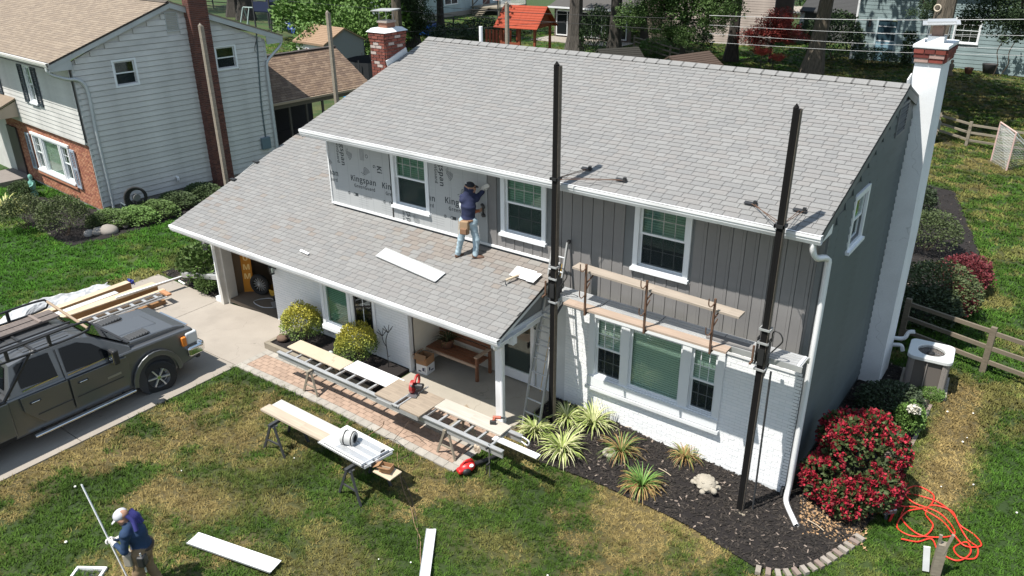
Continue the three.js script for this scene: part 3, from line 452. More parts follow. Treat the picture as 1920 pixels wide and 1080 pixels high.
  mesh('sill', ext(base.map(([a, b]) => [a, -b]), .09).rotateX(-Math.PI / 2).translate(0, by0 - .09, 0), M.trim, bw); mesh('head', ext(base.map(([a, b]) => [a, -b]), .08).rotateX(-Math.PI / 2).translate(0, by1, 0), M.trim, bw);
  const seg = (i, oo) => { const [x0, z0] = A[i], [x1, z1] = A[i + 1], w = Math.hypot(x1 - x0, z1 - z0); windowUnit(house, V(x0, by0, z0), -Math.atan2(z1 - z0, x1 - x0), w, by1 - by0, oo); };
  const pb = { sill: 0, blindMat: mat(.22, .4, .3, .7) }; seg(0, { ...pb, casing: .05, fixed: 1, blind: [0, 1] }); seg(1, { ...pb, casing: .09, fixed: 1, blind: [0, 1] }); seg(2, { ...pb, casing: .06, grid: [2, 1], grid2: [2, 1], sash: M.black });
  // porch: slab, post, entrance
  const po = part('porch', house);
  mesh('slab', [ext([[-8.44, 1.66], [-5.35, 1.66], [-5.2, 1.5], [-5.2, 0], [-8.44, 0]].map(([a, b]) => [a, -b]), .25, null, .008).rotateX(-Math.PI / 2).translate(0, .06, 0)], M.slab, po);
  mesh('post', [bx(.14, 2.1, .14, -5.5, 1.37, 1.6), bx(.17, .12, .17, -5.5, .38, 1.6)], M.white, po);
  mesh('downspout', [tube([V(-5.2, 2.55, 2.15), V(-5.22, 2.42, 2.12), V(-5.36, 2.24, 1.72), V(-5.39, 2.1, 1.69), V(-5.39, .5, 1.69), V(-5.36, .34, 1.75)], .038, 40, 8)], M.white, po);
  mesh('entry_wall', bx(2.9, 2.3, .1, -7.1, 1.35, -.06), mat(.6, .57, .5, .8, { map: softT }), po);
  const ed = part('storm_door', house, V(-6.78, .36, .0)); mesh('frame', [bx(.13, 2.1, .06, .065, 1.05, .03), bx(.1, 2.1, .06, 1.0, 1.05, .03), bx(.82, .24, .058, .54, .12, .03), bx(.82, .12, .058, .54, 2.04, .03)], M.white, ed); mesh('pane', bx(.82, 1.75, .008, .54, 1.11, .035), M.glass, ed); mesh('inner_panel', bx(.82, .7, .01, .54, 1.64, .012), mat(.26, .15, .08, .7, { map: woodT }), ed); mesh('screen', bx(.82, 1.04, .01, .54, .76, .014), M.screen, ed); mesh('handle', bx(.02, .14, .04, .9, 1.0, .07), M.black, ed);
  const lant = (x, y, z) => { const l = part('wall_lantern', house, V(x, y, z)); mesh('bracket', [bx(.08, .16, .02, 0, .06, .02), bx(.02, .02, .1, 0, .13, .07)], M.black, l); mesh('cage', [lathe([[.03, .14], [.085, .08], [.085, .07]], 6).translate(0, 0, .12), lathe([[.0, -.14], [.05, -.13], [.07, -.12], [.0, -.115]], 6).translate(0, 0, .12), ...[0, 1, 2, 3, 4, 5].map(i => rod(V(Math.cos(i * 1.047) * .06, -.12, .12 + Math.sin(i * 1.047) * .06), V(Math.cos(i * 1.047) * .08, .07, .12 + Math.sin(i * 1.047) * .08), .006))], M.black, l); mesh('glass', lathe([[.05, -.115], [.072, .07]], 6).translate(0, 0, .12), M.glass, l); };
  lant(-15.98, 1.8, zg); lant(-13.1, 1.8, zg); lant(-5.62, 2.0, .0);
  // right corner downspout with its ground leader
  const ds = part('downspout', house);
  mesh('pipe', [tube([V(-.04, 5.36, .62), V(-.04, 5.2, .62), V(.0, 5.04, .52), V(.07, 4.98, .3), V(.1, 4.9, .13), V(.1, 4.7, .1), V(.1, 1, .1), V(.1, .3, .1), V(.1, .14, .16), V(.14, .1, .28), V(.5, .07, .78)], .055, 90, 4)], M.white, ds);
  // stuccoed chimney on the right gable, brick crown
  const ch = part('chimney', house); const cw = mat(.84, .86, .88, .85, { map: stainT, bumpMap: bumpT, bumpScale: .002 });
  mesh('shaft', [ext([[0, -.3], [.45, -.3], [.44, 3.6], [.34, 7.38], [-.14, 7.38], [-.14, 5.9], [0, 5.9]], .95).translate(0, 0, -6.02)], cw, ch);
  const cbm = [[.2, .045, .03], [.26, .06, .045], [.16, .035, .028], [.45, .3, .26]].map(c => grit(...c)); reseed(61);
  let ci = []; for (let l = 0; l < 3; l++) { const e = .012 + .016 * l, x0 = -.15 - e, x1 = .35 + e, z0 = -5.07 + e, z1 = -6.02 - e, y = 7.36 + l * .085; for (const [ax, az, bx2, bz2] of [[x0, z0, x1, z0], [x1, z0, x1, z1]]) { const L = Math.hypot(bx2 - ax, bz2 - az), n = Math.round(L / .23), r = Math.atan2(-(bz2 - az), bx2 - ax); for (let i = 0; i < n; i++) { const t = (i + .5) / n; const m = M4().makeRotationY(r); m.setPosition(lerp(ax, bx2, t), y, lerp(az, bz2, t)); ci.push({ g: brickAt(Math.round((L / n - .012) * 100) / 100, .074, .06), m, k: rnd() < .16 ? 3 : rnd() * 3 | 0 }); } } }
  pieces(ch, 'brick', ci, cbm);
  mesh('crown_core', bx(.52, .3, .98, .1, 7.45, -5.545), M.mortar, ch); mesh('cap_slab', ext([[-.21, 5.0], [.41, 5.0], [.41, 6.09], [-.21, 6.09]].map(([a, b]) => [a, b]), .05, null, .01).rotateX(-Math.PI / 2).translate(0, 7.6, 0), M.whitePaint, ch);
  mesh('flue', bx(.3, .13, .3, .1, 7.72, -5.5), M.whitePaint, ch); mesh('flue_tile', bx(.2, .22, .2, .1, 7.88, -5.5), grit(.3, .2, .16), ch); mesh('rain_cap', [bx(.66, .016, .5, .12, 8.03, -5.5, .05, .2, .06), bx(.5, .05, .36, .12, 8.055, -5.5, .05, .2, .06), ...[[-.08, -.1], [.3, -.1], [-.08, .1], [.3, .1]].map(([a, b]) => rod(V(a, 7.8, -5.5 + b), V(a, 8.03, -5.5 + b), .008))], M.alu, ch);
  mesh('flashing', bx(.02, .26, .3, -.16, 6.92, -4.98, .3), M.white, ch);
  // brick chimney at the left rake
  const lc = part('chimney', house); const lb = [[.21, .06, .04], [.27, .085, .06], [.16, .045, .032], [.19, .055, .04], [.5, .42, .38]].map(c => grit(...c)); reseed(67);
  const x0 = -12.68, x1 = -12.16, z0 = -2.4, z1 = -3.14, yb = 5.5, yt = 7.32; let li = [];
  for (let l = 0, y = yb; y < yt - .03; y += .079, l++) { const e = y > 7.15 ? .025 : y > 7.06 ? .012 : 0; for (const [ax, az, bx2, bz2, n] of [[x0 - e, z0 + e, x1 + e, z0 + e, 2.5], [x1 + e, z0 + e, x1 + e, z1 - e, 3.5], [x0 - e, z1 - e, x0 - e, z0 + e, 3.5]]) { const L = Math.hypot(bx2 - ax, bz2 - az), r = Math.atan2(-(bz2 - az), bx2 - ax), w = L / n; let t = 0, f = l % 2; while (t < L - .02) { const q = Math.min(f ? w / 2 : w, L - t); f = 0; const m = M4().makeRotationY(r); m.setPosition(lerp(ax, bx2, (t + q / 2) / L), y + .035, lerp(az, bz2, (t + q / 2) / L)); li.push({ g: brickAt(Math.round((q - .014) * 100) / 100, .062, .05), m, k: rnd() < .1 ? 4 : rnd() * 4 | 0 }); t += q; } } }
  pieces(lc, 'brick', li, lb);
  mesh('core', bx(x1 - x0 - .02, yt - yb, z0 - z1 - .02, (x0 + x1) / 2, (yt + yb) / 2, (z0 + z1) / 2), M.mortar, lc);
  mesh('cap_slab', [xf(fin(new THREE.CylinderGeometry(.36, .5, .09, 4, 1).rotateY(Math.PI / 4)), (x0 + x1) / 2, yt + .045, (z0 + z1) / 2, 0, 0, 0, V(.95, 1, 1.25))], M.whitePaint, lc);
  mesh('flue', bx(.3, .14, .3, -12.42, yt + .15, -2.77), grit(.3, .14, .09), lc); mesh('flue_rim', bx(.36, .05, .36, -12.42, yt + .24, -2.77), grit(.4, .34, .3), lc); mesh('rain_cap', [bx(.6, .02, .5, -12.42, yt + .52, -2.77, .03, .2, .03), ...[[-.13, -.13], [.13, -.13], [-.13, .13], [.13, .13]].map(([a, b]) => rod(V(-12.42 + a, yt + .25, -2.77 + b), V(-12.42 + a, yt + .52, -2.77 + b), .008))], M.aluDull, lc);
  mesh('flashing', bx(.03, .17, .8, x1 + .035, 6.68, -2.77, Math.atan(s)), M.whitePaint, lc);
  mesh('vent_pipe', cyl(.05, .05, .75, FZ(902, 80, -5).x, 6.55, -5.0), M.white, house);
}

// ---------------------------------------------------------------- the neighbour's house on the left
{
  const nb = thing('house', 'neighbouring house with tan shingle roof, pale grey sided gable and orange brick front', 'house', V(-26.07, 0, -.92), -.073);
  const W = 7.8, hs = 5.63, hr = 7.3, uc = 3.87, ov = .785, sl = (hr - hs) / (uc + ov), L = 13;
  reseed(71);
  const tan = [[.29, .228, .17], [.262, .205, .153], [.308, .245, .183], [.25, .197, .15]].map(c => grit(...c, .95, { bumpScale: .003 }));
  const roof = part('roof', nb), v = V(0, sl, -1).normalize(), Ls = Math.hypot(uc + ov, hr - hs);
  pieces(roof, 'shingle', shingles(roof, V(-L, hs, ov - .06), V(1, 0, 0), v, L + .2, Ls - .05, tan, 0, null, .14), tan, 0);
  const sb = (x0, x1, z0, y0, z1, y1, t) => ext([[0, 0], [z1 - z0, y1 - y0], [z1 - z0, y1 - y0 - t], [0, -t]], x1 - x0).applyMatrix4(M4().makeBasis(V(0, 0, 1), V(0, 1, 0), V(-1, 0, 0))).translate(x1, y0, z0);
  mesh('roof_deck', sb(-L, .2, ov - .06, hs - .012, -uc, hs + sl * (ov - .06 + uc) - .012, .05), grit(.06, .05, .045), roof); mesh('rear_slope', sb(-L, .2, -uc - .003, hr, -W - ov, hs, .05), tan[0], roof);
  const rc = []; for (let x = -L; x < .1; x += .28) rc.push(sb(x, x + .3, -uc + .15, hr - .04, -uc, hr + .016, .012), sb(x, x + .3, -uc, hr + .016, -uc - .15, hr - .04, .012)); stuff(mesh('ridge_caps', rc, mat(.09, .075, .06, .95), roof));
  const lt = mat(.5, .52, .52, .55, { map: softT });
  mesh('rake_board', [sb(.15, .185, ov - .02, hs - .05, -uc, hr - .05, .2)], lt, roof); mesh('rake_board', [sb(.15, .185, -uc - .003, hr - .05, -W - ov + .02, hs - .05, .2)], lt, roof);
  for (const [z0, d] of [[0, 1], [-W, -1]]) mesh('eave_return', ext([[0, -.3], [.76, -.3], [.76, -.2], [0, .1]], .04).applyMatrix4(M4().makeBasis(V(0, 0, d), V(0, 1, 0), V(-d, 0, 0))).translate(d > 0 ? .17 : .13, hs, z0), lt, roof);
  mesh('soffit', bx(L, .02, .7, -L / 2 + .1, hs - .24, .38), mat(.35, .33, .3, .8), roof);
  mesh('gutter', gutterG(-L, .22, hs - .01, ov + .07), mat(.66, .64, .6, .5), nb);
  // gable wall: local x of the part runs front to back, z outward
  const gw = part('gable_wall', nb); gw.rotation.y = Math.PI / 2;
  const gm = [1, .97, 1.03].map(k => mat(.62 * k, .61 * k, .585 * k, .6, { map: softT }));
  const wa = [1.4, 4.47, 2.3, 5.45], wbb = [5.46, 4.53, 6.42, 5.49], lv = [3.68, 6.2, 4.2, 6.9];
  mesh('sheathing', ext([[0, -.2], [W, -.2], [W, hs - .1], [uc, hr - .12], [0, hs - .1]], .1, [rect(1.5, 4.57, 2.2, 5.35), rect(5.56, 4.63, 6.32, 5.39)]).translate(0, 0, -.105), gm[0], gw);
  lapSiding(gw, .25, hr - .3, .2, y => { const t = Math.max(0, (y - hs + .12) / sl - .0); return [t + .01, W - t - .01]; }, [wa, wbb, lv, [4.5, -1, 5.25, 9]], gm, .05);
  windowUnit(gw, V(wa[0], wa[1], .005), 0, .9, .98, { casing: .07, sill: 0, screen: 1 }); windowUnit(gw, V(wbb[0], wbb[1], .005), 0, .96, .96, { casing: .07, sill: 0, screen: 1 });
  const lo = part('louvre_vent', gw, V(lv[0], lv[1], .02)); mesh('frame', [bx(.04, .7, .04, .02, .35, 0), bx(.04, .7, .04, .5, .35, 0), bx(.44, .04, .04, .26, .68, 0), bx(.44, .04, .04, .26, .02, 0), bx(.44, .66, .01, .26, .35, -.02)], lt, lo); for (let i = 0; i < 10; i++) mesh('slat', bx(.44, .06, .008, .26, .06 + i * .063, .004, .7), gm[1], lo);
  mesh('foundation', bx(W, .5, .06, W / 2, 0, -.03), grit(.3, .28, .25), gw); mesh('corner_board', bx(.1, 5.3, .03, .05, 2.8, .02), lt, gw); mesh('corner_board', bx(.1, 5.3, .03, W - .05, 2.8, .02), lt, gw);
  // brick chimney up the gable
  const nbm = [[.15, .06, .045], [.19, .075, .055], [.115, .05, .04], [.16, .065, .05]].map(c => grit(...c)); reseed(73);
  const ch = part('chimney', nb), cx0 = 4.5, cx1 = 5.25, cd = .42; let it = [];
  it = it.concat(brickWall(0, cd, 0, 8.6, [], 4, M4().makeTranslation(0, 0, -cx0 - .0).multiply(M4())), brickWall(cx0, cx1, 0, 8.6, [], 4, M4().makeRotationY(Math.PI / 2).setPosition(cd, 0, 0)));
  pieces(ch, 'brick', it, nbm, 0); mesh('core', bx(cd - .01, 8.7, cx1 - cx0, cd / 2 - .01, 4.3, -(cx0 + cx1) / 2 - .0), grit(.4, .36, .32), ch);
  // front: white siding over orange brick, triple window with shutters
  const fw = part('front_wall', nb); const up = [[-4.2, 3.62, -3.5, 5.1], [-8.2, 3.62, -7.5, 5.1]], tri = [-5.4, .72, -1.85, 2.3];
  mesh('sheathing', [ext(rect(-L, -.2, -.02, hs - .1), .1, [...up.map(w => rect(w[0] + .07, w[1] + .1, w[2] - .07, w[3] - .07)), rect(-5.25, .87, -2, 2.15)]).translate(0, 0, -.12)], gm[0], fw);
  const wm = [1, .97].map(k => mat(.62 * k, .61 * k, .585 * k, .6, { map: softT })); mesh('jetty', bx(L - .1, .06, .12, -L / 2, 2.68, .04), wm[0], fw);
  const s2 = part('siding', fw, V(0, 0, .08)); lapSiding(s2, 2.7, hs - .25, .17, () => [-L, -.01], up, wm);
  const ob = [[.46, .2, .115], [.4, .16, .09], [.5, .235, .14], [.33, .12, .075]].map(c => grit(...c));
  const brick = brickWall(-8, -.02, .15, 2.6, [tri], 4, M4().makeTranslation(0, 0, 0), { j: .016, l: .2, h: .056 }); pieces(fw, 'brick', brick, ob, 0); mesh('brick_return', bx(.03, 2.45, .1, -.03, 1.38, -.04), grit(.2, .1, .06), fw);
  mesh('mortar_bed', ext(rect(-8, .1, -.01, 2.6), .02, [rect(-5.25, .87, -2, 2.15)]).translate(0, 0, -.022), grit(.42, .34, .27), fw);
  const dsh = mat(.035, .05, .065, .6), bsh = mat(.3, .36, .43, .6);
  for (const w of up) { windowUnit(nb, V(w[0], w[1], .09), 0, .7, 1.48, { casing: .07, grid: [3, 2], blind: [.6, 1] }); for (const x of [w[0] - .5, w[2] + .06]) { const sh = part('shutter', nb, V(x, w[1], .13)); mesh('frame', [bx(.06, 1.45, .04, .03, .72, 0), bx(.06, 1.45, .04, .39, .72, 0), bx(.3, .07, .04, .21, .04, 0), bx(.3, .07, .04, .21, .72, 0), bx(.3, .07, .04, .21, 1.41, 0)], dsh, sh); stuff(mesh('slats', [...Array(20)].map((_, i) => bx(.3, .06, .008, .21, .1 + i * .065, 0, .6)), dsh, sh)); } }
  const tw = [[-5.35, 0.8], [-4.5, 1.75], [-2.7, .8]]; tw.forEach(([x, w], i) => windowUnit(nb, V(x, tri[1] + .02, .02), 0, w, 1.52, { casing: .08, sill: .08, fixed: i === 1, grid: i === 1 ? null : [3, 2], blind: i === 1 ? [0, 1] : null, blindMat: mat(.75, .75, .73, .8) }));
  mesh('window_header', bx(3.6, .1, .09, -3.62, 2.28, .03), M.trim, nb); mesh('brick_sill', bx(3.7, .09, .12, -3.62, .66, .03), ob[0], nb);
  for (const x of [-5.95, -1.72]) { const sh = part('shutter', nb, V(x, tri[1], .07)); mesh('frame', [bx(.06, 1.5, .04, .03, .75, 0), bx(.06, 1.5, .04, .37, .75, 0), bx(.28, .08, .04, .2, .04, 0), bx(.28, .08, .04, .2, .75, 0), bx(.28, .08, .04, .2, 1.46, 0)], bsh, sh); stuff(mesh('slats', [...Array(20)].map((_, i) => bx(.28, .06, .008, .2, .11 + i * .067, 0, .6)), bsh, sh)); }
  // porch hood at the entrance
  const ph = part('porch_hood', nb); mesh('hood_roof', [sb(-9.5, -5.9, 1.6, 2.95, .1, 3.6, .06)], tan[1], ph); mesh('hood_end', ext([[0, 0], [1.5, 0], [0, .62]], .05).applyMatrix4(M4().makeBasis(V(0, 0, 1), V(0, 1, 0), V(-1, 0, 0))).translate(-5.95, 2.85, .1), mat(.4, .34, .27, .7), ph); mesh('hood_beam', bx(3.6, .16, .1, -7.7, 2.8, 1.52), mat(.6, .55, .48, .6), ph); mesh('hood_post', bx(.14, 2.8, .14, -9.2, 1.4, 1.4), M.whitePaint, ph); mesh('entry_door', bx(1, 2.1, .06, -7.4, 1.2, .06), mat(.06, .05, .05, .5), ph); mesh('step', bx(2, .3, 1.3, -7.4, .12, .75), grit(.25, .22, .2), ph);
  // downspouts and meter
  const dsm = mat(.52, .54, .54, .5); const ds = (pts) => mesh('downspout', tube(pts, .062, 60, 4), dsm, nb);
  ds([V(.05, hs - .14, ov), V(.06, hs - .32, ov - .02), V(.1, hs - .6, .25), V(.12, hs - .68, -.1), V(.13, hs - .9, -.3), V(.12, 3, -.32), V(.12, .2, -.32), V(.12, 0, -.3)]); ds([V(.05, hs - .1, -W - ov + .05), V(.06, hs - .35, -W - ov + .05), V(.1, hs - 1.0, -W + .05), V(.12, hs - 1.25, -W + .12), V(.12, 3, -W + .14), V(.12, .3, -W + .14)]);
  mesh('meter_box', rbx(.14, .5, .42, .02, .1, 1.3, -7.15), mat(.12, .17, .2, .5), nb); mesh('conduit', tube([V(.06, 1.5, -7.2), V(.06, 3, -7.22), V(.06, 5.3, -7.4), V(.1, 5.8, -7.42)], .03, 40, 6), mat(.1, .13, .14, .6), nb); mesh('service_loop', tube([V(.1, 5.8, -7.42), V(.3, 5.7, -7.3), V(.2, 5.3, -7.2), V(.08, 5.1, -7.25)], .014, 30, 5), M.black, nb); mesh('vent_elbow', tube([V(.0, .75, -3.0), V(.1, .75, -3.0), V(.16, .6, -3.0), V(.22, .7, -2.95)], .05, 24, 8), M.white, nb);
  mesh('inner_walls', [bx(L, 5.4, .1, -L / 2, 2.7, -W + .05)], gm[0], nb);
  // screened porch behind it
  const sp_ = thing('screened_porch', 'screened back porch with brown shingled gable roof behind the neighbouring house', 'porch', V(-26.07, 0, -.92), -.073);
  const pr = part('roof', sp_), bm = [[.2, .135, .09], [.17, .115, .08], [.23, .16, .11], [.15, .1, .07]].map(c => grit(...c, .95, { bumpScale: .003 })), e = [-.35, 2.8], rg = [-2.95, 4.35], Lp = Math.hypot(e[0] - rg[0], rg[1] - e[1]);
  pieces(pr, 'shingle', shingles(pr, V(e[0] + .02, e[1] + .01, -7.85), V(0, 0, -1), V(rg[0] - e[0], rg[1] - e[1], 0).normalize(), 5.7, Lp, bm, 0, null, .15), bm, 0);
  const pd = [[e[0] + .02, e[1]], [rg[0], rg[1]], [2 * rg[0] - e[0], e[1]], [2 * rg[0] - e[0], e[1] - .06], [rg[0], rg[1] - .06], [e[0], e[1] - .06]]; mesh('roof_deck', ext(pd, 5.7).translate(0, 0, -13.55), bm[3], pr); mesh('ridge_cap', bx(.3, .03, 5.72, rg[0], rg[1] + .02, -10.7), mat(.05, .04, .035, .9), pr);
  mesh('gutter', bx(.1, .1, 5.7, e[0] + .09, e[1] - .06, -10.7), mat(.32, .24, .17, .6), sp_); mesh('beam', bx(.12, .2, 5.5, e[0] - .12, 2.58, -10.7), mat(.12, .1, .08, .8), sp_);
  for (let i = 0; i < 7; i++) mesh('post', bx(.09, 2.5, .09, e[0] - .12, 1.25, -8 - i * .9), mat(.07, .06, .05, .8), sp_);
  for (let i = 0; i < 6; i++) mesh('knee_rail', bx(.05, .09, .8, e[0] - .12, .9, -8.45 - i * .9), mat(.07, .06, .05, .8), sp_);
  mesh('floor', bx(5, .2, 5.6, -2.95, .1, -10.7), mat(.06, .05, .045, .9), sp_); mesh('back_screen', bx(.06, 2.5, 5.5, -5.2, 1.3, -10.7), mat(.03, .03, .03, .9), sp_); mesh('end_gable', ext([[-5.3, 2.7], [-.6, 2.7], [-2.95, 4.2]], .05).translate(0, 0, -13.5), mat(.35, .33, .3, .8), sp_);
}

// ---------------------------------------------------------------- foliage
const leafM = (r, g, b, o = {}) => mat(r, g, b, .7, { vertexColors: true, side: THREE.DoubleSide, ...o });
// leaves: fn(i) gives [point, outward normal]; each leaf a folded blade of two triangles, tone varies from leaf to leaf
function leaves(n, fn, len, wid, o = {}) {
  const P = [], C = [], tone = o.tone || [.65, 1.25];
  for (let i = 0; i < n; i++) {
    const [p, nn] = fn(i); const d = V(rr(-1, 1), rr(-1, 1), rr(-1, 1)).multiplyScalar(o.jit ?? .9).add(nn).normalize(); let s = V(rr(-1, 1), rr(-1, 1), rr(-1, 1)).cross(d); if (s.length() < .05) s = V(1, 0, 0); s.normalize();
    const l = len * rr(.6, 1.3), w = wid * rr(.6, 1.3), a = p, b = p.clone().addScaledVector(d, l), m = p.clone().addScaledVector(d, l * .5), up = s.clone().cross(d).multiplyScalar(w * .25), q = m.clone().addScaledVector(s, w).add(up), r = m.clone().addScaledVector(s, -w).add(up);
    P.push(a.x, a.y, a.z, q.x, q.y, q.z, b.x, b.y, b.z, a.x, a.y, a.z, b.x, b.y, b.z, r.x, r.y, r.z);
    const k = rr(...tone), h = o.hue ? o.hue(p) : [1, 1, 1]; for (let j = 0; j < 6; j++) C.push(k * h[0], k * h[1], k * h[2]);
  }
  const g = triSoup(P); g.setAttribute('color', new THREE.Float32BufferAttribute(C, 3)); return g;
}
const dir = () => { const z = rr(-1, 1), a = rr(0, 6.283), q = Math.sqrt(1 - z * z); return V(q * Math.cos(a), z, q * Math.sin(a)); };
// crown of clumps inside an ellipsoid of radius 1, bottom flattened
function crownGeo(seed, clumps, per, cr, len, wid) {
  reseed(seed); const cs = []; for (let i = 0; i < clumps; i++) { const d = dir(); d.y = d.y * .8 + .1; const r = rr(.35, .95); cs.push([d.multiplyScalar(r), cr * rr(.6, 1.25)]); }
  return leaves(clumps * per, i => { const [c, q] = cs[i % clumps], d = dir(); return [c.clone().addScaledVector(d, q * Math.pow(rnd(), .4)), d.clone().multiplyScalar(.7).add(V(0, -.2, 0))]; }, len, wid);
}
const CROWNS = [crownGeo(101, 46, 100, .3, .07, .03), crownGeo(102, 42, 105, .33, .07, .03), crownGeo(103, 52, 90, .27, .065, .028)];
function trunkGeo(h, r, lean = 0, n = 7) { // tapered, flared at the root, a little crooked
  const pts = []; for (let i = 0; i <= n; i++) { const t = i / n; pts.push([V(lean * h * t + .12 * r * Math.sin(t * 5), h * t, .1 * r * Math.cos(t * 4)), r * (1 - .45 * t + .55 * Math.pow(1 - Math.min(1, t * n / 1.6), 2) * (i < 2 ? 1 : 0))]); }
  const P = [], U = [], m = 12; for (let i = 0; i < n; i++) for (let k = 0; k < m; k++) { const f = (j, kk) => { const a = kk / m * 6.2832, q = pts[j][1] * (1 + .09 * Math.sin(kk * 2.3) ); return [pts[j][0].x + Math.cos(a) * q, pts[j][0].y, pts[j][0].z + Math.sin(a) * q]; }; const A = f(i, k), B = f(i, (k + 1) % m), C = f(i + 1, (k + 1) % m), D = f(i + 1, k); P.push(...A, ...C, ...B, ...A, ...D, ...C); const u0 = k / m * 6.28 * r, u1 = (k + 1) / m * 6.28 * r, y0 = pts[i][0].y, y1 = pts[i + 1][0].y; U.push(u0, y0, u1, y1, u1, y0, u0, y0, u0, y1, u1, y1); }
  let g = triSoup(P, U); return g;
}
const bark = mat(.2, .165, .125, .95, { map: barkT, bumpMap: barkT, bumpScale: .03 }), barkDark = mat(.075, .065, .055, .95, { map: barkT, bumpMap: barkT, bumpScale: .03 });
const leafG = leafM(.06, .115, .022), leafD = leafM(.03, .06, .018), leafB = leafM(.1, .19, .035), leafR = leafM(.23, .03, .022);
function tree(name, label, pos, h, r, crowns, o = {}) {
  const t = thing(name, label, 'tree', pos, o.ry || 0, o.group); mesh('trunk', trunkGeo(h, r, o.lean || 0), o.bark || bark, t);
  for (const [x, y, z, s, syk, k] of crowns) { if (o.limbs !== false) mesh('limb', tube([V((o.lean || 0) * h * .6, h * .6, 0), V(x * .5, lerp(h * .6, y, .6), z * .5), V(x, y, z)], r * .28, 8, 6), o.bark || bark, t); const c = mesh('crown', CROWNS[k % 3], o.leaf || leafG, t); c.position.set(x, y, z); c.scale.set(s, s * syk, s); c.rotation.y = x + z; c.userData.kind = 'stuff'; }
  return t;
}
// rounded shrub: leaves over and inside a lumpy ball
function bushGeo(seed, n, len, wid, lump = .18, o = {}) { reseed(seed); return leaves(n, () => { const d = dir(); if (d.y < -.3) d.y *= -.6; d.normalize(); const q = (1 - lump) + lump * 2 * fbm(d.x * 2.2 + 5, d.z * 2.2 + d.y * 1.7 + 5, seed, 3), r = q * Math.pow(rnd(), .22); return [V(d.x * r, d.y * r, d.z * r), d.clone()]; }, len, wid, o); }
const twigM = mat(.07, .05, .035, .9), coreM = mat(.012, .018, .009, 1);
function bush(name, label, pos, rx, ry, rz, geo, m, o = {}) {
  const b = thing(name, label, o.cat || 'bush', pos, o.ry || 0, o.group); const f = mesh('foliage', geo, m, b); f.scale.set(rx, ry, rz); f.position.y = ry * (o.lift ?? .55);
  const st = []; for (let i = 0; i < 7; i++) st.push(rod(V(rr(-.06, .06), -.02, rr(-.06, .06)), V(rr(-.6, .6) * rx, ry * rr(.6, 1.1), rr(-.6, .6) * rz), .014, .006, 5)); mesh('stems', st, twigM, b); return b;
}
// arching strap leaves from one crown
function strapGeo(seed, n, L, w, droop, tones, o = {}) {
  reseed(seed); const P = [], C = [];
  for (let i = 0; i < n; i++) {
    const a = rr(0, 6.283), el = rr(o.e0 ?? .5, o.e1 ?? 1.35), l = L * rr(.6, 1.15), ca = Math.cos(a), sa = Math.sin(a), seg = 5, c = tones[rnd() * tones.length | 0]; let r = rr(0, .05), y = 0, ang = el; const pts = [];
    for (let k = 0; k <= seg; k++) { pts.push([r, y]); r += Math.cos(ang) * l / seg; y += Math.sin(ang) * l / seg; ang -= droop * rr(.7, 1.3) * (.4 + k / seg); }
    for (let k = 0; k < seg; k++) { const w0 = w * (k === 0 ? .7 : 1 - Math.pow(k / seg, 2) * .8), w1 = w * Math.max(.06, 1 - Math.pow((k + 1) / seg, 2) * .95); const f = (q, ww, s) => [ca * pts[q][0] - sa * ww * s, Math.max(.005, pts[q][1]), sa * pts[q][0] + ca * ww * s]; const A = f(k, w0, -1), B = f(k, w0, 1), D = f(k + 1, w1, -1), E = f(k + 1, w1, 1); P.push(...A, ...B, ...E, ...A, ...E, ...D); const kk = rr(.85, 1.15); for (let q = 0; q < 6; q++) C.push(c[0] * kk, c[1] * kk, c[2] * kk); }
  }
  const g = triSoup(P); g.setAttribute('color', new THREE.Float32BufferAttribute(C, 3)); return g;
}

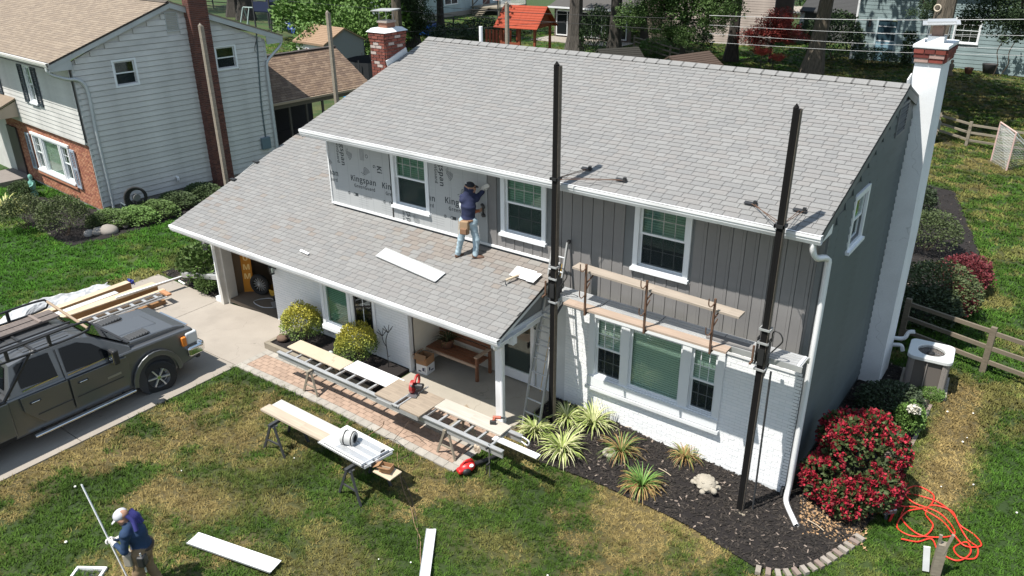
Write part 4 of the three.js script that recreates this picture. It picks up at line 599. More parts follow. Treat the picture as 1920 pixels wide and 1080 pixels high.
// ---------------------------------------------------------------- beyond the houses
{
  struct('road', slabG(-160, 60, -92, -84, .02, .1, 20), mat(.36, .32, .27, .95, { map: stainT }));
  struct('yard_path', bx(3.4, .03, 22, -19.2, .06, -74), mat(.42, .35, .28, .95, { map: stainT }));
  const fbrick = (m) => m;
  // a plain lapped wall as one part with real laps, for far houses
  const laps = (parent, L, y0, y1, exp, holes, m, pos, ry, prof) => { const p = part('wall', parent, pos); p.rotation.y = ry; const gs = []; const n = Math.ceil((y1 - y0) / exp); for (let i = 0; i < n; i++) { const y = y0 + i * exp, [a, b] = prof ? prof(y + exp / 2) : [0, L]; if (b - a < .1) continue; for (const [p0, p1] of cutSpans(a, b, holes.filter(h => h[3] > y + .02 && h[1] < y + exp - .02).map(h => [h[0], h[2]]))) gs.push(quad(V(p0, y, .02), V(p1, y, .02), V(p1, y + exp, .003), V(p0, y + exp, .003)), quad(V(p0, y, 0), V(p1, y, 0), V(p1, y, .02), V(p0, y, .02))); } stuff(mesh('clapboards', gs, m, p)); mesh('sheathing', ext(prof ? [[0, y0], [L, y0], [prof(y1 - .05)[1], y1], [prof(y1 - .05)[0], y1]] : rect(0, y0, L, y1), .1, holes.map(h => rect(h[0] + .1, h[1] + .1, h[2] - .1, h[3] - .1))).translate(0, 0, -.105), m, p); return p; };
  const roofSlab = (x0, x1, z0, y0, z1, y1, t) => ext([[0, 0], [z1 - z0, y1 - y0], [z1 - z0, y1 - y0 - t], [0, -t]], x1 - x0).applyMatrix4(M4().makeBasis(V(0, 0, 1), V(0, 1, 0), V(-1, 0, 0))).translate(x1, y0, z0);
  const courses = (parent, x0, x1, z0, y0, z1, y1, m) => { const g = [], L = Math.hypot(z1 - z0, y1 - y0), n = Math.round(L / .2); for (let i = 0; i < n; i++) { const a = i / n, b = (i + 1) / n; g.push(roofSlab(x0, x1, lerp(z0, z1, a), lerp(y0, y1, a) + .02, lerp(z0, z1, b), lerp(y0, y1, b), .015)); } stuff(mesh('shingle_courses', g, m, parent)); mesh('roof_deck', roofSlab(x0, x1, z0, y0, z1, y1, .12), m, parent); };

  // (a) blue-grey house at the right
  const bh = thing('house', 'blue-grey sided house at the back right, dappled by trees, behind the white chimney', 'house', V(-13.2, 0, -52.4), -.04);
  const bgm = mat(.25, .33, .34, .6, { map: softT }), bw = [[4.4, 1.1, 5.6, 2.6]];
  const dl = [1.55, .12, 3.1, 3.3], wins = [[6.7, 1.9, 8.4, 3.7], [13.2, 1.5, 15.2, 3.4]];
  laps(bh, 22, .1, 6, .27, [dl, ...wins], bgm, V(0, 0, 0), 0); mesh('corner_board', bx(.14, 6, .06, .07, 3, .02), M.trim, bh); laps(bh, 9, .1, 6, .19, [], bgm, V(0, 0, -9), -Math.PI / 2);
  for (const w of wins) windowUnit(bh, V(w[0], w[1], 0), 0, w[2] - w[0], w[3] - w[1], { casing: .1, grid: [3, 2], grid2: [3, 2] });
  const bd = part('door', bh, V(dl[0], dl[1], 0)); mesh('frame', [bx(.14, 3.2, .06, .07, 1.6, .02), bx(.14, 3.2, .06, 1.48, 1.6, .02), bx(1.27, .14, .06, .775, 3.12, .02)], mat(.4, .5, .53, .6), bd); mesh('leaf', bx(1.27, 1.55, .04, .775, .78, -.02), mat(.2, .34, .42, .5), bd); mesh('pane', bx(1.27, 1.4, .02, .775, 2.3, -.02), mat(.03, .06, .08, .1), bd); mesh('muntins', [bx(1.27, .05, .03, .775, 2.1, -.01), bx(1.27, .05, .03, .775, 2.6, -.01), bx(1.27, .08, .04, .775, 1.58, -.01)], M.trim, bd);
  mesh('wall_lamp', [bx(.18, .5, .16, 1.1, 2.9, .14), bx(.08, .12, .14, 1.1, 3.15, .06)], M.black, bh); mesh('step', bx(1.6, .25, .9, 2.1, .1, .5), M.concrete, bh);
  const br_ = part('roof', bh); courses(br_, -.4, 22.4, .6, 5.9, -4.5, 7.8, mat(.08, .08, .085, .95)); mesh('rear_slope', roofSlab(-.4, 22.4, -4.51, 7.8, -9.6, 5.9, .12), mat(.08, .08, .085, .95), br_);
  // (b) dark garage left of it
  const dg = thing('garage', 'dark shaded garage with grey side wall left of the blue-grey house', 'garage', V(-20, 0, -62), 0);
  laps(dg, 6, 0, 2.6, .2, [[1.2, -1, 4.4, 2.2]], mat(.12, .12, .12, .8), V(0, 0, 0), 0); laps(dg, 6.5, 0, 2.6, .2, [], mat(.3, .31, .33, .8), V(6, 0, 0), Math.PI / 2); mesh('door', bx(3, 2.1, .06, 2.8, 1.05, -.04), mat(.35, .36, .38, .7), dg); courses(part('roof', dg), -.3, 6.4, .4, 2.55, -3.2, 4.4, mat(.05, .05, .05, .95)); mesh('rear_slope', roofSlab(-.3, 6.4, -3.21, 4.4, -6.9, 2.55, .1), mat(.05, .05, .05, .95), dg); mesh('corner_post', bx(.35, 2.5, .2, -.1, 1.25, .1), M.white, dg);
  // (g) beige house with glazed back room
  const gh = thing('house', 'beige sided house with a dark roofed glazed back room behind the grey roof ridge', 'house', V(-39.6, 0, -51.7), 0);
  const bei = mat(.48, .41, .37, .7, { map: softT }), bro = mat(.16, .13, .11, .8, { map: softT });
  const fr = (x, w, h = 2.2) => { const d = part('sliding_door', gh, V(x, .25, .05)); mesh('frame', [bx(.09, h, .08, .045, h / 2, 0), bx(.09, h, .08, w - .045, h / 2, 0), bx(.07, h, .07, w / 2, h / 2, 0), bx(w - .18, .09, .08, w / 2, h - .045, 0), bx(w - .18, .09, .08, w / 2, .045, 0)], M.trim, d); mesh('pane', bx(w - .18, h - .18, .02, w / 2, h / 2, -.01), mat(.015, .018, .02, .06), d); };
  laps(gh, 8, .05, 2.7, .2, [[.2, .2, 2.7, 2.6], [2.9, .2, 5.2, 2.6], [5.4, .2, 7.7, 2.6]], bro, V(0, 0, 0), 0); fr(.25, 2.4); fr(2.95, 2.2); fr(5.45, 2.2); courses(part('roof', gh), -.4, 8.2, .5, 2.75, -5, 4.6, mat(.09, .085, .08, .95)); mesh('gutter', bx(8.6, .14, .12, 3.9, 2.72, .55), M.trim, gh);
  laps(gh, 3, .05, 4.3, .2, [], bro, V(7.9, 0, -2), 0, y => [Math.max(0, (y - 2.8) * 0), 3]); laps(gh, 9.5, .05, 6.5, .2, [], bei, V(9.5, 0, -4.2), 0); laps(gh, 4, .05, 6.5, .2, [], bro, V(9.5, 0, -8.2), -Math.PI / 2); courses(part('roof', gh), 9.2, 19.4, -3.7, 6.4, -8, 8.2, mat(.1, .09, .085, .95)); mesh('rear_wall', bx(19, 4.5, .2, 9.5, 2.2, -9), bro, gh); mesh('patio', bx(9, .12, 3, 4, .06, 1.6), M.concrete, gh);
  const hp = thing('heat_pump', 'small white outdoor unit against the beige sided wall', 'air conditioner', G(1284, 76), 0); mesh('case', rbx(1, .9, .5, .04, 0, .45, 0), M.white, hp); mesh('grille', [...Array(7)].map((_, i) => bx(.8, .03, .02, 0, .18 + i * .09, .26)), M.aluDull, hp);
  // (e) pale blue house at the centre back
  const ch_ = thing('house', 'pale blue sided house with paired dark windows at the top centre', 'house', V(-58.8, 0, -54.8), 0);
  const pbm = mat(.4, .48, .5, .6, { map: softT }); laps(ch_, 9, .1, 6.2, .2, [[1.2, 2.2, 2.2, 3.6]], pbm, V(-9, 0, 0), 0); laps(ch_, 16, .1, 6.2, .2, [[3.6, 1.4, 5.8, 3.6], [10.5, .2, 11.8, 3.2]], pbm, V(0, 0, 0), Math.PI / 2); 
  const cw = part('side_openings', ch_); cw.rotation.y = Math.PI / 2; mesh('pane', [bx(1.0, 2.1, .03, 4.15, 2.5, .01), bx(1.0, 2.1, .0301, 5.3, 2.5, .01)], mat(.02, .025, .04, .08), cw); mesh('mullion', [bx(.12, 2.2, .06, 4.72, 2.5, .02), bx(.12, 2.2, .06, 3.6, 2.5, .02), bx(.12, 2.2, .06, 5.85, 2.5, .02), bx(2.4, .12, .062, 4.72, 3.62, .02), bx(2.4, .12, .062, 4.72, 1.38, .02)], M.trim, cw); mesh('door', bx(1.3, 3, .04, 11.15, 1.7, .02), mat(.12, .05, .04, .7), cw); windowUnit(ch_, V(-7.8, 2.2, 0), 0, 1, 1.4, { casing: .08 }); mesh('corner_board', bx(.16, 6.1, .16, .02, 3.1, .02), M.trim, ch_); mesh('foundation', bx(.06, .9, 16, .0, .1, -8), M.concrete, ch_); courses(part('roof', ch_), -9.4, .5, .5, 6.1, -8, 9, mat(.1, .1, .1, .95)); mesh('rear_slope', roofSlab(-9.4, .5, -8.01, 9, -16.5, 6.1, .1), mat(.1, .1, .1, .95), ch_); mesh('rear_wall', bx(9, 6, .2, -4.5, 3, -15.9), pbm, ch_);
  const dk = thing('deck', 'dark wooden deck with white picket railing beside the pale blue house', 'deck', V(-58.6, 0, -64.5), 0); mesh('platform', bx(4, .15, 5.5, 2.1, .9, -1), M.woodGrey, dk); for (const [a, b] of [[.2, 1.6], [4, 1.6], [.2, -3.6], [4, -3.6]]) mesh('post', bx(.14, 1.9, .14, a, .95, b), M.woodGrey, dk); stuff(mesh('pickets', [...Array(24)].map((_, i) => bx(.05, .9, .04, 4.05, 1.42, 1.6 - i * .22)), M.white, dk)); mesh('rail', [bx(.09, .07, 5.4, 4.05, 1.9, -1)], M.white, dk); mesh('stairs', [...Array(5)].map((_, i) => bx(1.4, .06, .3, 2, .85 - i * .17, 1.9 + i * .28)), M.woodGrey, dk); for (const x of [1.3, 2.7]) mesh('stair_rail', bar(V(x, 1.9, 1.7), V(x, 1, 3.3), .06, .08), M.dark, dk);
  // play things
  const oh = thing('playhouse', 'orange wooden playhouse with red shingle roof and small deck behind the ridge', 'playhouse', G(986, 118), .12); const orw = mat(.3, .07, .03, .7, { map: woodT }), orr = mat(.36, .055, .02, .85, { map: woodT });
  mesh('platform', bx(2.4, .12, 2.2, 0, .55, 0), orw, oh); for (const [a, b] of [[-1.15, -1], [1.15, -1], [-1.15, 1], [1.15, 1], [.1, 1]]) mesh('post', bx(.13, 2.5, .13, a, 1.25, b), orw, oh); for (let i = 0; i < 6; i++) mesh('plank', bx(.2, .75, .04, -1.05 + i * .21, .97, 1.04), orw, oh); for (let i = 0; i < 9; i++) { const t = i / 9; mesh('roof_board', roofSlab(-1.5, 1.5, lerp(1.4, 0, t), lerp(2.2, 3.4, t) + .03, lerp(1.4, 0, t + 1 / 9), lerp(2.2, 3.4, t + 1 / 9), .03), orr, oh); } mesh('rear_slope', roofSlab(-1.5, 1.5, 0, 3.4, -1.4, 2.2, .05), orr, oh); mesh('gable', ext([[-1.2, 2.2], [1.2, 2.2], [0, 3.3]], .05).rotateY(Math.PI / 2).translate(1.2, 0, 0), orw, oh); mesh('side_deck', bx(2.2, .1, 1.6, -2.3, .75, .2), orw, oh); for (let i = 0; i < 8; i++) mesh('slat', bx(.16, 1.0, .04, -3.2 + i * .25, 1.3, -.6), orw, oh); for (const x of [-3.3, -1.4]) mesh('leg', bx(.12, .75, .12, x, .37, .9), orw, oh);
  oh.scale.setScalar(1.22); const ps = thing('swing_set', 'play tower with dark blue slide and pale swing frame at top left', 'play set', V(-66, 0, -40), .2); const pgm = mat(.3, .38, .36, .5); mesh('tower', [bx(2, .1, 2, 0, 1.9, 0), bx(2, .9, .08, 0, 2.4, 1), bx(.08, .9, 2, 1, 2.4, 0), bx(2, .9, .08, 0, 2.4, -1)], mat(.012, .02, .06, .6), ps); for (const [a, b] of [[-1, -1], [1, -1], [-1, 1], [1, 1]]) mesh('post', bx(.12, 3.6, .12, a, 1.8, b), M.dark, ps); mesh('slide', tube([V(1, 2, .3), V(1.7, 1.7, .5), V(3, .8, 1), V(4, .25, 1.3), V(4.5, .2, 1.5)], .32, 30, 8), mat(.012, .035, .17, .35), ps); mesh('frame', [rod(V(-3, 0, 1.2), V(-2.8, 2.2, .5), .06), rod(V(-3, 0, -.4), V(-2.8, 2.2, .4), .06), rod(V(-2.8, 2.2, .45), V(-.8, 2.2, .45), .06), rod(V(-2, 0, 1.3), V(-2, 2.2, .5), .05), rod(V(-3, .3, 1.1), V(-.6, .3, 1.1), .05)], pgm, ps);
  const td = thing('trampoline', 'trampoline with dark safety net and blue rim behind the brown porch roof', 'trampoline', V(-31.2, 0, -20.5), 0); const net = mat(.014, .016, .018, .9, { side: THREE.DoubleSide }); const ng = []; for (let i = 0; i < 12; i++) { const a = i / 12 * 6.283, b = (i + 1) / 12 * 6.283; ng.push(quad(V(Math.cos(a) * 1.75, .8, -Math.sin(a) * 1.75), V(Math.cos(b) * 1.75, .8, -Math.sin(b) * 1.75), V(Math.cos(b) * 1.7, 2.75, -Math.sin(b) * 1.7), V(Math.cos(a) * 1.7, 2.75, -Math.sin(a) * 1.7))); } mesh('net', ng, net, td); mesh('mat', cyl(1.7, 1.7, .03, 0, .8, 0, 24), M.black, td); mesh('rim', tor(1.95, .16, 0, .78, 0, Math.PI / 2), mat(.02, .28, .6, .5), td); for (let i = 0; i < 6; i++) { const a = i * 1.047 + .3; mesh('pole', rod(V(Math.cos(a) * 1.9, 0, Math.sin(a) * 1.9), V(Math.cos(a) * 1.8, 2.9, Math.sin(a) * 1.8), .03), M.dark, td); }
  // sheds
  const wl = (x, y, z) => { const c = Math.cos(.073), s = Math.sin(.073); return V(-26.07 + c * x - s * z * -1 * -1, y, -.92 + s * x + c * z); };
  const shed = (name, label, pos, ry, w, d, h, hr, wm, rm, door) => { const s = thing(name, label, 'shed', pos, ry); mesh('front_wall', bx(w, h, .08, w / 2, h / 2, 0), wm[0], s); mesh('side_wall', ext([[0, 0], [d, 0], [d, h], [d / 2, hr - .06], [0, h]], .08).applyMatrix4(M4().makeBasis(V(0, 0, -1), V(0, 1, 0), V(1, 0, 0))).translate(w - .08, 0, -.04), wm[1], s); mesh('side_wall', ext([[0, 0], [d, 0], [d, h], [d / 2, hr - .06], [0, h]], .08).applyMatrix4(M4().makeBasis(V(0, 0, -1), V(0, 1, 0), V(1, 0, 0))).translate(0, 0, -.04), wm[1], s); mesh('rear_wall', bx(w, h, .08, w / 2, h / 2, -d), wm[1], s); const r = part('roof', s); courses(r, -.15, w + .15, .2, h - .08, -d / 2, hr, rm); mesh('rear_slope', roofSlab(-.15, w + .15, -d / 2 - .003, hr, -d - .2, h - .08, .08), rm, r); if (door) { for (let i = 0; i < 4; i++) { const wd = part('window', s, V(w * (.12 + i * .22), h * .55, .05)); mesh('frame', bx(.46, .7, .05, .23, .2, 0), M.trim, wd); mesh('pane', bx(.34, .56, .02, .23, .2, .03), i % 2 ? mat(.16, .06, .04, .5) : mat(.03, .03, .03, .2), wd); } } return s; };
  { const p = new THREE.Vector3(-20.9, 0, -23.8).applyAxisAngle(V(0, 1, 0), -.073).add(V(-26.07, 0, -.92)); shed('garden_shed', 'garden shed with tan roof, white front and grey gable beside the hedge', p, -.1, 3.5, 3.4, 2.2, 3.1, [mat(.62, .6, .58, .7), mat(.2, .21, .22, .8)], mat(.33, .22, .14, .95, { map: grainT }), 1); }
  shed('garden_shed', 'small white shed with dark mossy roof just behind the ridge', ((p) => V(p.x - 1.2, -.55, p.z + 1))(FY(1190, 80, 2.9)), .95, 2.6, 3.0, 2.0, 2.9, [mat(.55, .55, .54, .7), mat(.5, .5, .5, .7)], mat(.03, .028, .022, .95, { map: grainT }));
  shed('garden_shed', 'pale gabled shed with brown leaf covered roof behind the ridge', ((p) => V(p.x - .2, -.4, p.z + 1.4))(FY(1322, 106, 2.5)), 1.25, 3.2, 3.4, 1.9, 2.9, [mat(.28, .28, .3, .7), mat(.3, .3, .32, .7)], mat(.09, .06, .045, .95, { map: grainT }));
  const tp = thing('storage_bin', 'blue tarpaulin covered bin in the shade of the dark tree', 'bin', G(796, 66), .3); mesh('body', rbx(2.2, 1.1, 1.6, .15, 0, .6, 0), M.blue, tp); mesh('rope', [bx(2.23, .05, 1.63, 0, .7, 0)], M.black, tp); mesh('lid', rbx(2.3, .12, 1.7, .05, 0, 1.2, 0), M.dark, tp);
  const tq = thing('kayak', 'blue plastic boat standing behind the left brick chimney', 'boat', G(760, 75), .3); mesh('hull', sph(.5, 0, .9, 0, .8, 2.0, .5), M.blue, tq); mesh('cockpit', tor(.25, .05, 0, 1.0, .22, 0), M.black, tq);
  const bb = thing('basketball_hoop', 'small basketball backboard on a dark frame by the deck', 'basketball hoop', V(-51, 0, -58), .5); mesh('pole', rod(V(0, 0, 0), V(0, 2.6, 0), .06), M.dark, bb); mesh('backboard', [bx(1, .7, .04, 0, 2.6, .1)], M.trim, bb); mesh('target', bx(.7, .45, .02, 0, 2.58, .13), M.dark, bb); mesh('hoop', tor(.2, .015, 0, 2.35, .35, Math.PI / 2), M.orange, bb);
  // fences: split rail with separate posts and rails
  const railFence = (label, pts, o = {}) => { const f = thing('split_rail_fence', label, 'fence'); const m = o.m || M.woodGrey; pts.forEach(p => mesh('post', bx(.13, o.h || 1.25, .1, p.x, p.y + (o.h || 1.25) / 2 - .05, p.z, 0, rr(-.2, .2)), m, f)); for (let i = 0; i + 1 < pts.length; i++) for (const y of o.rails || [.35, .7, 1.05]) mesh('rail', bar(pts[i].clone().add(V(0, y + rr(-.03, .03), 0)), pts[i + 1].clone().add(V(0, y + rr(-.03, .03), 0)), .06, .095), m, f); return f; };
  reseed(81);
  const D1 = V(2.31, 0, -7.24); railFence('weathered split rail fence behind the air conditioner', [V(.35, 0, -7.75), D1, V(4.5, 0, -6.7), V(6.8, 0, -6.1)], { rails: [.3, .68, 1.05], m: mat(.2, .165, .12, .9, { map: woodT, bumpMap: bumpT, bumpScale: .002 }) });
  railFence('grey split rail fence behind the sports goal', [V(-5.6, 0, -32.0), V(-3.2, 0, -31.2), V(-1.65, 0, -30), V(.9, 0, -29.6), V(3.4, 0, -29.2), V(5.9, 0, -28.8)]);
  railFence('grey split rail fence under the leafy tree beyond the ridge', [V(-29.5, 0, -48.5), V(-27, 0, -46.8), V(-24.5, 0, -45), V(-22, 0, -43.5)], { m: M.woodGrey });
  railFence('dark rail fence across the far lawn at top left', [...Array(7)].map((_, i) => V(-96 + i * 6, 0, -50)), { m: M.dark, rails: [.4, .9, 1.4], h: 1.6 });
  railFence('black rail fence in front of the pale blue house', [...Array(6)].map((_, i) => V(-56 + i * 3, 0, -50.5 + i * .5)), { m: M.black, rails: [.3, .8, 1.25], h: 1.5 });
  // sports goal with net
  const go = thing('sports_goal', 'small goal with pale pink frame and white net at the right edge', 'goal', V(0, 0, 0)); { const a = G(1858, 302), b = G(1887, 320), c = G(1950, 300), d2 = G(1925, 285); const fm = mat(.6, .42, .38, .5), up = 1.75, A = a.clone().setY(up), B = b.clone().setY(up - .1); mesh('post', rod(a, A, .035), fm, go); mesh('post', rod(b, B, .035), fm, go); mesh('crossbar', rod(A, B, .035), fm, go); mesh('side_bar', rod(A, c, .03), M.white, go); mesh('side_bar', rod(B, c, .03), M.white, go); const N_ = mat(.62, .62, .6, .9, { side: THREE.DoubleSide }), cords = []; const tri = (p, q, r) => { for (let i = 0; i <= 16; i++) { const t = i / 16; cords.push(rod(p.clone().lerp(q, t), p.clone().lerp(r, t).lerp(r, 0), .006, .006, 3), rod(q.clone().lerp(p, t), q.clone().lerp(r, t), .006, .006, 3)); } }; tri(A, a, c); tri(B, b, c); tri(b, B, A); tri(b, A, a); stuff(mesh('net', cords, N_, go)); }
  solo('ball', 'white ball lying in the sports goal', 'ball', sph(.11, 1.2, .12, -27.2), M.white);
  // trees
  tree('tree', 'big tree with thick light brown trunk in front of the dark garage', G(1522, 136), 11, .55, [[0, 12, 2, 6.5, .6, 0], [-3, 11, 5, 5, .6, 1], [5, 11, 4, 5.5, .6, 2]], { lean: .05 });
  const rt = camera.position.clone().addScaledVector(rayDir(1754, 60), 36); tree('tree', 'tree trunk with a ring shaped scar behind the white chimney', V(rt.x, 0, rt.z), 12, .52, [[-2, 13, -4, 5, .65, 1], [-5, 12.5, -7, 5, .65, 0], [-4, 13, -12, 5, .6, 2], [.5, 7.6, -1.2, 1.4, .6, 2]], { lean: .03, bark, leaf: leafD });
  { const sc = camera.position.clone().addScaledVector(rayDir(1758, 15), 35.3); const o = solo('trunk_scar', 'pale ring shaped scar on the trunk behind the white chimney', 'tree scar', tor(.14, .03, sc.x, sc.y, sc.z, 0, -.2), mat(.55, .48, .38, .9)); o.scale.set(1, 1, 1); }
  tree('tree', 'tree beyond the right edge whose crown shades the back yard', V(6, 0, -35), 11, .45, [[-2.5, 11, 0, 7, .55, 0], [3, 11, 3, 6, .6, 1], [-4, 11.5, -6, 5.5, .55, 2]], { leaf: leafD });
  tree('tree', 'tall dark tree whose leafy boughs hang in at the top right corner', V(7.5, 0, -42), 10, .4, [[0, 10.5, 4, 6, .6, 0], [-6.5, 5.9, -3, 2.3, .7, 2], [-4, 10, 6, 5, .55, 2], [-2.5, 6.0, -3.5, 2.2, .8, 1], [2, 10, 10, 6, .5, 1]], { leaf: leafD });
  tree('tree', 'straight grey barked tree trunk rising just beyond the ridge, left one', V(-31.6, 0, -42.5), 12, .62, [[0, 12, 0, 5.5, .7, 2], [-3, 10.5, -3, 4, .6, 0], [3, 9.8, -4, 4, .7, 1]], { bark: mat(.13, .115, .1, .95, { map: barkT, bumpMap: barkT, bumpScale: .03 }) });
  tree('tree', 'dark shaded tree trunk beyond the ridge, next to the small white shed', V(-28.3, 0, -43), 12, .5, [[0, 12, 1, 5, .7, 0], [3, 11, 3, 4, .6, 1]], { bark: barkDark });
  tree('tree', 'broad leafy green tree hanging over the split rail fence beyond the ridge', V(-22.6, 0, -43), 5.5, .22, [[-3.2, 3.6, 1.5, 1.7, .8, 1], [2.9, 4.6, .5, 2.0, .85, 0], [-1.2, 5.6, 1.5, 2.2, .8, 2], [.8, 2.4, 1.2, 1.1, .9, 2],[0, 4.6, 0, 2.3, .8, 1], [-2.0, 4.2, .6, 1.9, .75, 2], [1.6, 5.4, -.4, 2.2, .8, 0], [-1.1, 2.7, 1, 1.3, .8, 0], [-.2, 6.2, 0, 2.4, .7, 2], [2.6, 3.6, .8, 1.5, .9, 1]], { leaf: leafG, bark: barkDark });
  tree('tree', 'leaning dark trunk beside the red maple', V(-20.6, 0, -47.5), 10, .42, [[0, 10, 0, 4.5, .7, 1], [2, 9.5, -3, 4, .7, 2]], { bark: barkDark });
  tree('maple_tree', 'red leaved maple beside the thick light brown trunk', G(1442, 118), 2.2, .09, [[.1, 2.3, 0, 1.8, .65, 0], [-1.4, 1.9, .3, 1.3, .7, 1], [1.5, 2.1, .1, 1.4, .6, 2], [-.6, 1.2, .6, 1.1, .6, 2], [.5, 3.2, 0, 1.3, .7, 1]], { leaf: leafR, bark: barkDark });
  tree('maple_sapling', 'red leaved sapling under the maple', G(1425, 130), 1.0, .04, [[0, 1.2, 0, .6, .6, 0]], { leaf: leafM(.4, .05, .03), bark: barkDark });
  tree('maple_sapling', 'smaller red sapling right of the first sapling', G(1447, 134), .8, .04, [[.3, 1.0, 0, .65, .45, 1]], { leaf: leafM(.36, .045, .03), bark: barkDark });
  tree('tree', 'dark conifer like tree behind the left brick chimney', V(-46, 0, -39.5), 7.5, .5, [[0, 2.0, 0, 1.8, 1.3, 0], [0, 4.6, 0, 2.4, 1, 1], [-1.5, 8, 0, 3.5, .9, 2], [1.6, 5.6, -.5, 2.2, 1, 0], [.8, 3.2, .6, 1.8, 1.1, 2], [-1.2, 6, .4, 2.2, 1, 1]], { leaf: leafD, bark: barkDark });
  tree('tree', 'grey trunk behind the left brick chimney', V(-44.5, 0, -36), 11, .45, [[0, 11, 0, 5, .7, 1], [4, 10.5, 2, 5, .6, 0]], { bark: bark });
  for (const [x, z, r, k, lb] of [[-80, -46, .7, 0, 'pair of dark trunks at top left, left trunk'], [-76.5, -45, .8, 1, 'pair of dark trunks at top left, right trunk'], [-92, -48, .6, 2, 'lone dark trunk beside the neighbouring ridge'], [-52, -44, .4, 1, 'slim dark trunk above the hedge at top left'], [-48.6, -46, .35, 2, 'slim dark trunk between the hedge and the pale fence']]) tree('tree', lb, V(x, 0, z), 12, r, [[0, 12, 0, 5, .7, k], [3, 11, 3, 4, .7, (k + 1) % 3]], { bark: barkDark });
  const hg = [[-57, -37.5, 3.6, 4.4], [-52.5, -36.5, 3.6, 4.2], [-48.3, -37.2, 3.2, 4.2], [-46.2, -32.5, 2.4, 3.2], [-44.6, -27.5, 2.0, 2.7]]; const bushA = bushGeo(111, 2600, .12, .045, .3), bushB = bushGeo(112, 2600, .09, .035, .22);
  const hedgeL = ['tall shrub mass behind the shed, leftmost clump', 'tall shrub mass behind the shed, second clump from left', 'tall shrub mass behind the shed, middle clump', 'sunlit shrub beside the shed gable', 'small sunlit shrub left of the brick chimney'];
  hg.forEach(([x, z, r, h], i) => bush('tall_shrub', hedgeL[i], V(x, 0, z), r, h * .75, r * .85, bushA, leafB, { group: 'shrubs behind the shed' }));
  for (const [px, py, r, h, lb, m] of [[1230, 104, 1.5, .9, 'low vine covered shrub on the sunny lawn beyond the ridge', leafB], [1510, 80, 1.2, 1.2, 'dark round shrub by the white corner post', leafD], [1640, 124, 1.6, .8, 'dark spiky ornamental grass by the blue door', leafD], [1118, 108, 1.5, 2.4, 'dark leafy shrub between two trunks beyond the ridge', leafD], [1004, 62, 1.6, 1.1, 'shaded shrub behind the orange playhouse', leafD], [1465, 30, 4, 4, 'far green shrub behind the red maple', leafG], [1500, 6, 5, 5, 'far bright shrub at the top beside the street', leafB], [1395, 12, 4.5, 6, 'far dark tree mass behind the leafy tree', leafD], [850, 78, 2.2, 1.0, 'low dark shrub left of the orange playhouse behind the ridge', leafD], [905, 70, 2.0, 1.2, 'dark shrub by the black rail fence behind the vent pipe', leafD], [1150, 60, 2.4, 3.2, 'tall dark shrub before the glazed back room, right of the trunks', leafD], [1290, 100, 2.0, 1.6, 'dark shrub under the broad leafy tree', leafD], [1560, 112, 2.2, 2.2, 'dark shrub against the shaded garage wall', leafD], [640, 20, 4, 5, 'far tall green shrub above the tan roofed shed', leafG], [690, 12, 4, 5, 'far tall dark shrub above the tan roofed shed', leafD]]) bush('shrub', lb, G(px, py), r, h, r, bushB, m);
  const cl = thing('climbing_plant', 'dark climbing plant against the blue-grey wall right of the blue door', 'plant', G(1697, 126)); mesh('foliage', leaves(500, () => [V(rr(-.35, .35), rr(.1, 2.4), rr(-.1, .25)), V(rr(-1, 1), .3, 1)], .22, .09), leafD, cl); mesh('stem', rod(V(0, 0, 0), V(0, 2.4, 0), .02), twigM, cl);
  const stt = thing('garden_statue', 'small standing garden figure by the blue-grey wall right of the white chimney', 'statue', G(1780, 142)); mesh('figure', lathe([[.0, 0], [.22, 0], [.2, .1], [.12, .35], [.18, .6], [.16, .75], [.06, .82], [.1, .92], [.09, 1.02], [0, 1.08]], 12), grit(.2, .16, .12), stt);
  [[1815, 138, .3, 'terracotta'], [1853, 138, .5, 'black'], [1895, 140, .35, 'grey']].forEach(([px, py, r, c]) => { const p = thing('planter', `${c} planter against the blue-grey wall at right`, 'planter', G(px, py)); mesh('pot', lathe([[0, 0], [r * .7, 0], [r, r * 1.3], [r * .9, r * 1.3], [r * .85, r * 1.1], [0, r * 1.1]], 14), c === 'terracotta' ? grit(.2, .08, .05) : M.dark, p); mesh('soil', cyl(r * .84, r * .84, .02, 0, r * 1.08, 0), M.soil, p); });
  const tl = thing('ornamental_shrub', 'thin stemmed topiary shrub in front of the blue-grey wall at far right', 'shrub', G(1862, 142)); mesh('stems', [tube([V(0, 0, 0), V(.1, .8, 0), V(-.1, 1.6, 0), V(.1, 2.3, 0)], .03), tube([V(.4, 0, 0), V(.7, .8, 0), V(.6, 1.6, 0), V(.9, 2.6, 0)], .03)], twigM, tl); mesh('foliage', leaves(260, i => { const d = dir(), c = [[.1, 2.4, 0], [.9, 2.6, 0]][i % 2]; return [V(...c).addScaledVector(d, .35 * rnd()), d]; }, .14, .06), leafD, tl);
  const can = thing('parked_car', 'dark car parked far beyond the red maple', 'car', V(-19, 0, -79), .3); mesh('body', ext([[-2.2, .35], [2.2, .35], [2.25, .8], [1.4, .95], [.8, 1.45], [-1.2, 1.45], [-1.9, .95], [-2.25, .85]], 1.7, null, .05).translate(0, 0, -.85), M.dark, can); mesh('windows', ext([[-1.55, .98], [1.2, .98], [.72, 1.38], [-1.15, 1.38]], 1.84).translate(0, 0, -.92), mat(.02, .025, .03, .05), can); for (const [a, b] of [[-1.4, -.8], [1.4, -.8], [-1.4, .8], [1.4, .8]]) mesh('wheel', xf(cyl(.33, .33, .22, 0, -.11, 0), a, .33, b, Math.PI / 2), M.rubber, can);
